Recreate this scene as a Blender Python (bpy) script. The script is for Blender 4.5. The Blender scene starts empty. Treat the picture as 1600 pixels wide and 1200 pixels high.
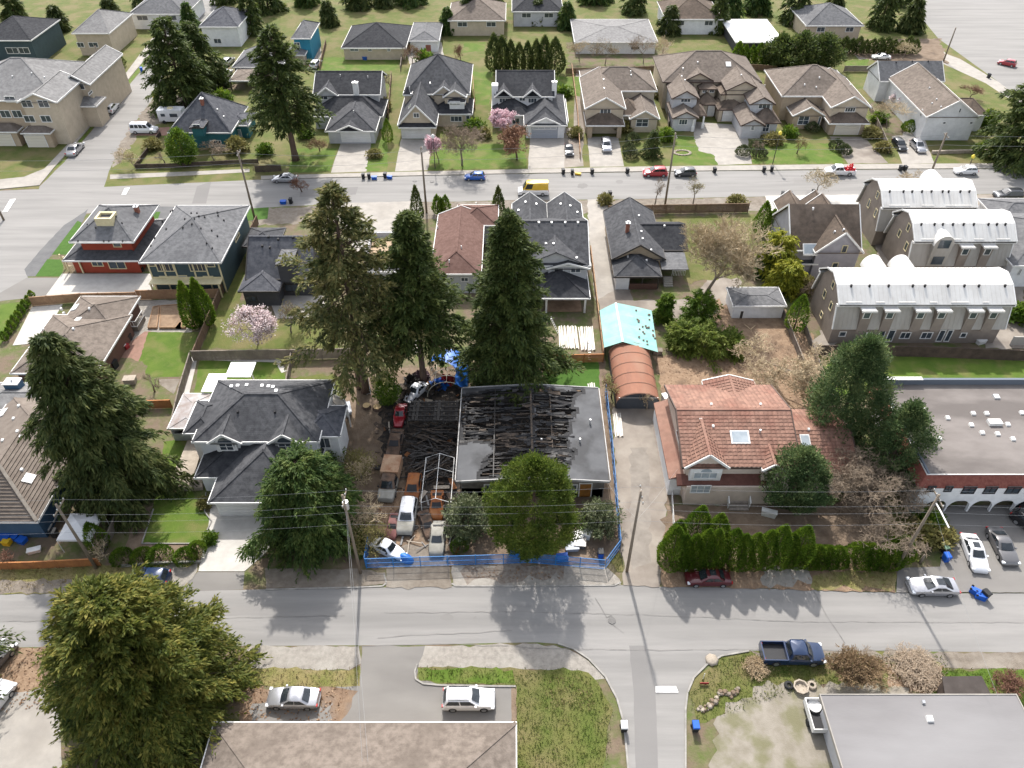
import bpy, math, random
import numpy as np
from mathutils import Vector, Matrix, noise

# ------------------------------------------------------------------ camera, sky, sun, exposure
SC = bpy.context.scene
COL = SC.collection
FPX, TH, CH = 1190.0, math.radians(42.2), 68.0
cam = bpy.data.objects.new('camera', bpy.data.cameras.new('camera'))
COL.objects.link(cam)
cam.location = (0, 0, CH)
cam.rotation_euler = (math.pi / 2 - TH, 0, 0)
cam.data.sensor_width = 36
cam.data.lens = FPX / 1600 * 36
cam.data.clip_end = 3000
SC.camera = cam
SUN_EL, SUN_AZ = math.radians(46), math.radians(-6)      # azimuth from +Y (away from camera), negative = left
W = bpy.data.worlds.new('World'); SC.world = W; W.use_nodes = True
nt = W.node_tree; nt.nodes.clear()
sky = nt.nodes.new('ShaderNodeTexSky'); sky.sky_type = 'NISHITA'; sky.sun_disc = False
sky.sun_elevation = SUN_EL; sky.sun_rotation = SUN_AZ
sky.air_density = 1.0; sky.dust_density = 2.5; sky.ozone_density = 1.0
bg = nt.nodes.new('ShaderNodeBackground'); bg.inputs[1].default_value = 0.15
wo = nt.nodes.new('ShaderNodeOutputWorld')
hs_ = nt.nodes.new('ShaderNodeHueSaturation'); hs_.inputs['Saturation'].default_value = 0.4    # thin white cloud
nt.links.new(sky.outputs[0], hs_.inputs['Color']); nt.links.new(hs_.outputs[0], bg.inputs[0]); nt.links.new(bg.outputs[0], wo.inputs[0])
sd = bpy.data.lights.new('sun', 'SUN'); sd.energy = 2.7; sd.angle = math.radians(1.2); sd.color = (1.0, 0.955, 0.895)
sun = bpy.data.objects.new('sun', sd); COL.objects.link(sun)
sv = Vector((math.sin(SUN_AZ) * math.cos(SUN_EL), math.cos(SUN_AZ) * math.cos(SUN_EL), math.sin(SUN_EL)))
sun.location = sv * 300
sun.rotation_euler = sv.to_track_quat('Z', 'Y').to_euler()
SC.view_settings.view_transform = 'Standard'; SC.view_settings.look = 'None'
SC.view_settings.exposure = 1.25; SC.view_settings.gamma = 1; SC.view_settings.use_curve_mapping = False
try:
    SC.cycles.max_bounces = 6; SC.cycles.transparent_max_bounces = 12
    SC.cycles.diffuse_bounces = 3; SC.cycles.glossy_bounces = 3; SC.cycles.transmission_bounces = 3
    SC.cycles.caustics_reflective = False; SC.cycles.caustics_refractive = False
    SC.cycles.sample_clamp_indirect = 6
except Exception:
    pass
RN = random.Random(11)
NP = np.random.default_rng(5)

# ------------------------------------------------------------------ survey helpers: a point read off the photograph -> metres on site
_s, _c = math.sin(TH), math.cos(TH)
def P(px, py, h=0.0):
    u = (px - 800) / FPX; v = (py - 600) / FPX
    t = (CH - h) / (_s + v * _c)
    return Vector((u * t, (_c - v * _s) * t, h))
def Q(x, y, z):
    zc = y * _c + (CH - z) * _s; yc = -y * _s + (CH - z) * _c
    return 800 + FPX * x / zc, 600 + FPX * yc / zc
def PY(px, py, Y):                       # on the upright plane y = Y
    u = (px - 800) / FPX; v = (py - 600) / FPX
    t = Y / (_c - v * _s)
    return Vector((u * t, Y, CH - (_s + v * _c) * t))
def PX(px, py, X):                       # on the upright plane x = X
    u = (px - 800) / FPX; v = (py - 600) / FPX
    t = X / u
    return Vector((X, (_c - v * _s) * t, CH - (_s + v * _c) * t))
def HZ(x, y, py):                        # height above (x, y) seen at row py
    v = (py - 600) / FPX                 # (CH-z)(c - v s) = y (s + v c)
    return CH - y * (_s + v * _c) / (_c - v * _s)
def RC(xl, xr, yn, yf, h, hf=None):      # eave rectangle: near row yn from xl to xr, far row yf
    a, b = P(xl, yn, h), P(xr, yn, h)
    return (a.x, b.x, a.y, P((xl + xr) / 2, yf, h if hf is None else hf).y)
def RG(xl, xr, yn, yr, h, pitch):        # gable with ridge along x: near eave row yn, ridge row yr
    a, b = P(xl, yn, h), P(xr, yn, h)
    lo, hi = 0.2, 40.0
    for _ in range(40):
        m = (lo + hi) / 2
        if Q(0, a.y + m, h + pitch * m)[1] > yr: lo = m
        else: hi = m
    return (a.x, b.x, a.y, a.y + 2 * lo)

# ------------------------------------------------------------------ materials
MATS = {}
def _n(nt, kind, **kw):
    n = nt.nodes.new(kind)
    for k, v in kw.items(): setattr(n, k, v)
    return n
def mat(name, col, rough=0.8, col2=None, scale=1.0, detail=4.0, lo=0.35, hi=0.65, bump=0.0, bscale=8.0, spec=0.3, metal=0.0,
        col3=None, scale3=0.15, mix3=0.6, lines=None, stretch=None, trans=0.0, rnd=0.0, coat=0.0, lo3=0.5, hi3=0.7):
    """principled material: colour mixed by noise (col/col2), large stains (col3), fine relief, optional course lines"""
    if name in MATS: return MATS[name]
    m = bpy.data.materials.new(name); MATS[name] = m; m.use_nodes = True
    nt = m.node_tree; L = nt.links.new
    b = nt.nodes['Principled BSDF']
    b.inputs['Roughness'].default_value = rough; b.inputs['Metallic'].default_value = metal
    b.inputs['Specular IOR Level'].default_value = spec
    b.inputs['Coat Weight'].default_value = coat
    geo = _n(nt, 'ShaderNodeNewGeometry')
    vec = geo.outputs['Position']
    if stretch:
        mp = _n(nt, 'ShaderNodeMapping'); mp.inputs['Scale'].default_value = stretch; L(vec, mp.inputs[0]); vecs = mp.outputs[0]
    else: vecs = vec
    cur = None
    def ramp(src, lo, hi):
        r = _n(nt, 'ShaderNodeMapRange'); r.inputs[1].default_value = lo; r.inputs[2].default_value = hi; r.clamp = True
        L(src, r.inputs[0]); return r.outputs[0]
    def mix(f, a, bcol):
        x = _n(nt, 'ShaderNodeMix', data_type='RGBA')
        if isinstance(f, (int, float)): x.inputs[0].default_value = f
        else: L(f, x.inputs[0])
        for i, c in ((6, a), (7, bcol)):
            if isinstance(c, tuple): x.inputs[i].default_value = (*c[:3], 1)
            else: L(c, x.inputs[i])
        return x.outputs[2]
    cur = tuple(col)
    if col2 is not None:
        t = _n(nt, 'ShaderNodeTexNoise'); t.inputs['Scale'].default_value = scale; t.inputs['Detail'].default_value = detail
        t.inputs['Roughness'].default_value = 0.62
        L(vecs, t.inputs[0]); cur = mix(ramp(t.outputs[0], lo, hi), cur, tuple(col2))
    if col3 is not None:
        t = _n(nt, 'ShaderNodeTexNoise'); t.inputs['Scale'].default_value = scale3; t.inputs['Detail'].default_value = 5.0
        L(vecs, t.inputs[0])
        f = ramp(t.outputs[0], lo3, hi3)
        k = _n(nt, 'ShaderNodeMath', operation='MULTIPLY'); L(f, k.inputs[0]); k.inputs[1].default_value = mix3
        cur = mix(k.outputs[0], cur, tuple(col3))
    if rnd:
        h = _n(nt, 'ShaderNodeHueSaturation'); 
        mr = _n(nt, 'ShaderNodeMapRange'); L(geo.outputs['Random Per Island'], mr.inputs[0])
        mr.inputs[3].default_value = 1 - rnd; mr.inputs[4].default_value = 1 + rnd
        L(mr.outputs[0], h.inputs['Value'])
        if isinstance(cur, tuple): h.inputs['Color'].default_value = (*cur, 1)
        else: L(cur, h.inputs['Color'])
        cur = h.outputs[0]
    hgt = None
    if bump:
        t = _n(nt, 'ShaderNodeTexNoise'); t.inputs['Scale'].default_value = bscale; t.inputs['Detail'].default_value = 3.0
        L(vecs, t.inputs[0]); hgt = t.outputs[0]
    if lines:                                                # (axis 'Z' or 'X', period m, depth)
        sx = _n(nt, 'ShaderNodeSeparateXYZ'); L(vec, sx.inputs[0])
        d = _n(nt, 'ShaderNodeMath', operation='DIVIDE'); L(sx.outputs[lines[0]], d.inputs[0]); d.inputs[1].default_value = lines[1]
        fr = _n(nt, 'ShaderNodeMath', operation='FRACT'); L(d.outputs[0], fr.inputs[0])
        gt = _n(nt, 'ShaderNodeMath', operation='LESS_THAN'); L(fr.outputs[0], gt.inputs[0]); gt.inputs[1].default_value = 0.16
        sb = _n(nt, 'ShaderNodeMath', operation='MULTIPLY'); L(gt.outputs[0], sb.inputs[0]); sb.inputs[1].default_value = -lines[2]
        if hgt is None: hgt = sb.outputs[0]
        else:
            ad = _n(nt, 'ShaderNodeMath', operation='ADD'); L(sb.outputs[0], ad.inputs[0]); L(hgt, ad.inputs[1]); hgt = ad.outputs[0]
    if hgt is not None:
        bp = _n(nt, 'ShaderNodeBump'); bp.inputs['Strength'].default_value = bump or 0.5; bp.inputs['Distance'].default_value = 0.08
        L(hgt, bp.inputs['Height']); L(bp.outputs[0], b.inputs['Normal'])
    if isinstance(cur, tuple): b.inputs['Base Color'].default_value = (*cur, 1)
    else: L(cur, b.inputs['Base Color'])
    if trans:
        tr = _n(nt, 'ShaderNodeBsdfTranslucent')
        if isinstance(cur, tuple): tr.inputs[0].default_value = (*cur, 1)
        else: L(cur, tr.inputs[0])
        ms = _n(nt, 'ShaderNodeMixShader'); ms.inputs[0].default_value = trans
        L(b.outputs[0], ms.inputs[1]); L(tr.outputs[0], ms.inputs[2]); L(ms.outputs[0], nt.nodes['Material Output'].inputs[0])
    return m
def leafmat(name, cols, trans=0.3, rough=0.65, sc=0.5):
    """foliage: each leaf spray takes its own tint between the given colours, clumps drift slowly"""
    if name in MATS: return MATS[name]
    m = bpy.data.materials.new(name); MATS[name] = m; m.use_nodes = True
    nt = m.node_tree; L = nt.links.new; b = nt.nodes['Principled BSDF']
    b.inputs['Roughness'].default_value = rough; b.inputs['Specular IOR Level'].default_value = 0.25
    g = _n(nt, 'ShaderNodeNewGeometry'); t = _n(nt, 'ShaderNodeTexNoise'); t.inputs['Scale'].default_value = sc; t.inputs['Detail'].default_value = 2
    L(g.outputs['Position'], t.inputs[0])
    a = _n(nt, 'ShaderNodeMath', operation='MULTIPLY_ADD'); L(g.outputs['Random Per Island'], a.inputs[0]); a.inputs[1].default_value = 0.6
    s = _n(nt, 'ShaderNodeMath', operation='MULTIPLY_ADD'); L(t.outputs[0], s.inputs[0]); s.inputs[1].default_value = 1.3; s.inputs[2].default_value = -0.45
    L(s.outputs[0], a.inputs[2])
    r = _n(nt, 'ShaderNodeValToRGB'); e = r.color_ramp.elements
    for i, c in enumerate(cols):
        p = i / (len(cols) - 1)
        if i == 0: x = e[0]; x.position = 0
        elif i == len(cols) - 1: x = e[-1]; x.position = 1
        else: x = e.new(p)
        x.color = (*c, 1)
    L(a.outputs[0], r.inputs[0]); L(r.outputs[0], b.inputs['Base Color'])
    tr = _n(nt, 'ShaderNodeBsdfTranslucent'); L(r.outputs[0], tr.inputs[0])
    ms = _n(nt, 'ShaderNodeMixShader'); ms.inputs[0].default_value = trans
    L(b.outputs[0], ms.inputs[1]); L(tr.outputs[0], ms.inputs[2]); L(ms.outputs[0], nt.nodes['Material Output'].inputs[0])
    return m

# ------------------------------------------------------------------ objects
WL = {}                                                     # world place of things (things authored in site metres)
def empty(name, loc, rz=0.0, local=False):
    o = bpy.data.objects.new(name, None); o.empty_display_size = 0.3
    COL.objects.link(o); o.location = loc; o.rotation_euler[2] = rz
    WL[o.name] = Vector((0, 0, 0)) if local else Vector(loc)
    return o
def tag(o, label=None, cat=None, group=None, kind=None):
    if label: o['label'] = label
    if cat: o['category'] = cat
    if group: o['group'] = group
    if kind: o['kind'] = kind
    return o
def thing(name, label, cat, loc, rz=0.0, group=None, local=False):
    return tag(empty(name, loc, rz, local), label, cat, group)
def link(name, me, parent=None, loc=(0, 0, 0)):
    o = bpy.data.objects.new(name, me); COL.objects.link(o); o.location = loc
    if parent is not None: o.parent = parent
    return o
KIDS = {}
class MB:
    """collects faces; build() links them as ONE mesh object"""
    def __init__(s): s.v = []; s.f = []; s.mi = []; s.m = 0; s.smooth = False
    def add(s, vs, fs):
        k = len(s.v); s.v += [tuple(v) for v in vs]
        for f in fs: s.f.append(tuple(i + k for i in f)); s.mi.append(s.m)
        return s
    def poly(s, *vs): return s.add(vs, [tuple(range(len(vs)))])
    def box(s, x0, x1, y0, y1, z0, z1):
        return s.add([(x0,y0,z0),(x1,y0,z0),(x1,y1,z0),(x0,y1,z0),(x0,y0,z1),(x1,y0,z1),(x1,y1,z1),(x0,y1,z1)],
                     [(0,3,2,1),(4,5,6,7),(0,1,5,4),(1,2,6,5),(2,3,7,6),(3,0,4,7)])
    def bar(s, a, b, w, h, up=(0, 0, 1)):                    # rectangular bar from a to b
        a, b = Vector(a), Vector(b); d = (b - a).normalized(); u = Vector(up)
        sd = d.cross(u)
        if sd.length < 1e-4: sd = Vector((1, 0, 0))
        sd.normalize(); u = sd.cross(d); sd *= w / 2; u *= h / 2
        vs = [p + q for p in (a, b) for q in (-sd - u, sd - u, sd + u, -sd + u)]
        return s.add(vs, [(0,3,2,1),(4,5,6,7),(0,1,5,4),(1,2,6,5),(2,3,7,6),(3,0,4,7)])
    def tube(s, pts, r, n=6, cap=True):
        pts = [Vector(p) for p in pts]; rs = r if isinstance(r, (list, tuple)) else [r] * len(pts)
        k = len(s.v); ref = None
        for i, p in enumerate(pts):
            d = (pts[min(i + 1, len(pts) - 1)] - pts[max(i - 1, 0)]).normalized()
            if ref is None or abs(ref.dot(d)) > 0.95: ref = Vector((1, 0, 0)) if abs(d.x) < 0.8 else Vector((0, 0, 1))
            a = d.cross(ref).normalized(); b = d.cross(a)
            for j in range(n):
                t = 2 * math.pi * j / n
                s.v.append(tuple(p + (a * math.cos(t) + b * math.sin(t)) * rs[i]))
        for i in range(len(pts) - 1):
            for j in range(n):
                a0 = k + i * n + j; a1 = k + i * n + (j + 1) % n
                s.f.append((a0, a1, a1 + n, a0 + n)); s.mi.append(s.m)
        if cap:
            s.f.append(tuple(k + j for j in reversed(range(n)))); s.mi.append(s.m)
            s.f.append(tuple(k + (len(pts) - 1) * n + j for j in range(n))); s.mi.append(s.m)
        return s
    def cyl(s, x, y, z0, z1, r, n=10, r1=None): return s.tube([(x, y, z0), (x, y, z1)], [r, r if r1 is None else r1], n)
    def lathe(s, prof, n=16, c=(0, 0)):                      # profile [(r, z)]
        k = len(s.v)
        for r, z in prof:
            for j in range(n):
                t = 2 * math.pi * j / n; s.v.append((c[0] + r * math.cos(t), c[1] + r * math.sin(t), z))
        for i in range(len(prof) - 1):
            for j in range(n):
                a0 = k + i * n + j; a1 = k + i * n + (j + 1) % n
                s.f.append((a0, a1, a1 + n, a0 + n)); s.mi.append(s.m)
        return s
    def mesh(s, name, mats, org=(0, 0, 0)):
        me = bpy.data.meshes.new(name)
        o = Vector(org)
        me.from_pydata([(v[0] - o.x, v[1] - o.y, v[2] - o.z) for v in s.v], [], s.f)
        for m in (mats if isinstance(mats, (list, tuple)) else [mats]): me.materials.append(m)
        if any(s.mi): me.polygons.foreach_set('material_index', s.mi)
        if s.smooth: me.shade_smooth()
        me.update(); return me
    def build(s, name, mats, parent=None, org=None):
        """vertices are in site metres (or the parent's own frame); origin goes to the piece itself"""
        if not s.v: return None
        if org is None:
            a = np.array(s.v); org = ((a[:, 0].min() + a[:, 0].max()) / 2, (a[:, 1].min() + a[:, 1].max()) / 2, a[:, 2].min())
        me = s.mesh(name, mats, org)
        base = Vector((0, 0, 0))
        if parent is not None: base = WL.get(parent.name, Vector((0, 0, 0)))
        o = link(name, me, parent, Vector(org) - base)
        WL[o.name] = Vector(org)
        return o
def npmesh(name, verts, quads, mats, tri=False, smooth=False, mi=None):
    """fast mesh from arrays; verts (n,3), quads (m,4) or (m,3)"""
    me = bpy.data.meshes.new(name); k = quads.shape[1]
    me.vertices.add(len(verts)); me.vertices.foreach_set('co', np.ascontiguousarray(verts, dtype=np.float32).ravel())
    me.loops.add(quads.size); me.loops.foreach_set('vertex_index', np.ascontiguousarray(quads, dtype=np.int32).ravel())
    me.polygons.add(len(quads)); me.polygons.foreach_set('loop_start', np.arange(0, quads.size, k, dtype=np.int32))
    for m in (mats if isinstance(mats, (list, tuple)) else [mats]): me.materials.append(m)
    if mi is not None: me.polygons.foreach_set('material_index', np.ascontiguousarray(mi, dtype=np.int32))
    me.update(calc_edges=True)
    return me
def copy_tree(o, parent=None):
    c = o.copy(); COL.objects.link(c); c.parent = parent
    for ch in o.children: copy_tree(ch, c)
    return c
# ------------------------------------------------------------------ vegetation builders
def spray_mesh(name, pos, d, L, Wd, mat_, droop=0.0, side=None):
    """flat pointed leaf sprays: pos, direction d (n,3), length L (n,), width Wd (n,)"""
    n = len(pos); d = d / np.maximum(np.linalg.norm(d, axis=1, keepdims=True), 1e-6)
    up = NP.normal(size=(n, 3)) * 0.55 + np.array([0, 0, 1.0])
    s = np.cross(d, up) if side is None else side
    s /= np.maximum(np.linalg.norm(s, axis=1, keepdims=True), 1e-6)
    L = L[:, None]; Wd = Wd[:, None]
    mid = pos + d * L * 0.45; tip = pos + d * L; tip[:, 2] -= droop * L[:, 0]
    v = np.stack([pos, mid + s * Wd / 2, tip, mid - s * Wd / 2], 1).reshape(-1, 3)
    return npmesh(name, v, np.arange(n * 4).reshape(n, 4), mat_)
def seg_mesh(name, segs, mat_, k=3):
    """branches: (p0, p1, r0, r1) as k sided prisms"""
    a = np.array([s[0] for s in segs], float); b = np.array([s[1] for s in segs], float)
    r0 = np.array([s[2] for s in segs])[:, None]; r1 = np.array([s[3] for s in segs])[:, None]
    d = b - a; d /= np.maximum(np.linalg.norm(d, axis=1, keepdims=True), 1e-6)
    ref = np.where(np.abs(d[:, 2:3]) > 0.9, np.array([[1.0, 0, 0]]), np.array([[0, 0, 1.0]]))
    u = np.cross(d, ref); u /= np.linalg.norm(u, axis=1, keepdims=True); w = np.cross(d, u)
    rings = []
    for base, r in ((a, r0), (b, r1)):
        for j in range(k):
            t = 2 * math.pi * j / k
            rings.append(base + (u * math.cos(t) + w * math.sin(t)) * r)
    v = np.stack(rings, 1).reshape(-1, 3); n = len(segs)
    q = np.array([[j, (j + 1) % k, k + (j + 1) % k, k + j] for j in range(k)])
    return npmesh(name, v, (q[None] + (np.arange(n) * 2 * k)[:, None, None]).reshape(-1, 4), mat_)
def conifer_mesh(H, R, z0=0.12, nb=240, nbl=13, k=8, L=0.5, Wd=0.17, shape=0.8, sag=0.35, rise=0.5, mat_=None, ragged=0.25, droop=0.25, lobes=.3, foot=.13, hang=.3):
    """branches carry side branchlets, branchlets carry flat sprays"""
    pos, dr = [], []; segs = []; off = NP.random(3) * 40
    for i in range(nb):
        t = ((i + NP.random()) / nb) ** 0.9
        z = H * (z0 + (1 - z0) * t); az = i * 2.39996 + NP.normal() * 0.4
        prof = (1 - t) ** shape * (0.55 + 0.45 * min(1, (t + 0.02) / foot)) + 0.03
        bl = R * prof * (1 - ragged + 2 * ragged * NP.random())
        bl *= 1 + lobes * noise.noise((off[0] + 1.6 * math.cos(az), off[1] + 1.6 * math.sin(az), z * .28 + off[2]))
        h = np.array([math.cos(az), math.sin(az), 0.0]); sd = np.array([-h[1], h[0], 0.0])
        el = rise * (t - 0.35) + NP.normal() * 0.1
        m = max(4, int(nbl * (0.3 + bl / R)))
        s = 0.15 + 0.85 * NP.random(m) ** 0.75; an = np.where(NP.random(m) < .5, -1, 1) * (.25 + .8 * NP.random(m)) * (1.15 - .5 * s)
        p = h[None] * (bl * s)[:, None]; p[:, 2] = z + bl * (el * s - sag * s * s)
        d = h[None] * np.cos(an)[:, None] + sd[None] * np.sin(an)[:, None]; d[:, 2] = el - 1.2 * sag * s + NP.normal(size=m) * .15
        ln = (bl * .3 * (1.2 - .75 * s) + .22 * L / .5) * (.7 + .6 * NP.random(m))
        q = (np.arange(k) + NP.random((m, k))) / k
        pp = p[:, None] + d[:, None] * (ln[:, None] * q)[..., None]; pp[..., 2] -= hang * (ln[:, None] * q * q)
        dd = np.repeat(d[:, None], k, 1) + NP.normal(size=(m, k, 3)) * .38; dd[..., 2] -= hang * q * .8
        pos.append((pp + NP.normal(size=pp.shape) * .06).reshape(-1, 3)); dr.append(dd.reshape(-1, 3))
        if bl > 0.25 * R: e = h * bl * 0.9; segs.append(((0, 0, z), (e[0], e[1], z + bl * (el * .9 - sag * .8)), 0.035 * bl ** .5, 0.012))
    pos = np.concatenate(pos); n = len(pos)
    return spray_mesh('crown', pos, np.concatenate(dr), L * (.55 + .9 * NP.random(n)), Wd * (.6 + .8 * NP.random(n)), mat_, droop), segs
def puff_mesh(cent, rad, n, L, Wd, mat_, up=0.3, pos_j=0.35):
    """leaf puffs: arrays of puff centres (k,3) and radii (k,), n leaves each pointing out of its puff"""
    k = len(cent); c = np.repeat(cent, n, 0); r = np.repeat(rad, n)
    d = NP.normal(size=(k * n, 3)); d /= np.linalg.norm(d, axis=1, keepdims=True); d[:, 2] += up
    p = c + d * (r * (0.35 + 0.65 * NP.random(k * n)))[:, None]
    d2 = d + NP.normal(size=d.shape) * pos_j
    return spray_mesh('crown', p, d2, L * (0.6 + 0.8 * NP.random(k * n)), Wd * (0.6 + 0.8 * NP.random(k * n)), mat_, 0.1)
def egg_points(k, H, R, z0, fat=0.38, inner=0.55, lump=0.12):
    """points near the skin of an egg of height H, widest at `fat`"""
    out = []
    ph = NP.random() * 6
    for i in range(k):
        t = (i + NP.random()) / k; az = i * 2.39996 + NP.normal() * 0.2
        w = math.sin(math.pi * min(1, max(0, t)) ** (math.log(0.5) / math.log(fat))) ** 0.75 if 0 < t < 1 else 0
        q = inner + (1 - inner) * NP.random() ** 0.5
        q *= 1 + lump * math.sin(az * 3 + ph + t * 7) + lump * 0.7 * math.sin(az * 5 - t * 13)
        out.append((math.cos(az) * R * w * q, math.sin(az) * R * w * q, z0 + H * t))
    return np.array(out)
def bare_segs(H, spread=0.6, levels=5, kids=3, r0=0.18, trunk=0.25, up=0.25, wob=0.35, ratio=0.68, seed=1, stems=1, twist=0.0):
    rn = random.Random(seed); segs = [[], []]; tips = []
    def grow(p, d, ln, r, lv):
        n = 3 if lv < 3 else 2
        for j in range(n):
            d = (d + Vector((rn.gauss(0, wob), rn.gauss(0, wob), rn.gauss(0, wob) + (up if lv else 0))) * 0.35).normalized()
            q = p + d * ln / n; r1 = r * (0.86 if n == 3 else 0.78)
            segs[0 if lv < 2 else 1].append((tuple(p), tuple(q), r, r1)); p, r = q, r1
            if lv >= 1 and lv < levels and rn.random() < 0.5: kid(p, d, ln, r, lv)
        if lv < levels:
            for _ in range(kids if lv else kids + 1): kid(p, d, ln, r, lv)
        else: tips.append(tuple(p))
    def kid(p, d, ln, r, lv):
        a = Vector((rn.gauss(0, 1), rn.gauss(0, 1), rn.gauss(0, 0.6)))
        a = (a - d * a.dot(d)).normalized()
        nd = (d * (1 - spread * 0.55) + a * spread * (0.6 + 0.7 * rn.random())).normalized()
        grow(p, nd, ln * ratio * (0.75 + 0.5 * rn.random()), max(r * 0.62, 0.012), lv + 1)
    for s in range(stems):
        d = Vector((rn.gauss(0, 0.3), rn.gauss(0, 0.3), 1)) if stems > 1 else Vector((rn.gauss(0, .05), rn.gauss(0, .05), 1))
        grow(Vector((0, 0, 0)), d.normalized(), H * trunk, r0 / (1 if stems == 1 else 1.5), 0)
    return segs, tips
BARK = mat('bark', (0.085, 0.055, 0.04), 0.95, (0.13, 0.09, 0.07), 6, bump=0.6, stretch=(1, 1, 0.2))
BARKG = mat('grey_bark', (0.15, 0.125, 0.10), 0.95, (0.23, 0.19, 0.15), 5, bump=0.4)
TWIG = mat('tan_twig', (0.38, 0.30, 0.19), 0.9, (0.50, 0.405, 0.27), 2.0)
TWIGG = mat('grey_twig', (0.185, 0.14, 0.10), 0.9, (0.285, 0.225, 0.165), 2.0)
TWIGR = mat('red_twig', (0.15, 0.075, 0.05), 0.9, (0.22, 0.12, 0.08), 2.0)
def trunk_mesh(h, r, bend=0.0, top=0.25):
    m = MB(); m.smooth = True
    m.tube([(0, 0, -0.1), (0, 0, h * .08), (bend * .3, 0, h * .4), (bend, 0, h)], [r * 1.35, r, r * .8, r * top], 9)
    return m.mesh('trunk', BARK)
def place(name, label, x, y, parts, cat='tree', group=None, rz=0.0, sc=(1, 1, 1)):
    t = thing(name, label, cat, (x, y, 0), rz, group, True)
    t.scale = sc
    for n, me in parts:
        o = link(n, me, t)
        if n in ('buds', 'twigs', 'branches', 'blossom'): o['kind'] = 'stuff'
    return t

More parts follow.
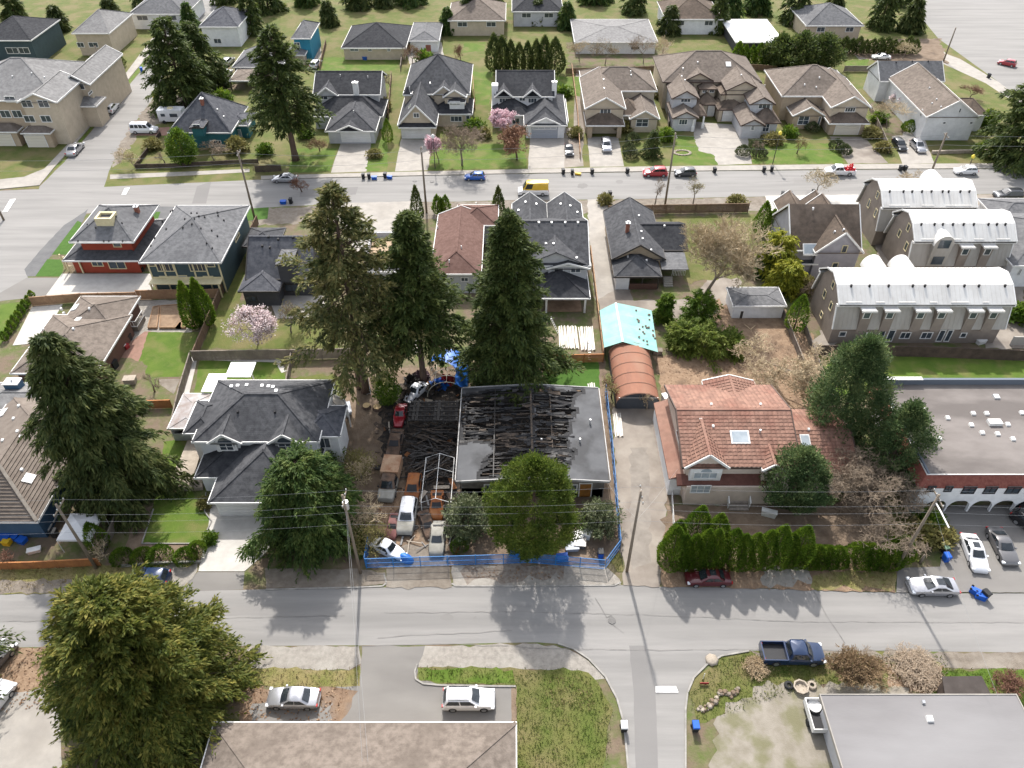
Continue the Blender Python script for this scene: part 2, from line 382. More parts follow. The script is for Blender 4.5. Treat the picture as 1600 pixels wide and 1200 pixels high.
# ------------------------------------------------------------------ buildings
GLASS = mat('window_glass', (0.035, 0.045, 0.055), 0.06, (0.07, 0.085, 0.1), 0.5, spec=0.6)
GLASSB = mat('pale_blind_glass', (0.26, 0.30, 0.33), 0.12, (0.4, 0.44, 0.46), 0.7, spec=0.6)
WHITE = mat('white_trim', (0.74, 0.73, 0.71), 0.55, (0.62, 0.61, 0.58), 1.3, bump=0.05)
CREAM = mat('cream_trim', (0.66, 0.58, 0.36), 0.6, (0.58, 0.5, 0.31), 1.5)
DARKW = mat('dark_trim', (0.05, 0.045, 0.042), 0.6)
BROWNT = mat('brown_trim', (0.075, 0.05, 0.04), 0.6)
METV = mat('vent_metal', (0.6, 0.6, 0.6), 0.4, metal=0.6)
BLACKV = mat('black_vent', (0.02, 0.02, 0.022), 0.6)
FRAMES = {}
class House:
    def __init__(s, name, label, cat, loc, trim=None, group=None):
        s.o = thing(name, label, cat, (loc[0], loc[1], 0), 0, group)
        s.blocks = []; s.trim = trim or WHITE
    def blk(s, rect, h, pitch, kind='hip', axis=None, wall=None, roof=None, z0=0.0, ov=0.45, ends=('hip', 'hip'), fascia=None, rakes=True, th=0.16, gut=0.09, caps=True, wallrect=None, hide=()):
        x0, x1, y0, y1 = rect; Bx, By = x1 - x0, y1 - y0
        if kind == 'gable': ends = ('gable', 'gable')
        if axis is None: axis = 'x' if Bx >= By else 'y'
        b = dict(rect=rect, h=h, pitch=pitch, ends=ends, axis=axis, ov=ov, kind=kind, z0=z0)
        fm = fascia or s.trim
        if kind == 'flat':
            R_ = MB(); R_.box(x0, x1, y0, y1, h - 0.25, h)
            b['half'] = 1e9
        else:
            half = (By if axis == 'x' else Bx) / 2; ln = Bx if axis == 'x' else By
            i0 = half if ends[0] == 'hip' else 0.0; i1 = half if ends[1] == 'hip' else 0.0
            if i0 + i1 > ln: k = ln / (i0 + i1); i0 *= k; i1 *= k
            zr = h + pitch * half; b['half'] = half; b['i'] = (i0, i1); b['zr'] = zr
            if axis == 'x':
                rp = [(x0 + i0, (y0 + y1) / 2, zr), (x1 - i1, (y0 + y1) / 2, zr)]
                c = [(x0, y0, h), (x1, y0, h), (x1, y1, h), (x0, y1, h)]
                tops = [(c[0], c[1], rp[1], rp[0]), (c[2], c[3], rp[0], rp[1])]
                e0, e1 = (c[3], c[0], rp[0]), (c[1], c[2], rp[1])
            else:
                rp = [((x0 + x1) / 2, y0 + i0, zr), ((x0 + x1) / 2, y1 - i1, zr)]
                c = [(x0, y0, h), (x1, y0, h), (x1, y1, h), (x0, y1, h)]
                tops = [(c[3], c[0], rp[0], rp[1]), (c[1], c[2], rp[1], rp[0])]
                e0, e1 = (c[0], c[1], rp[0]), (c[2], c[3], rp[1])
            if i0: tops.append(e0)
            if i1: tops.append(e1)
            R_ = MB()
            dn = lambda p: (p[0], p[1], p[2] - th)
            for f in tops:
                g = []
                for p in f:
                    if p not in g: g.append(p)
                if len(g) < 3: continue
                R_.poly(*g); R_.poly(*[dn(p) for p in reversed(g)])
            for k in range(4):
                p, q = c[k], c[(k + 1) % 4]; R_.poly(p, dn(p), dn(q), q)
            if not i0: R_.poly(e0[0], e0[2], dn(e0[2]), dn(e0[0])); R_.poly(e0[2], e0[1], dn(e0[1]), dn(e0[2]))
            if not i1: R_.poly(e1[0], e1[2], dn(e1[2]), dn(e1[0])); R_.poly(e1[2], e1[1], dn(e1[1]), dn(e1[2]))
        ro = R_.build('roof', roof, s.o); b['roof'] = ro
        F = MB(); g = gut
        hz0, hz1 = h - 0.24, h + 0.02
        if kind == 'flat': hz0, hz1 = h - 0.3, h + 0.06
        eN = kind == 'flat' or axis == 'x' or ends[0] == 'hip'; eF = kind == 'flat' or axis == 'x' or ends[1] == 'hip'
        eW = kind == 'flat' or axis == 'y' or ends[0] == 'hip'; eE = kind == 'flat' or axis == 'y' or ends[1] == 'hip'
        if axis == 'y' and kind != 'flat': eW = eE = True
        if axis == 'x' and kind != 'flat': eN = eF = True
        if eN and 'S' not in hide: F.box(x0 - g, x1 + g, y0 - g, y0 + 0.004, hz0, hz1)
        if eF and 'N' not in hide: F.box(x0 - g, x1 + g, y1 - 0.004, y1 + g, hz0, hz1)
        if eW and 'W' not in hide: F.box(x0 - g, x0 + 0.004, y0 + 0.006, y1 - 0.006, hz0, hz1)
        if eE and 'E' not in hide: F.box(x1 - 0.004, x1 + g, y0 + 0.006, y1 - 0.006, hz0, hz1)
        if kind != 'flat' and rakes:
            for ei, e in ((0, e0), (1, e1)):
                if ends[ei] == 'gable' and ('G%d' % ei) not in hide:
                    off = (-0.05 if ei == 0 else 0.05)
                    ofv = Vector((off, 0, -0.06)) if axis == 'x' else Vector((0, off, -0.06))
                    for a in (e[0], e[1]): F.bar(Vector(a) + ofv, Vector(e[2]) + ofv, 0.13, 0.26)
        F.build('fascia', fm, ro)
        if kind != 'flat' and caps:
            K = MB()
            def cap(a, q):
                if (Vector(a) - Vector(q)).length > 0.4: K.bar(Vector(a) + Vector((0, 0, 0.01)), Vector(q) + Vector((0, 0, 0.01)), 0.3, 0.06)
            cap(rp[0], rp[1])
            if i0: cap(e0[0], rp[0]); cap(e0[1], rp[0])
            if i1: cap(e1[0], rp[1]); cap(e1[1], rp[1])
            K.build('ridge_cap', roof, ro)
        # walls
        wx0, wx1, wy0, wy1 = wallrect or (x0 + ov, x1 - ov, y0 + ov, y1 - ov); b['w'] = (wx0, wx1, wy0, wy1)
        if wall is not None:
            wt = h - th - 0.03 + (pitch * ov * 0.9 if kind != 'flat' else -0.1)
            w = MB()
            w.box(wx0, wx1, wy0, wy1, z0, wt)
            if kind != 'flat':
                zp = b['zr'] - th - 0.05
                xm, ym = (wx0 + wx1) / 2, (wy0 + wy1) / 2
                if axis == 'x':
                    if ends[0] == 'gable': w.add([(wx0, wy0, wt), (wx0, wy1, wt), (wx0, ym, zp), (wx0 + .1, wy0, wt), (wx0 + .1, wy1, wt), (wx0 + .1, ym, zp)], [(0, 2, 1), (3, 4, 5), (0, 3, 5, 2), (1, 2, 5, 4)])
                    if ends[1] == 'gable': w.add([(wx1, wy0, wt), (wx1, wy1, wt), (wx1, ym, zp), (wx1 - .1, wy0, wt), (wx1 - .1, wy1, wt), (wx1 - .1, ym, zp)], [(0, 1, 2), (3, 5, 4), (0, 2, 5, 3), (1, 4, 5, 2)])
                else:
                    if ends[0] == 'gable': w.add([(wx0, wy0, wt), (wx1, wy0, wt), (xm, wy0, zp), (wx0, wy0 + .1, wt), (wx1, wy0 + .1, wt), (xm, wy0 + .1, zp)], [(0, 1, 2), (3, 5, 4), (0, 2, 5, 3), (1, 4, 5, 2)])
                    if ends[1] == 'gable': w.add([(wx0, wy1, wt), (wx1, wy1, wt), (xm, wy1, zp), (wx0, wy1 - .1, wt), (wx1, wy1 - .1, wt), (xm, wy1 - .1, zp)], [(0, 2, 1), (3, 4, 5), (0, 3, 5, 2), (1, 2, 5, 4)])
            b['wallo'] = w.build('wall', wall, s.o)
        s.blocks.append(b); return b
    def zroof(s, x, y):
        z = -1; bb = None
        for b in s.blocks:
            x0, x1, y0, y1 = b['rect']
            if not (x0 <= x <= x1 and y0 <= y <= y1): continue
            if b['kind'] == 'flat': q = b['h']
            else:
                if b['axis'] == 'x': d = [y - y0, y1 - y]; ee = [x - x0, x1 - x]; ln = x1 - x0
                else: d = [x - x0, x1 - x]; ee = [y - y0, y1 - y]; ln = y1 - y0
                for k in (0, 1):
                    if b['ends'][k] == 'hip': d.append(ee[k] * b['half'] / max(b['i'][k], 0.01))
                q = b['h'] + b['pitch'] * min(d)
            if q > z: z = q; bb = b
        return z, bb
    def onroof(s, px, py):
        for k in range(400):
            h = 14 - k * 0.035
            p = P(px, py, h); z, b = s.zroof(p.x, p.y)
            if b is not None and h <= z: return Vector((p.x, p.y, z)), b
        return P(px, py, 3), s.blocks[0]
    def vents(s, pts, size=0.28, m=None, kind='roof_vent'):
        for px, py in pts:
            p, b = s.onroof(px, py); v = MB(); a = size / 2
            if kind == 'vent_pipe': v.cyl(p.x, p.y, p.z - 0.1, p.z + 0.45, a * .5, 8)
            else: v.add([(p.x-a,p.y-a,p.z-.15),(p.x+a,p.y-a,p.z-.15),(p.x+a,p.y+a,p.z-.15),(p.x-a,p.y+a,p.z-.15),(p.x-a*.8,p.y-a*.8,p.z+.2),(p.x+a*.8,p.y-a*.8,p.z+.2),(p.x+a*.8,p.y+a*.8,p.z+.26),(p.x-a*.8,p.y+a*.8,p.z+.26)],
                     [(4,5,6,7),(0,1,5,4),(1,2,6,5),(2,3,7,6),(3,0,4,7)])
            v.build(kind, m or METV, b['roof'])
    def skylight(s, px, py, w=0.9, d=1.2, m=None):
        p, b = s.onroof(px, py); e = 0.1
        zx = (s.zroof(p.x + e, p.y)[0] - p.z) / e; zy = (s.zroof(p.x, p.y + e)[0] - p.z) / e
        f = MB(); g = MB(); w /= 2; d /= 2
        q = lambda x, y, o: (p.x + x, p.y + y, p.z + zx * x + zy * y + o)
        c = [(-w, -d), (w, -d), (w, d), (-w, d)]
        f.add([q(x, y, -.1) for x, y in c] + [q(x, y, .14) for x, y in c], [(4,5,6,7),(0,1,5,4),(1,2,6,5),(2,3,7,6),(3,0,4,7)])
        fo = f.build('skylight', WHITE, b['roof'])
        g.poly(*[q(x * .84, y * .84, .15) for x, y in c])
        g.build('pane', m or GLASSB, fo)
    def chimney(s, px, py, w=0.7, d=0.7, h=1.6, m=None):
        p, b = s.onroof(px, py); c = MB(); c.box(p.x - w/2, p.x + w/2, p.y - d/2, p.y + d/2, p.z - 1.0, p.z + h)
        co = c.build('chimney', m or WHITE, b['roof'])
        k = MB(); k.box(p.x - w/2 - .07, p.x + w/2 + .07, p.y - d/2 - .07, p.y + d/2 + .07, p.z + h, p.z + h + .12); k.cyl(p.x, p.y, p.z + h + .12, p.z + h + .4, .14, 8)
        k.build('chimney_cap', METV, b['roof'])
        return co
    def wall_rect(s, b, face, box):
        """pixel box on a wall -> (a0, a1, z0, z1) along the wall"""
        x0, x1, y0, y1 = b['w']; A, B_, C_, D = box
        if face == 'S': p, q = PY(A, D, y0), PY(C_, B_, y0); return p.x, q.x, p.z, q.z
        X = x0 if face == 'W' else x1
        p, q = PX(A, D, X), PX(C_, B_, X); return min(p.y, q.y), max(p.y, q.y), min(p.z, q.z), max(p.z, q.z)
    def rectwin(s, b, face, a0, a1, z0, z1, n=2, frame=None, glass=None, name='window', bars=0, depth=0.07):
        fm = frame or s.trim; x0, x1, y0, y1 = b['w']
        if face == 'S': T = lambda a, o, z: (a, y0 - o, z)
        elif face == 'N': T = lambda a, o, z: (a, y1 + o, z)
        elif face == 'W': T = lambda a, o, z: (x0 - o, a, z)
        else: T = lambda a, o, z: (x1 + o, a, z)
        F = MB(); fw = min(0.12, (a1 - a0) * .16)
        def bx(u0, u1, w0, w1, o):
            F.add([T(u0, 0.002, w0), T(u1, 0.002, w0), T(u1, 0.002, w1), T(u0, 0.002, w1), T(u0, o, w0), T(u1, o, w0), T(u1, o, w1), T(u0, o, w1)],
                  [(4,5,6,7),(0,1,5,4),(1,2,6,5),(2,3,7,6),(3,0,4,7)])
        bx(a0, a1, z0, z0 + fw, depth + .02); bx(a0, a1, z1 - fw, z1, depth)
        bx(a0, a0 + fw, z0 + fw, z1 - fw, depth); bx(a1 - fw, a1, z0 + fw, z1 - fw, depth)
        for k in range(1, n):
            u = a0 + (a1 - a0) * k / n; bx(u - .035, u + .035, z0 + fw, z1 - fw, depth * .8)
        for k in range(1, bars + 1):
            w = z0 + (z1 - z0) * k / (bars + 1); bx(a0 + fw, a1 - fw, w - .025, w + .025, depth * .7)
        fo = F.build(name, fm, s.o)
        for k in range(n):
            G = MB(); u0 = a0 + fw * .9 + (a1 - a0 - fw * 1.8) * k / n; u1 = a0 + fw * .9 + (a1 - a0 - fw * 1.8) * (k + 1) / n
            G.poly(T(u0, .02, z0 + fw * .9), T(u1, .02, z0 + fw * .9), T(u1, .02, z1 - fw * .9), T(u0, .02, z1 - fw * .9))
            G.build('pane', glass or GLASS, fo)
        return fo
    def win(s, b, face, boxes, n=2, **kw):
        for bx in boxes: s.rectwin(b, face, *s.wall_rect(b, face, bx), n=n, **kw)
    def door(s, b, face, box, m, name='garage_door', sections=4, z=None):
        a0, a1, z0, z1 = s.wall_rect(b, face, box)
        if z: z0, z1 = z
        x0, x1, y0, y1 = b['w']; D = MB()
        T = (lambda a, o, z: (a, y0 - o, z)) if face == 'S' else ((lambda a, o, z: (x0 - o, a, z)) if face == 'W' else (lambda a, o, z: (x1 + o, a, z)))
        def bx(u0, u1, w0, w1, o, B=D):
            B.add([T(u0, 0.002, w0), T(u1, 0.002, w0), T(u1, 0.002, w1), T(u0, 0.002, w1), T(u0, o, w0), T(u1, o, w0), T(u1, o, w1), T(u0, o, w1)],
                  [(4,5,6,7),(0,1,5,4),(1,2,6,5),(2,3,7,6),(3,0,4,7)])
        for k in range(sections):
            w0 = z0 + (z1 - z0) * k / sections; bx(a0, a1, w0 + .015, z0 + (z1 - z0) * (k + 1) / sections - .015, .05)
        do = D.build(name, m, s.o)
        K = MB(); bx(a0 - .12, a0, z0, z1 + .12, .07, K); bx(a1, a1 + .12, z0, z1 + .12, .07, K); bx(a0 + .001, a1 - .001, z1 + .001, z1 + .12, .065, K)
        K.build('door_frame', s.trim, do)
        return do
    def part(s, name, m, mb): return mb.build(name, m, s.o)
SHG = {}
def shingle(name, c, c2, st=None):
    return mat('shingle_' + name, tuple(x * .8 for x in c), 0.9, tuple(x * .95 for x in c2), 1.6, detail=12, lo=0.36, hi=0.62, bump=0.35, bscale=9, lines=('Z', 0.11, 0.5), col3=st or tuple(x * .72 for x in c), scale3=0.22, mix3=0.65, spec=0.1)
def siding(name, c, k=0.85): return mat('siding_' + name, c, 0.7, tuple(x * k for x in c), 0.9, lines=('Z', 0.19, 0.6), bump=0.12, bscale=3, spec=0.25)
def stucco(name, c, k=0.86): return mat('stucco_' + name, c, 0.85, tuple(x * k for x in c), 0.8, bump=0.15, bscale=14, spec=0.2, col3=tuple(x * .7 for x in c), scale3=0.4, mix3=0.35)
# ------------------------------------------------------------------ vehicles
TYRE = mat('tyre_rubber', (0.016, 0.016, 0.017), 0.9, (0.03, 0.03, 0.03), 6)
RIM = mat('alloy_rim', (0.5, 0.5, 0.51), 0.3, metal=0.8)
CARGL = mat('car_glass', (0.012, 0.016, 0.02), 0.04, (0.025, 0.03, 0.035), 1.5, spec=0.7)
LAMPW = mat('headlamp', (0.7, 0.72, 0.74), 0.15, spec=0.7)
LAMPR = mat('tail_lamp', (0.35, 0.01, 0.01), 0.2, spec=0.6)
BLK = mat('black_plastic', (0.02, 0.02, 0.022), 0.55)
CHROME = mat('chrome', (0.7, 0.7, 0.7), 0.18, metal=1.0)
def paint(name, c, rough=0.28, metal=0.15): return mat('paint_' + name, c, rough, tuple(x * .9 for x in c), 0.8, metal=metal, spec=0.5, coat=0.7)
CARS = {  # L, W, stations (x from rear, deck height, half width share), belt, roof z, greenhouse (rear base, rear roof, front roof, front base), wheels (rear, front), radius
 'sedan': dict(L=4.75, W=1.82, st=[(0, .62, .80), (.12, .86, .93), (.75, .98, 1), (1.3, .98, 1), (3.2, .96, 1), (3.6, .92, .99), (4.3, .80, .95), (4.65, .66, .86), (4.75, .50, .78)], belt=.95, roof=1.43, gh=(.72, 1.42, 2.55, 3.42), wh=(.95, 3.75), r=.32),
 'coupe': dict(L=4.5, W=1.78, st=[(0, .6, .80), (.12, .84, .93), (.75, .92, 1), (1.3, .92, 1), (3.0, .9, 1), (3.4, .88, .99), (4.1, .76, .95), (4.4, .62, .86), (4.5, .48, .78)], belt=.89, roof=1.3, gh=(.55, 1.5, 2.3, 3.15), wh=(.9, 3.5), r=.31),
 'hatch': dict(L=4.1, W=1.74, st=[(0, .62, .86), (.1, .95, .96), (.5, 1.0, 1), (2.5, .98, 1), (3.0, .95, .99), (3.7, .82, .94), (4.0, .66, .86), (4.1, .5, .78)], belt=.97, roof=1.52, gh=(.1, .5, 2.1, 3.05), wh=(.72, 3.25), r=.31),
 'suv': dict(L=4.75, W=1.9, st=[(0, .7, .88), (.1, 1.05, .97), (.5, 1.1, 1), (3.0, 1.08, 1), (3.45, 1.05, .99), (4.35, .93, .95), (4.65, .75, .88), (4.75, .55, .8)], belt=1.07, roof=1.68, gh=(.08, .45, 2.55, 3.4), wh=(.95, 3.75), r=.37),
 'van': dict(L=5.4, W=2.0, st=[(0, .8, .93), (.08, 1.15, .98), (.5, 1.2, 1), (4.0, 1.2, 1), (4.3, 1.12, .99), (5.1, .98, .95), (5.32, .8, .9), (5.4, .6, .84)], belt=1.18, roof=2.1, gh=(.04, .2, 3.55, 4.3), wh=(1.1, 4.35), r=.38),
 'cargo': dict(L=5.6, W=2.0, st=[(0, .8, .95), (.08, 1.2, .99), (.5, 1.25, 1), (4.4, 1.25, 1), (4.7, 1.12, .99), (5.3, .98, .95), (5.55, .8, .9), (5.6, .6, .84)], belt=1.22, roof=2.5, gh=(.02, .08, 4.0, 4.75), wh=(1.1, 4.5), r=.36),
 'beetle': dict(L=4.05, W=1.56, st=[(0, .45, .6), (.2, .68, .8), (.7, .86, .95), (1.2, .92, 1), (2.5, .9, 1), (2.9, .86, .95), (3.4, .8, .85), (3.8, .66, .72), (4.05, .42, .58)], belt=.88, roof=1.48, gh=(.75, 1.45, 2.3, 2.8), wh=(.75, 3.2), r=.32),
 'pickup': dict(L=5.7, W=2.0, st=[(2.2, .9, .98), (2.3, 1.1, 1), (4.1, 1.1, 1), (4.5, 1.08, .99), (5.3, 1.0, .96), (5.6, .85, .9), (5.7, .6, .85)], belt=1.08, roof=1.82, gh=(2.25, 2.45, 3.75, 4.5), wh=(1.15, 4.55), r=.4),
}
def car(kind, name, label, x, y, rz, pm, group=None, cat='car', sunroof=False, z=0.0, sc=1.0, wheels=True, glass=True, rack=False, panes=2, roofm=None, hoodm=None, low=None, tilt=0.0):
    S = CARS[kind]; L, Wd = S['L'], S['W']; hw = Wd / 2; x0 = -L / 2
    t = thing(name, label, cat, (x, y, z), rz, group, True); t.scale = (sc, sc, sc)
    if tilt: t.rotation_euler = (tilt, 0, rz)
    zb = S['r'] * .62
    B = MB(); B.smooth = True
    ring = lambda w, zt: [(w * .86, zb), (w * .985, zb + .1), (w, (zb + zt) * .5), (w * .985, zt - .13), (w * .93, zt - .035), (w * .80, zt)]
    secs = []
    for sx, zt, ws in S['st']:
        r = ring(hw * ws, zt); full = r + [(0, zt + .025)] + [(-a, q) for a, q in reversed(r)]
        secs.append([(x0 + sx, a, q) for a, q in full])
    n = len(secs[0]); vs = [p for sct in secs for p in sct]; fs = []
    for i in range(len(secs) - 1):
        for j in range(n): fs.append((i * n + j, i * n + (j + 1) % n, (i + 1) * n + (j + 1) % n, (i + 1) * n + j))
    fs.append(tuple(range(n - 1, -1, -1))); fs.append(tuple((len(secs) - 1) * n + j for j in range(n)))
    B.add(vs, fs)
    # greenhouse
    g0, g1, g2, g3 = [x0 + q for q in S['gh']]; zt, zr = S['belt'] - .03, S['roof']; wb, wr = hw * .93, hw * .74
    prof = lambda u: (wb + (wr - wb) * u ** 1.1)
    lev = [0, .35, .7, .9, 1.0]; rings = []
    for u in lev:
        a = g0 + (g1 - g0) * (u if u < 1 else 1.12); b_ = g3 + (g2 - g3) * (u if u < 1 else 1.12); w = prof(u) * (1 if u < 1 else .88)
        z_ = zt + (zr - zt) * (u if u < .95 else 1.0); c = .12
        rings.append([(a + c, w, z_), (a, w * .72, z_), (a - .03, 0, z_), (a, -w * .72, z_), (a + c, -w, z_), ((a + b_) / 2, -w * 1.02, z_), (b_ - c, -w, z_), (b_, -w * .72, z_), (b_ + .05, 0, z_), (b_, w * .72, z_), (b_ - c, w, z_), ((a + b_) / 2, w * 1.02, z_)])
    m = 12; vs = [p for r in rings for p in r]; fs = []
    for i in range(len(rings) - 1):
        for j in range(m): fs.append((i * m + j, i * m + (j + 1) % m, (i + 1) * m + (j + 1) % m, (i + 1) * m + j))
    k = len(rings) - 1; ce = len(vs); vs.append(((g1 + g2) / 2, 0, zr + .05))
    for j in range(m): fs.append((k * m + j, k * m + (j + 1) % m, ce))
    if roofm: B.m = 1
    B.add(vs, fs); B.m = 0
    if kind == 'pickup':
        e = .09; B.smooth = True
        B.box(x0, x0 + 2.19, -hw * .97, -hw * .97 + e, zb, 1.08); B.box(x0, x0 + 2.19, hw * .97 - e, hw * .97, zb, 1.08)
        B.box(x0 - .03, x0 + e, -hw * .96, hw * .96, zb + .1, 1.06); B.box(x0 + 2.1, x0 + 2.22, -hw * .96, hw * .96, zb, 1.1)
    bo = B.build('body', [pm, roofm or pm], t, (0, 0, 0))
    try:
        bo.data.set_sharp_from_angle(angle=math.radians(38))
    except Exception: pass
    if kind == 'pickup':
        f = MB(); f.box(x0 + .1, x0 + 2.1, -hw * .88, hw * .88, zb + .1, .62); f.build('bed_floor', BLK, t, (0, 0, 0))
    # glass: sits on the greenhouse faces, a hair proud
    G = lambda u, s_, q: (0, 0, 0)
    gm = CARGL if glass else BLK
    def lerp(u, fr): return (g3 + (g2 - g3) * u) if fr else (g0 + (g1 - g0) * u)
    def pane(nm, pts):
        q = MB(); q.smooth = False; q.poly(*pts); q.build(nm, gm, t, (0, 0, 0))
    def screen(nm, fr):
        u0, u1 = .16, .92; o = .055 if fr else -.035
        zz = lambda u: zt + (zr - zt) * u + .03
        w0, w1 = prof(u0) * .76, prof(u1) * .76
        xa, xb = lerp(u0, fr) + o, lerp(u1, fr) + o; bow = .055 if fr else -.03
        v = [(xa, -w0, zz(u0)), (xa + bow, 0, zz(u0)), (xa, w0, zz(u0)), (xb, w1, zz(u1)), (xb + bow, 0, zz(u1)), (xb, -w1, zz(u1))]
        if not fr: v = v[::-1]
        pane(nm, v)
    screen('windshield', True)
    if kind != 'cargo': screen('rear_window', False)
    ua, ub = .2, .86
    xa0, xa1 = g0 + (g1 - g0) * ua + .14, g3 + (g2 - g3) * ua - .2
    xb0, xb1 = g0 + (g1 - g0) * ub + .2, g3 + (g2 - g3) * ub - .14
    rng = range(panes)
    for sd in (1, -1):
        for k in rng:
            if kind == 'cargo' and k < panes - 1: continue
            f0, f1 = k / panes + .02, (k + 1) / panes - .02
            A = [(xa0 + (xa1 - xa0) * f0, ua), (xa0 + (xa1 - xa0) * f1, ua), (xb0 + (xb1 - xb0) * f1, ub), (xb0 + (xb1 - xb0) * f0, ub)]
            v = [(px, sd * (prof(u) * 1.02 + .014), zt + (zr - zt) * u) for px, u in A]
            pane('side_window', v if sd < 0 else v[::-1])
    if sunroof:
        q = MB(); q.box(g2 - .85, g2 - .2, -wr * .5, wr * .5, zr, zr + .06); q.build('sunroof', CARGL, t, (0, 0, 0))
    if rack:
        for sd in (1, -1):
            q = MB(); q.bar((g1 + .1, sd * wr * .9, zr + .06), (g2 - .1, sd * wr * .9, zr + .06), .05, .06); q.build('roof_rail', BLK, t, (0, 0, 0))
    if wheels:
        for wx in S['wh']:
            for sd in (1, -1):
                q = MB(); q.smooth = False; y_ = sd * hw
                q.tube([(x0 + wx, y_ - sd * .2, S['r']), (x0 + wx, y_ + sd * .015, S['r'])], S['r'], 14)
                wo = q.build('wheel', TYRE, t, (0, 0, 0))
                q = MB(); q.tube([(x0 + wx, y_, S['r']), (x0 + wx, y_ + sd * .03, S['r'])], S['r'] * .62, 10); q.build('rim', RIM, wo, (0, 0, 0))
    zf = S['st'][-2][1]; zz = S['st'][1][1]
    for sd in (1, -1):
        if low is None:
            q = MB(); q.box(x0 + L - .34, x0 + L - .07, sd * hw * .84 - .17, sd * hw * .84 + .17 - (.06), zf - .12, zf + .05); q.build('headlight', LAMPW, t, (0, 0, 0))
            q = MB(); q.box(x0 - .015, x0 + .12, sd * hw * .8 - .14, sd * hw * .8 + .12, zz - .24, zz - .06); q.build('tail_light', LAMPR, t, (0, 0, 0))
        q = MB(); q.box(g3 - .45, g3 - .28, sd * (hw + .02) - .09, sd * (hw + .02) + .09, zt + .02, zt + .16); q.build('mirror', pm if low is None else BLK, t, (0, 0, 0))
    q = MB(); q.box(x0 + L - .06, x0 + L + .03, -hw * .72, hw * .72, zb + .06, zb + .24); q.box(x0 - .04, x0 + .06, -hw * .76, hw * .76, zb + .08, zb + .28)
    q.build('bumper', BLK if kind in ('suv', 'van', 'cargo') else pm, t, (0, 0, 0))
    return t
def carpx(kind, name, label, px, py, ang, pm, **kw):
    p = P(px, py, 0.0); return car(kind, name, label, p.x, p.y, math.radians(ang), pm, **kw)

# ------------------------------------------------------------------ fences, poles, bins
def fence_panel_mesh(h, m, L=2.4, w=0.14, gap=0.008, rails=True, cap=True):
    q = MB(); n = int(L / w); rn = random.Random(3)
    for k in range(n):
        a = -L / 2 + k * L / n; o = rn.uniform(-.008, .008)
        q.box(a + gap, a + L / n - gap, o - .012, o + .012, .05, h - .06 + rn.uniform(-.015, .015))
    if rails:
        for z in (.3, h - .35): q.box(-L / 2, L / 2, .02, .06, z, z + .09)
    if cap: q.box(-L / 2, L / 2, -.07, .07, h - .04, h)
    return q.mesh('panel', m)
FP = {}
def fence(name, label, pts, h, m, world=False, step=2.4, post=0.1, postm=None, group=None, kind='boards', cap=True, cat='fence', pts_h=0.0):
    pts = [Vector((p[0], p[1], 0)) if world else P(*p, pts_h) for p in pts]
    for p in pts: p.z = 0
    t = thing(name, label, cat, pts[0], 0, group)
    key = (m.name, h, kind)
    if key not in FP:
        if kind == 'boards': me = fence_panel_mesh(h, m, cap=cap)
        elif kind == 'rails':
            q = MB()
            for z in (.35, h * .62, h - .12): q.box(-1.2, 1.2, -.025, .025, z, z + .12)
            me = q.mesh('rail', m)
        else:
            q = MB()
            for z in (.12, h - .08): q.box(-1.2, 1.2, -.02, .02, z, z + .06)
            for k in range(16): q.box(-1.17 + k * .155, -1.14 + k * .155, -.012, .012, .1, h - .05)
            me = q.mesh('panel', m)
        pm_ = MB(); pm_.box(-post / 2, post / 2, -post / 2, post / 2, 0, h + .06)
        FP[key] = (me, pm_.mesh('post', postm or m))
    me, po = FP[key]; base = Vector(pts[0])
    for a, b in zip(pts[:-1], pts[1:]):
        d = b - a; n = max(1, round(d.length / step)); rz = math.atan2(d.y, d.x)
        for k in range(n + 1):
            if k == n and b is not pts[-1]: continue
            o = link('post', po, t, a + d * k / n - base); o.rotation_euler[2] = rz
            if k < n:
                o = link('rail' if kind == 'rails' else 'panel', me, t, a + d * (k + .5) / n - base); o.rotation_euler[2] = rz
                o.scale = (d.length / n / 2.4 * .98, 1, 1)
    return t
POLEW = mat('pole_wood', (0.17, 0.135, 0.10), 0.95, (0.24, 0.2, 0.16), 3, stretch=(4, 4, .3), bump=.4)
INSUL = mat('insulator', (0.55, 0.55, 0.53), 0.4)
WIRE = mat('wire_black', (0.03, 0.03, 0.032), 0.6); WIREN = mat('wire_alu', (0.3, 0.3, 0.3), 0.6)
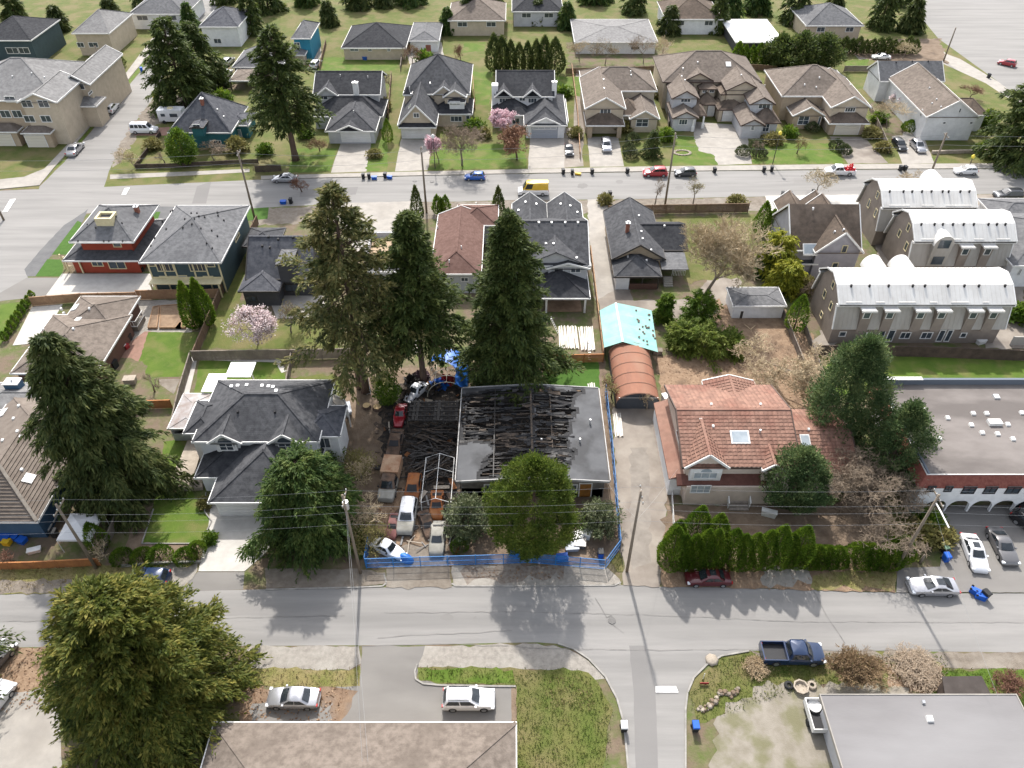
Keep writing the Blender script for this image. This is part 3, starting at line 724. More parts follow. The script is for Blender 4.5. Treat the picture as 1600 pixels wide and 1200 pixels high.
def pole(label, x, y, H, arm=2.4, armz=0.6, can=False, rz=0.0, lamp=False, group='utility poles', r=0.17):
    t = thing('utility_pole', label, 'utility pole', (x, y, 0), rz, group, True)
    q = MB(); q.smooth = True; q.tube([(0, 0, 0), (0, 0, H)], [r, r * .68], 10); q.build('pole', POLEW, t, (0, 0, 0))
    if arm:
        q = MB(); q.box(-arm / 2, arm / 2, -.16, -.04 - .03, H - armz, H - armz + .13); ao = q.build('crossarm', POLEW, t, (0, 0, 0))
        for k in (-.46, -.16, .2, .46):
            q = MB(); q.lathe([(.0, H - armz + .13), (.05, H - armz + .13), (.07, H - armz + .22), (.04, H - armz + .3), (0, H - armz + .32)], 8, (k * arm, -.11)); q.build('insulator', INSUL, ao, (0, 0, 0))
    if can:
        q = MB(); q.smooth = False; q.cyl(.34, 0, H - 2.4, H - 1.4, .27, 12); q.build('transformer', METV, t, (0, 0, 0))
        q = MB(); q.cyl(.34, 0, H - 1.4, H - 1.15, .05, 6); q.build('bushing', INSUL, t, (0, 0, 0))
    if lamp:
        q = MB(); q.tube([(0, 0, H - 1.6), (0, -1.2, H - .9), (0, -2.2, H - .8)], .04, 6); lo = q.build('lamp_arm', METV, t, (0, 0, 0))
        q = MB(); q.box(-.12, .12, -2.7, -2.15, H - .88, H - .72); q.build('lamp_head', METV, lo, (0, 0, 0))
    return t
def wire(label, a, b, sag=0.6, r=0.018, m=None, group='overhead wires', n=14):
    a, b = Vector(a), Vector(b); pts = []
    for k in range(n + 1):
        f = k / n; p = a.lerp(b, f); p.z -= sag * 4 * f * (1 - f); pts.append(p)
    q = MB(); q.tube(pts, r, 4, False); o = q.build('overhead_wire', m or WIRE)
    return tag(o, label, 'wire', group)
BINM = {}
def bin_parts():
    q = MB(); q.add([(-.24,-.28,.06),(.24,-.28,.06),(.24,.28,.06),(-.24,.28,.06),(-.29,-.36,.95),(.29,-.36,.95),(.29,.36,.95),(-.29,.36,.95)], [(0,3,2,1),(4,5,6,7),(0,1,5,4),(1,2,6,5),(2,3,7,6),(3,0,4,7)])
    l = MB(); l.add([(-.31,-.39,.955),(.31,-.39,.955),(.31,.4,.955),(-.31,.4,.955),(-.27,-.33,1.05),(.27,-.33,1.05),(.27,.38,1.07),(-.27,.38,1.07)], [(4,5,6,7),(0,1,5,4),(1,2,6,5),(2,3,7,6),(3,0,4,7)])
    w = MB(); w.tube([(-.3,.3,.12),(-.2,.3,.12)], .12, 10); w.tube([(.2,.3,.12),(.3,.3,.12)], .12, 10)
    h = MB(); h.tube([(-.2, .44, .98), (.2, .44, .98)], .025, 6); h.box(-.21, -.17, .38, .45, .95, 1.0); h.box(.17, .21, .38, .45, .95, 1.0)
    return q, l, w, h
def wheelie(label, px, py, m, lid=None, rz=0.0, group='wheelie bins at the kerb', world=None, fall=False):
    p = P(px, py) if world is None else Vector(world)
    if ('b', m.name) not in BINM:
        q, l, w, h = bin_parts(); lm = lid or m
        BINM[('b', m.name)] = (q.mesh('bin_body', m), w.mesh('wheels', TYRE), h.mesh('handle', BLK))
    lm = lid or m
    if ('l', lm.name) not in BINM: BINM[('l', lm.name)] = bin_parts()[1].mesh('lid', lm)
    t = thing('wheelie_bin', label, 'wheelie bin', (p.x, p.y, .36 if fall else 0), rz, group, True)
    if fall: t.rotation_euler = (math.radians(90), 0, rz)
    b, w, h = BINM[('b', m.name)]
    link('bin_body', b, t); link('lid', BINM[('l', lm.name)], t); link('wheels', w, t); link('handle', h, t)
    return t
# ------------------------------------------------------------------ ground sheets
LV = []
def level(p):
    """4 mm above every earlier sheet whose extent this one overlaps"""
    bb = (min(a[0] for a in p), max(a[0] for a in p), min(a[1] for a in p), max(a[1] for a in p)); k = 0
    for o, l in LV:
        if o[0] < bb[1] and bb[0] < o[1] and o[2] < bb[3] and bb[2] < o[3]: k = max(k, l)
    LV.append((bb, k + 1)); return 0.004 * (k + 1)
def sheet(name, pts, m, jag=0.0, lift=None, kind='structure', label=None, step=0.7, world=False, z=None):
    """a ground sheet through surveyed points; `jag` frays its rim; each new sheet lies 4 mm above the one before"""
    p = [Vector((a[0], a[1], 0)) if world else P(a[0], a[1]) for a in pts]
    if jag:
        out = []
        for a, b in zip(p, p[1:] + p[:1]):
            n = max(1, int((b - a).length / step)); nn = Vector((-(b - a).y, (b - a).x, 0)).normalized()
            for k in range(n):
                q = a.lerp(b, k / n); out.append(q + nn * (RN.gauss(0, 1) * jag * (1 if k else .4)))
        p = out
    z = level(p)
    q = MB(); q.poly(*[(a.x, a.y, z) for a in p])
    o = q.build(name, m); tag(o, kind=kind)
    if label: tag(o, label)
    return o
def kerb(pts, m, w=0.16, h=0.12, world=False, name='kerb'):
    p = [Vector((a[0], a[1], 0)) if world else P(a[0], a[1]) for a in pts]
    q = MB()
    for a, b in zip(p[:-1], p[1:]): q.bar(a + Vector((0, 0, h / 2)), b + Vector((0, 0, h / 2)), w, h)
    o = q.build(name, m); tag(o, kind='structure'); return o
def slab(name, pts, z0, z1, m, kind='structure', world=False):
    p = [Vector((a[0], a[1], 0)) if world else P(a[0], a[1]) for a in pts]; n = len(p); q = MB()
    ar = sum(p[i].x * p[(i + 1) % n].y - p[(i + 1) % n].x * p[i].y for i in range(n))
    if ar < 0: p = p[::-1]
    q.add([(a.x, a.y, z0) for a in p] + [(a.x, a.y, z1) for a in p], [tuple(range(n, 2 * n))] + [(i, (i + 1) % n, n + (i + 1) % n, n + i) for i in range(n)])
    o = q.build(name, m); return tag(o, kind=kind)
# ------------------------------------------------------------------ ground materials and sheets
EARTH = mat('yard_earth', (0.135, 0.10, 0.07), 0.95, (0.085, 0.105, 0.03), 0.35, detail=8, lo=.42, hi=.6, bump=.5, bscale=5, col3=(0.17, 0.135, 0.09), scale3=1.3, mix3=.6)
SOIL = mat('brown_soil', (0.14, 0.10, 0.068), 0.97, (0.20, 0.15, 0.108), 0.8, detail=9, bump=.6, bscale=6, col3=(0.06, 0.042, 0.03), scale3=.35, mix3=.6)
LEAFY = mat('leaf_strewn_soil', (0.19, 0.125, 0.08), 0.97, (0.27, 0.19, 0.125), 1.6, detail=10, bump=.7, bscale=9, col3=(0.10, 0.066, 0.045), scale3=.5, mix3=.7)
LAWN = mat('lawn_grass', (0.060, 0.108, 0.011), 0.95, (0.09, 0.135, 0.018), 0.45, detail=10, bump=.7, bscale=14, col3=(0.14, 0.135, 0.045), scale3=.38, mix3=.75, lo3=.48, hi3=.66)
LAWN2 = mat('rough_grass', (0.072, 0.098, 0.017), 0.95, (0.115, 0.115, 0.034), 0.5, detail=10, bump=.8, bscale=10, col3=(0.165, 0.128, 0.065), scale3=.22, mix3=.6, lo3=.46, hi3=.62)
DRY = mat('dry_grass', (0.20, 0.165, 0.07), 0.95, (0.125, 0.13, 0.035), 0.6, detail=10, bump=.8, bscale=9, col3=(0.26, 0.20, 0.12), scale3=.35, mix3=.6)
TURF = mat('fresh_turf', (0.038, 0.092, 0.010), 0.95, (0.05, 0.11, 0.014), 1.5, bump=.4, bscale=14)
def asph(name, c, c2, st, sc=.16): return mat(name, c, 0.9, c2, 0.3, detail=11, lo=.3, hi=.7, bump=.12, bscale=30, col3=st, scale3=sc, mix3=.55, lo3=.46, hi3=.72, stretch=(.35, 1, 1), spec=.25)
ROAD = mat('road_asphalt', (0.238, 0.229, 0.217), 0.9, (0.192, 0.185, 0.176), .55, detail=12, lo=.38, hi=.66, bump=.12, bscale=30, col3=(0.155, 0.15, 0.143), scale3=.3, mix3=.6, lo3=.5, hi3=.72, stretch=(.1, 1.3, 1), spec=.25)
ROADN = mat('new_asphalt', (0.10, 0.10, 0.102), 0.9, (0.125, 0.124, 0.124), .8, detail=9, bump=.15, bscale=30, col3=(0.15, 0.148, 0.145), scale3=.3, mix3=.5)
LOT = asph('lot_asphalt', (0.165, 0.155, 0.145), (0.20, 0.19, 0.175), (0.115, 0.108, 0.10), .2)
PATCH = asph('asphalt_patch', (0.165, 0.158, 0.152), (0.185, 0.178, 0.17), (0.15, 0.145, 0.14))
CONC = mat('concrete_paving', (0.33, 0.305, 0.27), 0.9, (0.27, 0.25, 0.225), .7, detail=9, bump=.15, bscale=18, col3=(0.22, 0.2, 0.175), scale3=.2, mix3=.6)
CONCL = mat('light_concrete', (0.45, 0.43, 0.395), 0.85, (0.38, 0.36, 0.33), .9, detail=8, bump=.1, bscale=18, col3=(0.32, 0.30, 0.27), scale3=.25, mix3=.5)
CONCB = mat('worn_drive', (0.215, 0.185, 0.155), 0.92, (0.27, 0.24, 0.205), .5, detail=10, bump=.25, bscale=14, col3=(0.135, 0.112, 0.095), scale3=.24, mix3=.75, lo3=.44, hi3=.66)
KERBM = mat('kerb_concrete', (0.31, 0.295, 0.27), 0.9, (0.2, 0.19, 0.175), 1.2, bump=.2)
GRAVL = mat('grey_gravel', (0.31, 0.285, 0.25), 0.97, (0.22, 0.2, 0.175), 2.2, detail=12, bump=.8, bscale=22, col3=(0.36, 0.34, 0.30), scale3=.3, mix3=.6)
GRAVD = mat('dirty_gravel', (0.215, 0.185, 0.15), 0.97, (0.15, 0.125, 0.10), 1.4, detail=12, bump=.8, bscale=18, col3=(0.27, 0.245, 0.21), scale3=.3, mix3=.65)
PAINTW = mat('road_paint', (0.72, 0.71, 0.69), 0.8, (0.5, 0.49, 0.47), 1.8, lo=.5, hi=.75, detail=8)
PAVERP = mat('red_pavers', (0.26, 0.15, 0.115), 0.9, (0.20, 0.12, 0.09), 1.2, bump=.2)
DECKW = mat('tan_deck', (0.36, 0.265, 0.17), 0.8, (0.29, 0.21, 0.135), .9, lines=('X', 0.28, .7), bump=.1)
STONE = mat('stone_pavers', (0.36, 0.31, 0.25), 0.9, (0.27, 0.23, 0.185), 1.5, bump=.3)

tag(sheet('ground', [(-900, -200), (900, -200), (900, 1600), (-900, 1600)], EARTH, world=True), kind='structure')
sheet('yard', [(-350, -40), (1950, -40), (1900, 268), (-350, 300)], LAWN2, jag=.3)
# streets
sheet('road', [(-60, 300), (165, 292), (400, 281), (660, 275), (800, 272), (1000, 269), (1300, 265.5), (1700, 263), (1800, 301), (1600, 303), (1380, 305), (1200, 307), (1000, 311), (800, 313), (560, 318), (450, 322), (395, 326), (235, 326), (128, 334), (100, 352), (60, 395), (40, 422), (44, 436), (-40, 480), (-300, 560), (-300, 330)], ROAD, step=3, jag=.03)
sheet('side_street', [(62, 291), (100, 254), (131, 219), (161, 184), (188, 149), (218, 114), (246, 74), (300, -10), (335, -60), (420, -60), (350, 0), (290, 60), (258, 110), (246, 140), (236, 158), (212, 190), (192, 222), (170, 268), (163, 291), (160, 300), (60, 300)], ROAD, jag=.05, step=3)
sheet('side_street', [(1466, 60), (1400, -20), (1700, -40), (1720, 150), (1600, 158), (1560, 128)], ROAD, step=3)
sheet('pavement', [(1478, 84), (1500, 92), (1560, 128), (1600, 158), (1660, 220), (1640, 222), (1585, 160), (1540, 130), (1470, 98), (1440, 66), (1460, 60)], CONC)
sheet('road', [(-200, 931), (0, 929), (105, 928), (400, 921), (560, 918.5), (800, 915.5), (975, 914.5), (1030, 917), (1200, 920), (1400, 926), (1500, 927), (1800, 927), (1800, 1021), (1480, 1018), (1170, 1017), (1128, 1024), (1104, 1038), (1084, 1058), (1074, 1082), (1071, 1110), (1071, 1240), (985, 1240), (975, 1132), (964, 1092), (946, 1058), (920, 1030), (896, 1014), (872, 1006), (840, 1003.5), (660, 1008), (560, 1008.5), (390, 1009), (-200, 1013)], ROAD, step=3, jag=.03)
sheet('asphalt_patch', [(983, 1009), (1008, 1009), (1013, 1030), (1024, 1075), (1030, 1240), (994, 1240), (990, 1080)], PATCH, jag=.02)
sheet('asphalt_patch', [(308, 291), (330, 284), (322, 318), (300, 318)], PATCH)
sheet('asphalt_patch', [(920, 328), (950, 326), (949, 340), (919, 342)], PATCH)
# crack seams and painted lines
CRACK = mat('tar_seam', (0.12, 0.115, 0.108), 0.85, (0.19, 0.18, 0.17), .8)
def seam(pts, w=.032):
    p = [P(*a) for a in pts]; q = MB(); z = .06
    out = []
    for a, b in zip(p[:-1], p[1:]):
        n = max(1, int((b - a).length / .8))
        for k in range(n): out.append(a.lerp(b, k / n) + Vector((0, RN.gauss(0, .04), 0)))
    out.append(p[-1])
    for a, b in zip(out[:-1], out[1:]):
        nn = Vector((-(b - a).y, (b - a).x, 0)).normalized() * w * RN.uniform(.3, .7)
        q.poly(((a - nn).x, (a - nn).y, z), ((b - nn).x, (b - nn).y, z), ((b + nn).x, (b + nn).y, z), ((a + nn).x, (a + nn).y, z))
    tag(q.build('road_seam', CRACK), kind='structure')
for s_ in ([(0, 971), (200, 969), (540, 962)], [(560, 1010), (700, 1006), (900, 1015), (1200, 1016), (1480, 1016)], [(600, 958), (780, 956), (980, 960), (1240, 972), (1600, 973)], [(590, 996), (760, 988), (800, 985)],
           [(930, 935), (948, 965), (955, 962), (960, 968), (956, 976), (950, 970), (975, 990)], [(660, 300), (900, 292), (1180, 286), (1300, 280)], [(0, 301), (200, 302), (420, 289), (560, 284), (680, 282)], [(1270, 920), (1290, 960), (1320, 1005)], [(560, 318), (548, 340), (556, 395)], [(640, 330), (690, 340)]):
    seam(s_)
def paintq(pts):
    q = MB(); q.poly(*[(*P(*a)[:2], .064) for a in pts]); tag(q.build('road_marking', PAINTW), kind='structure')
paintq([(1024, 1072.5), (1056, 1072.5), (1060, 1082.5), (1024.5, 1082.5)])
paintq([(195, 294.5), (203, 293.5), (197, 304.5), (190, 305)])
paintq([(16, 312), (25, 311), (12, 331), (4, 332)])
# manhole lid
q = MB(); c0 = P(956, 970); q.cyl(c0.x, c0.y, 0, .07, .38, 20); tag(q.build('manhole_lid', mat('cast_iron', (0.12, 0.115, 0.11), .6, bump=.5, bscale=20)), kind='structure')
for mx, my in ((648, 283), (675, 284)):
    q = MB(); c0 = P(mx, my); q.cyl(c0.x, c0.y, 0, .07, .42, 16); tag(q.build('manhole_lid', MATS['cast_iron']), kind='structure')
sheet('asphalt_patch', [(470, 296), (560, 292), (556, 304), (468, 308)], PATCH, jag=.02)
sheet('asphalt_patch', [(1080, 952), (1180, 955), (1182, 966), (1078, 964)], asph('second_patch', (.2, .192, .182), (.21, .2, .19), (.18, .172, .163)), jag=.02)
sheet('asphalt_patch', [(230, 952), (420, 946), (424, 960), (232, 966)], MATS['second_patch'], jag=.02)
sheet('asphalt_patch', [(1240, 278), (1330, 275), (1330, 283), (1240, 286)], MATS['second_patch'], jag=.02)
for k in range(26):
    x_, y_ = RN.choice([(RN.uniform(0, 1590), RN.uniform(932, 1002)), (RN.uniform(420, 1590), RN.uniform(284, 300)), (RN.uniform(600, 790), RN.uniform(1075, 1120)), (RN.uniform(1480, 1600), RN.uniform(830, 915)), (RN.uniform(985, 1028), RN.uniform(680, 880))]); r_ = RN.uniform(1.5, 7)
    sheet('asphalt_stain', [(x_ + r_ * 1.7 * math.cos(t * .7), y_ + r_ * .8 * math.sin(t * .7)) for t in range(9)], asph('oil_stain', (.17, .163, .154), (.2, .192, .182), (.145, .14, .133)), jag=.12, step=.3)
# far pavement
slab('pavement', [(408, 275.5), (600, 270), (800, 265.5), (1000, 261), (1300, 257.5), (1700, 255), (1700, 262.5), (1300, 265), (1000, 268.5), (800, 271.5), (600, 276), (408, 280.5)], 0, .12, CONC)
for x_ in list(range(430, 1700, 34)):
    a, b = P(x_, 276 - (x_ - 408) * .018), P(x_, 279 - (x_ - 408) * .018)
slab('pavement', [(-120, 296), (0, 281), (38, 277), (70, 264), (110, 222), (150, 172), (196, 116), (235, 64), (300, -20), (312, -20), (243, 74), (206, 118), (160, 175), (121, 222), (84, 263), (62, 290), (0, 296), (-100, 318)], 0, .12, CONC)
sheet('verge_grass', [(246, 72), (217, 113), (187, 148), (160, 183), (130, 218), (100, 253), (84, 264), (124, 221), (164, 174), (208, 117), (244, 73)], LAWN, jag=.1)
slab('footpath', [(172, 273), (300, 268), (390, 264), (390, 269), (300, 274), (172, 280)], 0, .03, CONC)
sheet('gravel_edge', [(205, 195), (236, 160), (262, 140), (300, 160), (262, 190), (225, 200), (190, 250), (176, 262), (180, 240)], GRAVD, jag=.3)
for pts_, m_ in (([(533, 222), (580, 222), (573, 268), (517, 270)], CONC), ([(627, 217), (676, 218), (668, 266), (617, 268)], CONC), ([(828, 216), (884, 216), (882, 262), (825, 264)], CONC), ([(882, 200), (905, 200), (912, 260), (882, 262)], CONCB), ([(918, 214), (966, 214), (975, 260), (922, 261)], CONC),
        ([(1085, 190), (1165, 196), (1175, 256), (1120, 258), (1115, 242), (1092, 236), (1084, 215)], CONC), ([(1296, 213), (1350, 214), (1388, 255), (1325, 256)], CONCB), ([(1390, 206), (1440, 206), (1460, 255), (1410, 256)], CONC), ([(900, 100), (905, 100), (914, 200), (908, 255), (896, 200)], CONCB),
        ([(340, 100), (365, 85), (385, 140), (330, 142), (310, 125)], EARTH), ([(630, 66), (690, 66), (695, 95), (640, 100)], CONC), ([(480, 66), (500, 66), (505, 100), (490, 108)], CONC), ([(1330, 80), (1380, 78), (1376, 92), (1345, 96)], CONCB)):
    sheet('driveway', pts_, m_, jag=.05, step=2)
for pts_ in ([(460, 232), (526, 232), (516, 268), (450, 270)], [(580, 222), (605, 215), (606, 268), (571, 268)], [(676, 225), (822, 225), (822, 262), (670, 266)], [(1052, 212), (1084, 212), (1092, 236), (1115, 242), (1122, 258), (1050, 259)], [(1172, 224), (1310, 224), (1318, 256), (1176, 256)], [(868, 120), (930, 120), (915, 150), (868, 150)], [(735, 112), (770, 112), (765, 165), (736, 165)], [(500, 90), (625, 88), (625, 110), (490, 112)], [(1320, 96), (1358, 92), (1352, 110), (1320, 112)], [(455, 66), (480, 66), (470, 105), (440, 108)], [(725, 66), (760, 66), (756, 80), (724, 82)]):
    sheet('lawn', pts_, LAWN, jag=.15)
sheet('front_garden', [(975, 212), (1048, 212), (1048, 259), (978, 260)], LAWN2, jag=.2); sheet('hedge_bed', [(1150, 66), (1470, 60), (1480, 100), (1380, 100), (1330, 84), (1150, 88)], SOIL, jag=.3)
sheet('yard_soil', [(885, 66), (1050, 66), (1030, 108), (890, 108)], EARTH, jag=.3); sheet('yard_soil', [(1352, 128), (1440, 128), (1410, 212), (1368, 212)], EARTH, jag=.3)
sheet('drive_pavers', [(206, 202), (272, 198), (276, 212), (210, 212)], PAVERP, jag=.05)
# south edge of the far street
sheet('gravel_edge', [(395, 327), (560, 319), (800, 314), (1000, 312), (1200, 308), (1380, 306), (1380, 318), (1200, 330), (1000, 328), (948, 322), (948, 332), (395, 352)], GRAVD, jag=.15)
sheet('forecourt', [(520, 318), (660, 314), (660, 345), (630, 395), (560, 395), (540, 372)], CONC, jag=.05)
sheet('driveway', [(918, 312), (948, 311), (952, 342), (966, 420), (990, 470), (1080, 468), (1120, 420), (1160, 440), (1110, 500), (1030, 500), (1000, 520), (940, 500), (925, 420)], CONCB, jag=.15)
sheet('driveway', [(918, 312), (948, 311), (951, 342), (960, 420), (966, 450), (930, 470), (922, 400)], CONC, jag=.08)
sheet('forecourt', [(1195, 306), (1352, 304), (1352, 330), (1340, 345), (1215, 345), (1205, 330)], CONCL, jag=.05)
sheet('lawn', [(1490, 315), (1530, 315), (1540, 340), (1500, 345)], LAWN, jag=.2)
sheet('lawn', [(1055, 322), (1105, 321), (1105, 328), (1055, 328)], LAWN2, jag=.2)
sheet('lawn', [(1030, 340), (1180, 335), (1190, 430), (1070, 440), (1060, 380)], LAWN2, jag=.3)
# red house corner
sheet('footway', [(131, 332), (138, 326), (130, 345), (118, 368), (78, 402), (55, 432), (43, 432), (38, 421), (62, 392), (100, 352)], ROADN, jag=.03)
sheet('footway', [(225, 322), (400, 326), (400, 345), (225, 345)], ROADN)
sheet('lawn', [(121, 345), (128, 348), (108, 398), (81, 398)], TURF); sheet('lawn', [(74, 405), (100, 406), (97, 432), (55, 432)], TURF)
sheet('lawn', [(228, 331), (251, 331), (243, 352), (232, 348)], TURF); sheet('lawn', [(374, 327), (420, 324), (418, 342), (378, 346)], TURF)
sheet('driveway', [(42, 434), (97, 434), (78, 462), (4, 470), (-40, 480)], LOT)
slab('patio', [(97, 428), (238, 428), (240, 462), (72, 462)], 0, .06, CONCL)
sheet('gravel_yard', [(205, 470), (305, 468), (300, 520), (225, 520), (205, 545), (190, 560), (185, 500)], GRAVL, jag=.1)
slab('lot_path', [(98, 476), (62, 536), (20, 540), (50, 480)], 0, .05, CONCL)
sheet('lawn', [(-20, 480), (40, 470), (50, 472), (0, 540), (-30, 560)], LAWN)
sheet('paver_path', [(226, 518), (236, 518), (205, 592), (180, 592), (160, 600), (190, 545)], PAVERP)
sheet('lawn', [(232, 519), (311, 519), (284, 588), (208, 590)], LAWN, jag=.06)
sheet('gravel_bed', [(207, 594), (282, 592), (270, 618), (205, 618)], GRAVD, jag=.05)
sheet('yard_soil', [(-60, 560), (210, 560), (290, 640), (300, 700), (240, 790), (200, 880), (-60, 890)], EARTH, jag=.3)
sheet('lawn', [(370, 497), (528, 500), (528, 545), (315, 545), (325, 520)], LAWN2, jag=.1)
sheet('lawn', [(345, 460), (385, 380), (398, 382), (375, 470), (350, 520), (320, 520)], LAWN2, jag=.1)
slab('patio', [(418, 460), (505, 462), (512, 498), (432, 498)], 0, .08, CONC)
sheet('lawn', [(312, 562), (440, 568), (446, 590), (446, 620), (300, 640)], LAWN, jag=.05)
sheet('yard_lawn', [(452, 590), (545, 585), (560, 615), (540, 640), (450, 640)], LAWN2, jag=.3)
slab('lot_path', [(300, 556), (436, 560), (448, 580), (440, 583), (430, 566), (308, 563), (290, 640), (282, 640)], 0, .05, CONCL)
sheet('lawn', [(256, 690), (290, 685), (296, 700), (268, 745), (262, 770), (300, 765), (320, 800), (330, 815), (312, 850), (222, 849), (240, 790), (250, 740)], LAWN, jag=.05)
sheet('planting_bed', [(213, 800), (240, 790), (220, 849), (312, 850), (330, 815), (333, 812), (315, 878), (190, 880)], SOIL, jag=.1)
slab('driveway', [(332, 766), (388, 766), (432, 800), (420, 860), (382, 893), (310, 893), (325, 830)], 0, .05, CONCL)
sheet('driveway_apron', [(308, 894), (382, 894), (380, 921), (282, 925), (290, 905)], LOT)
sheet('verge', [(-200, 884), (155, 880), (190, 884), (310, 880), (308, 894), (280, 926), (0, 928), (-200, 930)], DRY, jag=.1)
sheet('gravel_edge', [(215, 888), (306, 880), (302, 905), (282, 924), (240, 924), (225, 905)], GRAVL, jag=.2)
sheet('gravel_edge', [(-100, 908), (110, 906), (110, 925), (-100, 929)], GRAVD, jag=.15)
# burnt lot
sheet('burnt_lot_soil', [(535, 580), (945, 560), (962, 760), (968, 870), (940, 885), (575, 885), (540, 760)], SOIL, jag=.2)
sheet('leaf_litter', [(590, 775), (655, 760), (655, 845), (612, 850), (588, 850)], LEAFY, jag=.3)
sheet('driveway', [(612, 855), (700, 850), (706, 918), (604, 918), (606, 890)], GRAVD, jag=.15)
sheet('ash_ground', [(592, 600), (722, 604), (720, 790), (706, 850), (640, 800), (632, 730), (598, 735)], mat('ash_and_char', (0.025, 0.022, 0.02), .95, (0.10, 0.075, 0.055), 1.2, detail=10, lo=.45, hi=.7, bump=.8, bscale=5), jag=.3)
sheet('lawn', [(852, 560), (935, 560), (938, 607), (845, 607)], TURF, jag=.05)
sheet('verge', [(414, 888), (568, 890), (602, 895), (604, 912), (560, 918), (415, 921)], GRAVD, jag=.08)
sheet('verge', [(706, 884), (945, 884), (968, 905), (970, 914), (800, 915), (708, 916)], GRAVL, jag=.05)
sheet('leaf_litter', [(730, 884), (880, 884), (880, 908), (720, 906)], mat('littered_gravel', (0.16, 0.125, 0.10), .97, (0.25, 0.22, 0.185), 2.5, detail=11, bump=.7, bscale=14), jag=.4)
sheet('verge_grass', [(950, 872), (972, 862), (974, 893), (964, 894)], LAWN2, jag=.08)
# long driveway and orange-tile lot
sheet('driveway', [(958, 636), (1036, 636), (1046, 760), (1040, 830), (1030, 880), (1030, 918), (974, 915), (974, 870), (962, 760)], CONCB, jag=.15)
sheet('driveway', [(984, 700), (1012, 700), (1018, 880), (988, 890)], mat('worn_drive_strip', (0.17, 0.15, 0.13), .92, (0.24, 0.215, 0.185), .6, detail=10, bump=.2, bscale=14), jag=.12)
sheet('leaf_litter', [(1020, 558), (1120, 545), (1270, 520), (1295, 600), (1285, 690), (1040, 640)], LEAFY, jag=.3)
sheet('leaf_litter', [(1115, 470), (1250, 495), (1260, 530), (1120, 550)], LEAFY, jag=.4)
sheet('front_yard', [(1040, 790), (1300, 790), (1400, 740), (1420, 880), (1030, 890)], SOIL, jag=.2)
sheet('verge', [(1034, 884), (1400, 880), (1398, 926), (1200, 920), (1036, 917)], LEAFY, jag=.1)
sheet('gravel_edge', [(1188, 886), (1262, 886), (1272, 912), (1190, 914)], GRAVL, jag=.25)
sheet('verge_grass', [(1280, 896), (1398, 890), (1398, 922), (1265, 918)], DRY, jag=.2)
sheet('verge_grass', [(1385, 740), (1440, 760), (1440, 880), (1380, 880)], LAWN2, jag=.2)
slab('paver_path', [(1400, 760), (1412, 755), (1425, 800), (1412, 803)], 0, .04, CONCB)
sheet('forecourt', [(1352, 305), (1560, 304), (1600, 340), (1600, 545), (1540, 545), (1500, 440), (1290, 548), (1262, 540), (1380, 420), (1352, 345)], CONCB, jag=.15)
sheet('lawn', [(1276, 556), (1600, 560), (1700, 562), (1720, 620), (1380, 608), (1300, 620)], LAWN, jag=.08)
sheet('parking_lot', [(1448, 806), (1490, 790), (1800, 790), (1800, 927), (1400, 926), (1402, 888), (1468, 886), (1474, 850)], LOT, jag=.015)
# south side
sheet('gravel_edge', [(384, 1010), (560, 1010), (565, 1036), (545, 1047), (390, 1044)], GRAVL, jag=.08)
sheet('gravel_edge', [(664, 1009), (840, 1005), (890, 1015), (920, 1032), (945, 1060), (930, 1062), (905, 1048), (652, 1042)], GRAVL, jag=.08)
sheet('verge_grass', [(380, 1044), (545, 1047), (562, 1040), (562, 1070), (548, 1076), (380, 1074)], DRY, jag=.15)
sheet('driveway', [(566, 1009.5), (664, 1009.5), (655, 1036), (650, 1060), (700, 1070), (806, 1072), (806, 1240), (480, 1240), (500, 1075), (562, 1072)], LOT, jag=.05)
sheet('leaf_litter', [(370, 1072), (548, 1076), (560, 1080), (520, 1135), (380, 1140)], mat('needle_litter', (0.16, 0.105, 0.07), .97, (0.215, 0.15, 0.10), 1.2, detail=10, bump=.6, bscale=10, col3=(0.14, 0.13, 0.12), scale3=.4, mix3=.6), jag=.3)
sheet('driveway', [(395, 1098), (520, 1098), (520, 1240), (380, 1240)], LOT, jag=.25)
sheet('verge_grass', [(652, 1042), (905, 1047), (930, 1062), (958, 1108), (950, 1132), (940, 1240), (806, 1240), (806, 1072), (700, 1068), (655, 1064)], LAWN2, jag=.1)
sheet('verge_grass', [(653, 1044), (800, 1047), (805, 1068), (700, 1067), (655, 1062)], LAWN, jag=.12)
sheet('planting_bed', [(799, 1072), (807, 1072), (808, 1240), (799, 1240)], SOIL, jag=.04)
sheet('drive_soil', [(-60, 1012), (90, 1012), (90, 1090), (50, 1110), (-60, 1110)], LEAFY, jag=.2)
sheet('driveway', [(-60, 1100), (60, 1075), (90, 1080), (100, 1240), (-100, 1240)], CONC, jag=.1)
sheet('verge_grass', [(1128, 1028), (1170, 1020), (1480, 1020), (1480, 1060), (1280, 1070), (1180, 1100), (1090, 1130), (1075, 1085), (1090, 1055)], LAWN2, jag=.15)
sheet('verge', [(1170, 1018), (1480, 1020), (1480, 1036), (1200, 1034)], GRAVD, jag=.2)
sheet('verge', [(1470, 1019), (1800, 1021), (1800, 1046), (1470, 1044)], GRAVD, jag=.08)
sheet('verge_grass', [(1440, 1046), (1800, 1046), (1800, 1120), (1440, 1100)], LAWN, jag=.12)
sheet('verge_soil', [(1380, 1040), (1475, 1040), (1470, 1075), (1390, 1080)], LEAFY, jag=.3)
sheet('courtyard', [(1190, 1070), (1260, 1066), (1420, 1075), (1420, 1240), (1110, 1240), (1120, 1120)], mat('cracked_concrete', (0.25, 0.225, 0.19), .9, (0.18, 0.16, 0.125), .6, detail=11, bump=.3, bscale=10, col3=(0.125, 0.12, 0.06), scale3=.45, mix3=.8, lo3=.46, hi3=.62), jag=.3)
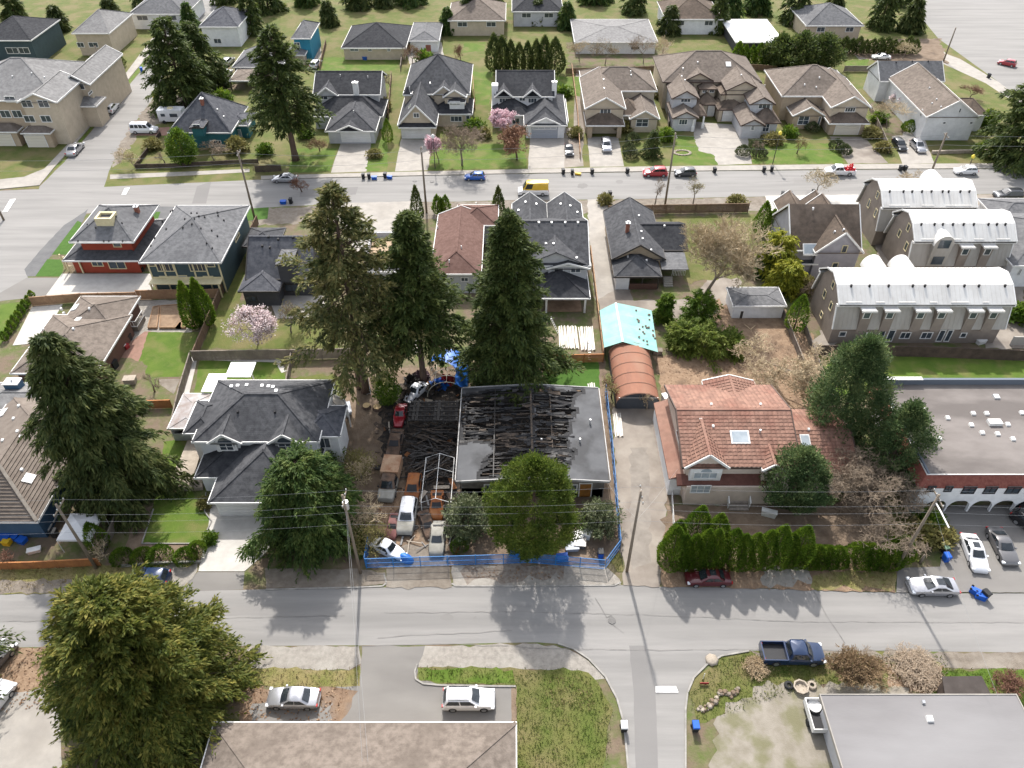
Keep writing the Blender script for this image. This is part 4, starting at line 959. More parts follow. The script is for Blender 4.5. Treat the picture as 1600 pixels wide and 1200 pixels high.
kerb([(652, 1038), (648, 1050), (650, 1062), (662, 1069), (700, 1072), (806, 1073)], KERBM)
kerb([(872, 1006), (896, 1014), (920, 1030), (946, 1058), (964, 1092), (975, 1132), (984, 1230)], KERBM)
kerb([(1170, 1017.5), (1128, 1025), (1104, 1039), (1084, 1059), (1074, 1083), (1071, 1110), (1071, 1230)], KERBM)
kerb([(600, 897), (604, 911), (598, 916), (560, 918), (415, 921.5)], KERBM, h=.08)
kerb([(706, 912), (712, 916), (800, 916), (960, 915), (970, 910)], KERBM, h=.08)
kerb([(315, 879), (250, 881), (190, 886)], KERBM, w=.2, h=.3, name='kerb')
kerb([(322, 770), (320, 800), (331, 815), (314, 850), (222, 850), (240, 796)], KERBM, w=.12, h=.15, name='kerb')
# loose leaves, stones and grass tufts on the ground
def scatter(name, polys, dens, L, Wd, m, flat=True, up=1.0, kind='stuff', label=None):
    pos = []
    for pl in polys:
        p = np.array([P(*a)[:2] for a in pl]); lo, hi = p.min(0), p.max(0); n = int(np.prod(hi - lo) * dens)
        c = lo + NP.random((n, 2)) * (hi - lo); ins = np.zeros(n, bool)
        j = len(p) - 1
        for i in range(len(p)):
            cond = (p[i, 1] > c[:, 1]) != (p[j, 1] > c[:, 1])
            xx = (p[j, 0] - p[i, 0]) * (c[:, 1] - p[i, 1]) / (p[j, 1] - p[i, 1] + 1e-9) + p[i, 0]
            ins ^= cond & (c[:, 0] < xx); j = i
        pos.append(c[ins])
    c = np.concatenate(pos); n = len(c)
    z = np.full((n, 1), .05); pos = np.concatenate([c, z], 1)
    d = NP.normal(size=(n, 3))
    if flat: d[:, 2] = NP.random(n) * .25
    else: d[:, 2] = up + NP.random(n)
    me = spray_mesh(name, pos, d, L * (.5 + NP.random(n)), Wd * (.5 + NP.random(n)), m)
    o = link(name, me); tag(o, kind=kind)
    if label: tag(o, label)
    return o
DEADL = leafmat('dead_leaves', [(0.09, 0.05, 0.03), (0.2, 0.12, 0.07), (0.32, 0.22, 0.14)], .1)
GRT = leafmat('grass_tufts', [(0.05, 0.085, 0.012), (0.09, 0.12, 0.02), (0.17, 0.155, 0.05)], .3)
DRT = leafmat('straw_tufts', [(0.14, 0.12, 0.04), (0.24, 0.19, 0.09), (0.32, 0.25, 0.14)], .3)
scatter('fallen_leaves', [[(590, 775), (655, 760), (655, 845), (588, 850)], [(1034, 884), (1400, 880), (1398, 924), (1036, 916)], [(1020, 558), (1120, 545), (1270, 520), (1295, 600), (1285, 690), (1040, 640)], [(370, 1072), (548, 1076), (520, 1135), (380, 1140)], [(0, 1012), (90, 1012), (60, 1110), (0, 1110)], [(730, 884), (880, 884), (880, 906), (720, 904)]], 9, .22, .15, DEADL)
scatter('grass_tufts', [[(652, 1043), (905, 1048), (930, 1062), (958, 1108), (944, 1238), (806, 1238), (806, 1072), (655, 1064)], [(1128, 1028), (1170, 1020), (1480, 1024), (1480, 1060), (1280, 1070), (1090, 1130), (1075, 1085)], [(950, 872), (972, 862), (974, 893), (964, 894)], [(1440, 1046), (1600, 1046), (1600, 1110), (1440, 1100)], [(1385, 740), (1440, 760), (1440, 880), (1380, 880)]], 32, .26, .07, GRT, False)
scatter('dry_grass_tufts', [[(380, 1045), (545, 1047), (562, 1040), (562, 1070), (548, 1076), (380, 1074)], [(1280, 897), (1396, 892), (1396, 920), (1268, 917)], [(0, 884), (155, 882), (200, 890), (200, 905), (0, 925)], [(1150, 1022), (1240, 1030), (1230, 1060), (1130, 1060)], [(855, 1060), (920, 1060), (935, 1110), (850, 1110)]], 22, .28, .07, DRT, False)
# ------------------------------------------------------------------ roofing and wall finishes
S_CH = shingle('charcoal', (0.062, 0.063, 0.068), (0.092, 0.093, 0.098))
S_DK = shingle('dark', (0.036, 0.037, 0.042), (0.055, 0.056, 0.06))
S_GR = shingle('mid_grey', (0.125, 0.125, 0.13), (0.165, 0.165, 0.168))
S_LG = shingle('pale_grey', (0.19, 0.185, 0.182), (0.235, 0.23, 0.225))
S_TN = shingle('tan', (0.150, 0.124, 0.104), (0.195, 0.163, 0.138))
S_BR = shingle('brown', (0.15, 0.115, 0.09), (0.085, 0.068, 0.055), (0.21, 0.165, 0.13))
S_PK = shingle('red_brown', (0.135, 0.078, 0.064), (0.16, 0.098, 0.082))
S_SL = shingle('slate_blue', (0.075, 0.078, 0.09), (0.11, 0.112, 0.122))
W_WH = siding('white', (0.70, 0.70, 0.70)); W_LG = siding('light_grey', (0.48, 0.48, 0.49)); W_BG = siding('beige', (0.50, 0.42, 0.32))
W_TN = siding('tan', (0.42, 0.33, 0.235)); W_TL = siding('teal', (0.03, 0.13, 0.15)); W_RD = siding('brick_red', (0.30, 0.055, 0.03))
W_BT = siding('blue_green', (0.055, 0.085, 0.095)); W_BL = siding('navy_blue', (0.05, 0.10, 0.165)); W_BN = siding('brown', (0.12, 0.065, 0.05))
W_DG = siding('dark_grey', (0.06, 0.06, 0.065)); W_LV = siding('lavender_grey', (0.36, 0.345, 0.37)); W_TP = stucco('taupe', (0.25, 0.21, 0.178)); W_ST = stucco('white', (0.74, 0.74, 0.74)); W_SB = stucco('cream', (0.66, 0.55, 0.46))
GDW = mat('garage_door_white', (0.70, 0.69, 0.67), .5, (0.6, .59, .57), .5); GDG = mat('garage_door_grey', (0.32, 0.34, 0.38), .5); GDC = mat('garage_door_cream', (0.62, 0.57, 0.48), .5)
BRICK = mat('red_brick', (0.21, 0.075, 0.05), .9, (0.3, 0.13, 0.09), 4, bump=.3)
def SK(xl, xr, yn, h, dep):
    a, b = P(xl, yn, h), P(xr, yn, h); return (a.x, b.x, a.y, a.y + dep)
GB = ('gable', 'hip'); BG = ('hip', 'gable'); HH = ('hip', 'hip'); GG = ('gable', 'gable')
def base(r): return ((r[0] + r[1]) / 2, (r[2] + r[3]) / 2)

# ---- far street row, from the side street eastwards
r = RC(262, 361, 207, 166, 3.4)
h = House('house', 'teal corner cottage with steep dark hipped roof and a tiny dormer', 'house', base(r))
b = h.blk(r, 3.4, .85, 'hip', 'x', W_TL, S_SL, caps=True); h.win(b, 'S', [(330, 219, 345, 227), (288, 218, 300, 227)], 2)
b = h.blk(SK(296, 317, 200, 5.0, 3.5), 5.0, .25, 'gable', 'y', W_TL, S_SL, z0=3.2, ov=.25, fascia=DARKW); h.win(b, 'S', [(302, 194, 312, 201)], 2)
r2 = RC(348, 388, 196, 176, 2.9); b = h.blk(r2, 2.9, .4, 'hip', 'y', W_TL, S_SL); h.win(b, 'S', [(362, 202, 376, 214)], 2, glass=GLASSB)
h.chimney(317, 163, .6, .6, 1.0, BRICK); h.vents([(350, 183), (340, 172)])

r = RG(489, 594, 148, 111, 5.4, .5)
h = House('house', 'white house with charcoal roof and white chimney beside the tall firs', 'house', base(r))
b = h.blk(r, 5.4, .5, 'gable', 'x', W_LG, S_DK); h.win(b, 'S', [(573, 146, 583, 151)], 2)
b = h.blk(SK(493, 528, 150, 5.4, 6), 5.4, .75, 'gable', 'y', W_LG, S_CH, ov=.35); h.win(b, 'S', [(499, 150, 512, 156)], 2)
h.blk(SK(487, 598, 182, 2.9, 9), 2.9, .55, 'hip', 'x', W_LG, S_DK)
b = h.blk(SK(508, 587, 205, 2.8, 14), 2.8, .5, 'hip', 'y', W_LG, S_CH); h.door(b, 'S', (535, 207, 577, 222), GDW)
h.blk(SK(526, 566, 204.3, 2.9, 5), 2.9, .42, 'gable', 'y', None, S_CH, ov=.3)
h.chimney(557, 146, 1.1, .8, 2.2, WHITE); h.vents([(553, 176), (532, 120), (575, 122)], kind='vent_pipe')
c = MB(); p = P(517, 222); c.box(p.x - .15, p.x + .15, p.y - .15, p.y + .15, 0, 2.7); h.part('porch_post', WHITE, c)

r = RC(630, 734, 147, 100, 5.6)
h = House('house', 'large beige house with stepped front gables and a steep garage wing', 'house', base(r))
b = h.blk(r, 5.6, .6, 'hip', 'x', W_BG, S_CH); h.win(b, 'S', [(681, 150, 693, 156)], 3)
g = SK(676, 711, 148, 5.6, 7); b = h.blk(g, 5.6, .75, 'gable', 'y', W_BG, S_CH, ov=.3)
g = SK(692, 729, 152, 5.6, 7); b = h.blk(g, 5.6, .62, 'gable', 'y', W_BG, S_CH, ov=.3)
h.blk(SK(700, 727, 160, 5.0, 3), 5.0, .3, 'hip', 'x', W_WH, S_DK, z0=2.5, ov=.25); bb = h.blocks[-1]; h.win(bb, 'S', [(702, 158, 719, 164)], 3)
h.blk(SK(676, 738, 178, 2.9, 8), 2.9, .55, 'hip', 'x', W_BG, S_DK); bb = h.blocks[-1]; h.win(bb, 'S', [(704, 181, 722, 190)], 3); h.win(bb, 'S', [(728, 180, 734, 190)], 1)
g = SK(621, 682, 196, 3.0, 15); b = h.blk(g, 3.0, 1.05, 'gable', 'y', W_BG, S_CH, ov=.5); h.win(b, 'S', [(646, 176, 655, 184)], 2)
h.blk(SK(623, 681, 199, 2.8, 2.4), 2.8, .55, 'hip', 'x', None, S_DK, hide=('N',)); h.door(b, 'S', (629, 200, 672, 217), GDW)
b2 = h.blk(SK(630, 643, 148, 6.0, 2.2), 6.0, 1.1, 'hip', 'x', W_BG, S_CH, ov=.2, z0=3)
h.vents([(672, 131), (642, 148)]); h.skylight(640, 167, .5, 1.3, GLASS); h.skylight(643, 151, .5, 1.3, GLASS)

r = RG(775, 867, 151, 110, 5.4, .5)
h = House('house', 'white house with two bay dormers and a grey garage door', 'house', base(r))
b = h.blk(r, 5.4, .5, 'gable', 'x', W_WH, S_DK); h.win(b, 'S', [(811, 151, 821, 158), (850, 152, 858, 158)], 2)
for xm in (787, 832):
    g = SK(xm - 15, xm + 15, 152, 5.4, 5); b2 = h.blk(g, 5.4, .8, 'gable', 'y', None, S_CH, ov=.2)
    b2 = h.blk(SK(xm - 10, xm + 10, 152, 5.2, 2.5), 5.2, .25, 'hip', 'x', W_WH, S_DK, ov=.15, z0=2.6); h.win(b2, 'S', [(xm - 7, 150, xm + 7, 161)], 3)
h.blk(SK(768, 830, 180, 2.9, 9), 2.9, .5, 'hip', 'x', W_WH, S_DK); bb = h.blocks[-1]; h.win(bb, 'S', [(778, 184, 792, 194), (800, 184, 812, 194)], 2)
b = h.blk(SK(819, 886, 196, 2.9, 16), 2.9, .52, 'hip', 'y', W_WH, S_CH); h.door(b, 'S', (830, 197, 872, 216), GDG); h.win(b, 'S', [(832, 198, 870, 202)], 4, name='door_light')
h.blk(SK(829, 876, 194.5, 3.0, 5), 3.0, .45, 'gable', 'y', W_WH, S_CH, ov=.2, z0=2.6); h.blk(SK(868, 888, 190, 2.7, 12), 2.7, .12, 'hip', 'y', W_WH, S_GR)
c = MB(); p = P(769, 160, 0); c.box(r[0] - .9, r[0] + .42, r[2] + 1.2, r[2] + 3, 0, 7.2); h.part('chimney', W_WH, c); h.chimney(866, 140, 1.0, .7, 1.6, WHITE)
c = MB(); p = P(876, 215); c.box(p.x - .5, p.x + .5, p.y + .2, p.y + 1, 0, 2.0); h.part('brick_pillar', BRICK, c)

r = RC(911, 1027, 142, 110, 5.4)
h = House('house', 'tan roofed beige house with an open garage bay holding a silver car', 'house', base(r))
b = h.blk(r, 5.4, .5, 'hip', 'x', W_BG, S_TN)
b = h.blk(SK(914, 978, 170, 5.4, 17), 5.4, .55, 'gable', 'y', W_BG, S_TN, ov=.4); h.win(b, 'S', [(937, 170, 955, 178)], 3)
gb = SK(916, 976, 196, 2.9, 7); b1 = h.blk(gb, 2.9, .55, 'hip', 'x', None, S_BR, hide=('N',))
w0, w1, wy0, wy1 = b1['w']
c = MB(); c.box(w0, w0 + .9, wy0, wy0 + .4, 0, 2.75); c.box(w1 - .9, w1, wy0, wy0 + .4, 0, 2.75); c.box(w0, w0 + .2, wy0 + .4, wy1, 0, 2.75); c.box(w1 - .2, w1, wy0 + .4, wy1, 0, 2.75); c.box(w0 + .2, w1 - .2, wy1 - .2, wy1, 0, 2.75); c.box(w0 + .9, w1 - .9, wy0, wy0 + .3, 2.35, 2.75); h.part('garage_wall', W_TN, c)
b = h.blk(SK(984, 1031, 186, 3.0, 19), 3.0, .55, 'gable', 'y', W_BG, S_TN, ov=.4); h.win(b, 'S', [(993, 185, 1014, 198)], 2, bars=1)
h.blk(SK(965, 1000, 180, 3.2, 8), 3.2, .5, 'hip', 'x', W_BG, S_BR); h.vents([(943, 125), (944, 139), (986, 118)]); h.vents([(985, 114)], kind='vent_pipe', size=.5)
b = h.blk(SK(1000, 1027, 142, 5.2, 4), 5.2, .45, 'hip', 'x', W_TN, S_BR)

r = RC(1036, 1190, 128, 88, 6.0)
h = House('duplex', 'wide tan roofed duplex with many overlapping gables around a shared paved drive', 'house', base(r), trim=BROWNT)
b = h.blk(r, 6.0, .5, 'hip', 'x', W_BG, S_TN)
def dg(xa, xb, yn, hh, dep, pt=.5, wn=None, wl=W_BG, pw=WHITE):
    bq = h.blk(SK(xa, xb, yn, hh, dep), hh, pt, 'gable', 'y', wl, S_TN, ov=.4)
    if wn: h.win(bq, 'S', [wn], 3, frame=pw)
    return bq
dg(1069, 1115, 126, 6.2, 9); dg(1135, 1190, 141, 6.2, 9, .5); dg(1050, 1093, 154, 5.4, 11, .55, (1063, 153, 1080, 160), W_LG); dg(1172, 1212, 163, 5.4, 11, .55, (1184, 161, 1205, 170), W_LG)
bm = h.blk(SK(1093, 1122, 139, 5.2, 6), 5.2, .3, 'hip', 'x', W_BG, S_BR); h.win(bm, 'S', [(1097, 137, 1106, 145), (1108, 137, 1117, 145)], 2, frame=WHITE)
bm2 = h.blk(SK(1126, 1162, 147, 5.2, 6), 5.2, .3, 'hip', 'x', W_BG, S_BR); h.win(bm2, 'S', [(1138, 144, 1147, 153), (1149, 144, 1158, 153)], 2, frame=WHITE)
h.blk(SK(1091, 1122, 163, 2.9, 6), 2.9, .5, 'hip', 'x', W_BG, S_BR); h.door(h.blocks[-1], 'S', (1104, 165, 1118, 181), GDW)
h.blk(SK(1122, 1166, 171, 2.9, 6), 2.9, .5, 'hip', 'x', W_BG, S_BR); h.door(h.blocks[-1], 'S', (1127, 173, 1150, 189), GDW)
b = dg(1051, 1092, 185, 2.9, 8, .5, (1060, 186, 1075, 195), W_LG); h.blk(SK(1080, 1104, 180, 2.7, 6), 2.7, .5, 'hip', 'x', None, S_BR, hide=('N',))
b = dg(1158, 1196, 196, 2.9, 9, .5, (1172, 196, 1180, 204), W_LG); h.blk(SK(1182, 1220, 192, 2.8, 8), 2.8, .5, 'hip', 'x', W_LG, S_BR); h.win(h.blocks[-1], 'S', [(1190, 192, 1204, 206)], 2, frame=WHITE, bars=1)
for px_, py_ in ((1053, 202), (1081, 205), (1097, 200), (1160, 212), (1182, 210)):
    p = P(px_, py_); c = MB(); c.box(p.x - .28, p.x + .28, p.y - .28, p.y + .28, 0, 1.1); c.box(p.x - .16, p.x + .16, p.y - .16, p.y + .16, 1.1, 2.5); h.part('porch_post', WHITE, c)
h.skylight(1138, 101, 1.1, 1.1, WHITE); h.vents([(1065, 120), (1070, 126), (1067, 108), (1195, 134), (1090, 98), (1158, 118)])

r = RC(1222, 1342, 150, 109, 5.4)
h = House('house', 'tan roofed beige house with cream garage door beside the two parked cars', 'house', base(r))
h.blk(r, 5.4, .5, 'hip', 'x', W_TN, S_TN)
b = h.blk(SK(1299, 1362, 168, 5.4, 16), 5.4, .55, 'gable', 'y', W_BG, S_TN, ov=.4); h.win(b, 'S', [(1319, 167, 1338, 175)], 4)
h.blk(SK(1296, 1359, 193, 2.9, 7), 2.9, .55, 'hip', 'x', None, S_BR, hide=('N',)); b1 = h.blk(SK(1297, 1358, 192, 2.75, 6), 2.75, .1, 'hip', 'x', W_TN, S_BR); h.door(b1, 'S', (1302, 196, 1344, 213), GDC)
b = h.blk(SK(1239, 1290, 181, 3.0, 19), 3.0, .55, 'gable', 'y', W_TN, S_TN, ov=.4); h.win(b, 'S', [(1245, 181, 1266, 195)], 2, bars=1); h.win(b, 'S', [(1276, 182, 1284, 196)], 1)
h.blk(SK(1225, 1262, 138, 5.4, 5), 5.4, .5, 'hip', 'x', W_BG, S_BR); h.vents([(1275, 137), (1328, 133), (1280, 122), (1257, 133)])

r = RG(1375, 1476, 127, 95, 4.6, .75)
h = House('house', 'plain white gabled house with a weathered grey roof running along the back', 'house', base(r))
b = h.blk(r, 4.6, .75, 'gable', 'x', W_WH, S_GR, ov=.3, caps=False); h.win(b, 'S', [(1418, 128, 1422, 134), (1423, 128, 1427, 134)], 1); h.vents([(1400, 98), (1425, 97), (1450, 97)], m=BLACKV)
r = SK(1448, 1531, 183, 5.0, 21)
h = House('house', 'white gable fronted house with a tan roof and small windows next to the big fir', 'house', base(r))
b = h.blk(r, 5.0, .62, 'gable', 'y', W_WH, S_TN, ov=.3); h.win(b, 'S', [(1497, 169, 1503, 176), (1472, 190, 1479, 194), (1514, 190, 1521, 194)], 1)
h.win(b, 'W', [(1437, 172, 1443, 181), (1447, 181, 1450, 192)], 2)
g = SK(1420, 1462, 166, 3.4, 9); b = h.blk(g, 3.4, .4, 'hip', 'x', W_WH, S_BR); h.win(b, 'S', [(1424, 170, 1432, 180)], 2); h.win(b, 'W', [(1419, 160, 1424, 170)], 2)
h.blk(SK(1514, 1545, 180, 3.6, 9), 3.6, .4, 'hip', 'x', W_WH, S_BR); h.vents([(1452, 138), (1463, 156), (1470, 168), (1456, 162)])

# ---- behind the far row, cut by the top of the view
def simple(label, r, hh, pt, kind, ax, wl, rf, wins=(), nm='house', ends=HH, trim=None, ov=.45, wn=2):
    hs = House(nm, label, 'house', base(r), trim)
    bq = hs.blk(r, hh, pt, kind, ax, wl, rf, ends=ends, ov=ov); hs.win(bq, 'S', list(wins), wn); return hs, bq
h, b = simple('low white bungalow with dark roof and a clutter of bins on its back lawn', RC(533, 634, 75, 40, 3.0), 3.0, .4, 'hip', 'x', W_BG, S_DK, [(547, 75, 560, 80), (575, 75, 581, 80), (605, 75, 610, 80)])
h, b = simple('small white garage with a rust red door beyond the beige gabled house', RC(638, 686, 64, 35, 2.8), 2.8, .3, 'hip', 'y', W_WH, S_GR); h.door(b, 'S', (643, 68, 658, 84), GDW); h.door(b, 'S', (666, 70, 673, 86), BRICK, 'door', 1)
h, b = simple('grey roofed bungalow with an open carport behind the first fir trees', RC(362, 440, 105, 78, 2.9), 2.9, .55, 'hip', 'x', W_DG, S_GR); b2 = h.blk(SK(358, 400, 126, 2.5, 8), 2.5, .08, 'hip', 'x', None, S_TN)
for px_, py_ in ((363, 142), (396, 142)):
    p = P(px_, py_); c = MB(); c.box(p.x - .1, p.x + .1, p.y - .1, p.y + .1, 0, 2.4); h.part('carport_post', BROWNT, c)
h, b = simple('small grey shed with a pale side wall behind the big fir', RC(440, 476, 86, 74, 2.5), 2.5, .3, 'hip', 'x', W_BG, S_GR, nm='shed')
h, b = simple('bright teal house at the top edge between the firs and a white van', RC(455, 485, 60, 35, 5.5), 5.5, .4, 'hip', 'x', siding('bright_teal', (.03, .2, .3)), S_GR, [(460, 66, 468, 74)])
h, b = simple('pale flat roofed house behind the bare trees at the top edge', RC(898, 1028, 66, 30, 3), 3.0, .1, 'hip', 'x', W_WH, S_LG, [(985, 72, 1000, 78)])
h, b = simple('low white roofed house above the cedar hedge at the top edge', RC(1150, 1226, 66, 30, 3), 3.0, .1, 'hip', 'x', W_DG, mat('white_roof', (.62, .62, .62), .6, (.5, .5, .5), .5))
h, b = simple('dark green house at the top left corner beyond the townhouses', RC(-40, 48, 63, 30, 6), 6.0, .4, 'hip', 'x', W_BT, S_DK, [(12, 74, 28, 84), (30, 74, 44, 84)])
h, b = simple('beige house with white trim at the top edge beside the side street', RC(112, 170, 52, 20, 5.5), 5.5, .4, 'hip', 'x', W_BG, S_LG, [(122, 66, 130, 74), (140, 66, 152, 74)])
h, b = simple('teal roofed house at the top edge left of the grey bungalow', RC(310, 372, 42, 15, 5), 5.0, .4, 'hip', 'x', W_WH, S_SL, [(335, 60, 345, 68)])
for i_, (xa, xb, y_, lb) in enumerate([(200, 290, 12, 'grey roofed house far up the side street'), (700, 790, 22, 'tan roofed house above the tall cedar hedge'), (800, 880, 8, 'dark roofed house far behind the cedar hedge'), (1040, 1130, 20, 'brown roofed house behind the duplex'), (1260, 1350, 30, 'grey house behind the dark conifers at the top')]):
    simple(lb, RC(xa, xb, y_ + 10, y_ - 18, 4), 4.0, .45, 'hip', 'x', (W_WH, W_BG, W_LG)[i_ % 3], (S_GR, S_TN, S_DK, S_BR)[i_ % 4], [(xa + 15, y_ + 12, xa + 30, y_ + 20), (xb - 30, y_ + 12, xb - 15, y_ + 20)])

# ---- townhouse rows in the far left corner
r = RC(-90, 92, 157, 98, 8.6)
h = House('townhouse_row', 'three storey beige townhouses with pale roofs and white windows on the far left corner', 'townhouses', base(r))
b = h.blk(r, 8.6, .45, 'hip', 'x', W_TN, S_LG)
h.win(b, 'S', [(10, 150, 22, 160), (3, 172, 14, 184), (22, 172, 32, 184)], 2)
b = h.blk(SK(26, 88, 160, 8.8, 12), 8.8, .45, 'gable', 'y', W_BG, S_LG, ov=.5); h.win(b, 'S', [(36, 156, 48, 168), (62, 156, 74, 168), (40, 180, 52, 191), (66, 180, 78, 191)], 2)
for k, (xa, xb, y_) in enumerate(((-60, 26, 206), (32, 78, 208))):
    g = P(xa, y_, 3.2), P(xb, y_, 3.2); yb = h.blocks[1 if k else 0]['w'][2]; b = h.blk((g[0].x, g[1].x, g[0].y, max(g[0].y + 2, yb + 1.5)), 3.2, .4, 'hip', 'x', W_TN, S_TN); h.door(b, 'S', (xa + 14, y_ + 4, xb - 10, y_ + 22), GDC)
b = h.blk(SK(92, 140, 132, 8.2, 18), 8.2, .6, 'gable', 'y', W_BG, S_LG, ov=.45); h.win(b, 'S', [(98, 128, 108, 138), (118, 130, 130, 140), (100, 150, 110, 160)], 2); h.win(b, 'E', [(139, 140, 143, 150)], 1)
b = h.blk(SK(94, 150, 166, 4.6, 5), 4.6, .4, 'hip', 'x', W_BG, S_LG); h.win(b, 'S', [(104, 172, 116, 184)], 2); h.vents([(50, 115), (70, 122), (20, 120)])

# ---- middle row
r = RC(108, 208, 378, 320, 5.6)
h = House('house', 'new brick red house with grey double hipped roof and a cream boxed roof hatch', 'house', base(r), trim=CREAM)
b2 = h.blk(r, 5.6, .5, 'hip', 'x', W_RD, S_GR, ov=1.0, fascia=WHITE); h.win(b2, 'S', [(178, 378, 188, 386)], 1)
b = h.blk(SK(98, 218, 407, 2.8, 12.5), 2.8, .4, 'hip', 'x', W_RD, S_CH, fascia=WHITE, ov=.8)
h.win(b, 'S', [(145, 407, 159, 416), (172, 408, 194, 420)], 2); h.win(b2, 'E', [(216, 352, 222, 366)], 1)
p, _b = h.onroof(167, 343); c = MB()
for (ax, bx_, ay, by_) in ((-1.3, 1.3, -1.1, -.8), (-1.3, 1.3, .8, 1.1), (-1.3, -1.0, -.8, .8), (1.0, 1.3, -.8, .8)): c.box(p.x + ax, p.x + bx_, p.y + ay, p.y + by_, p.z - .6, p.z + .75)
co = c.build('roof_hatch', CREAM, _b['roof']); c = MB(); c.box(p.x - 1, p.x + 1, p.y - .8, p.y + .8, p.z - .5, p.z + .3); c.build('hatch_floor', DARKW, _b['roof'])
h.chimney(215, 331, .6, .6, .9, BRICK); h.vents([(137, 352), (150, 357), (191, 350), (182, 340), (128, 391), (168, 391), (178, 396), (198, 393)], .2, BLACKV)
for px_, py_ in ((109, 424), (131, 427), (103, 420)):
    p = P(px_, py_); c = MB(); c.box(p.x - .1, p.x + .1, p.y - .1, p.y + .1, 0, 2.7); h.part('porch_post', CREAM, c)
c = MB(); a, d = P(109, 424), P(131, 427)
for k in range(8): c.box(a.x + .1 + k * .24, a.x + .16 + k * .24, a.y - .03, a.y + .03, .1, 1.0)
c.bar((a.x, a.y, 1.0), (d.x, a.y, 1.0), .1, .08); h.part('porch_railing', CREAM, c)

r = RC(217, 345, 410, 321, 5.8)
h = House('house', 'dark green house with cream window bays and a grey pyramid roof dotted with vents', 'house', base(r), trim=CREAM)
b = h.blk(r, 5.8, .32, 'hip', 'x', W_BT, S_GR, fascia=WHITE, ov=.7)
h.win(b, 'S', [(247, 411, 269, 424), (298, 411, 320, 424)], 4); h.win(b, 'S', [(233, 411, 242, 416), (324, 411, 335, 417)], 1)
h.win(b, 'S', [(252, 431, 264, 441), (266, 431, 278, 441), (280, 430, 292, 440), (320, 431, 333, 441)], 1, glass=GLASSB)
h.win(b, 'E', [(356, 372, 361, 388), (368, 362, 373, 380)], 2)
x0, x1, y0, y1 = b['w']; c = MB()
for u in (.0, .2, .36, .62, .8, .985): c.box(x0 + (x1 - x0) * u, x0 + (x1 - x0) * u + .22, y0 - .09, y0 - .004, 0, 5.6)
c.box(x0, x1, y0 - .12, y0 - .094, 2.55, 2.85); c.box(x0, x1, y0 - 1.6, y0 - .125, 2.45, 2.6)
h.part('facade_trim', CREAM, c)
for u in (.02, .5, .97):
    c = MB(); c.box(x0 + (x1 - x0) * u - .1, x0 + (x1 - x0) * u + .1, y0 - 1.55, y0 - 1.35, 0, 2.45); h.part('porch_post', CREAM, c)
h.vents([(267, 331), (270, 330), (299, 334), (308, 334), (289, 343), (304, 343), (311, 339), (300, 351), (314, 358), (254, 346), (260, 359), (341, 338), (340, 333), (350, 345), (331, 361), (340, 370), (323, 381), (332, 389), (236, 385), (242, 373), (286, 357), (320, 340)], .22, BLACKV)

r = RC(16, 150, 583, 492, 3.2)
h = House('house', 'low brown walled bungalow with tan hipped roofs beside the raised garden beds', 'house', base(r))
b = h.blk(r, 3.2, .38, 'hip', 'y', W_BN, S_TN, fascia=WHITE); h.blk(RC(86, 184, 519, 463, 3.2), 3.2, .38, 'hip', 'x', W_BN, S_TN); h.blk(SK(80, 140, 560, 3.4, 9), 3.4, .3, 'hip', 'x', None, S_BR)
h.win(h.blocks[0], 'E', [(165, 545, 172, 558), (180, 520, 186, 532)], 2)
h.vents([(68, 515), (115, 515), (51, 531), (96, 483), (140, 483), (100, 490)], .3, WHITE); h.skylight(118, 481, .8, 1.3, WHITE); h.skylight(123, 499, .7, 1.0, WHITE)
r = RC(-120, 58, 815, 618, 3.4)
h = House('house', 'blue walled house with weathered brown tiled hip roof on the left edge', 'house', base(r))
TILEB = mat('weathered_tile', (0.12, 0.097, 0.08), .9, (0.17, 0.142, 0.118), 1.2, detail=9, bump=.3, bscale=8, col3=(0.10, 0.08, 0.066), scale3=.3, mix3=.6)
b = h.blk(r, 3.4, .42, 'hip', 'y', W_BL, TILEB, fascia=WHITE)
h.blk(RC(-40, 88, 640, 598, 3.2), 3.2, .3, 'hip', 'x', W_BL, S_LG)
x0, x1, y0, y1 = b['rect']; T = MB(); n = int((x1 - x0) / 2 / .36)
for k in range(n):                                       # laid courses, each lapping the one below
    u = k * .36; z = 3.4 + .42 * u
    T.bar((x1 - u, y0 + u, z + .05), (x1 - u, y1 - u, z + .05), .05, .1); T.bar((x0 + u, y0 + u, z + .05), (x1 - u, y0 + u, z + .05), .05, .1)
tag(T.build('tile_course', TILEB, b['roof']), kind='stuff')
T = MB()
for k in range(40):
    f = k / 40; T.bar((x1 - (x1 - x0) / 2 * f, y0 + (x1 - x0) / 2 * f, 3.5 + .42 * (x1 - x0) / 2 * f), (x1 - (x1 - x0) / 2 * (f + .02), y0 + (x1 - x0) / 2 * (f + .02), 3.56 + .42 * (x1 - x0) / 2 * (f + .02)), .35, .14)
tag(T.build('hip_tile', mat('pale_tile', (.3, .27, .23), .9, (.22, .19, .16), 2), b['roof']), kind='stuff')
h.win(b, 'E', [(92, 780, 100, 800), (82, 804, 90, 816), (74, 818, 81, 830)], 2); h.skylight(46, 748, .95, 1.2, WHITE)
h.vents([(22, 655), (28, 675), (33, 683), (5, 689), (35, 735), (30, 635)], .35, WHITE); h.chimney(24, 605, 1.8, 1.2, .9, W_BL); h.skylight(6, 645, .6, 1.3, WHITE)

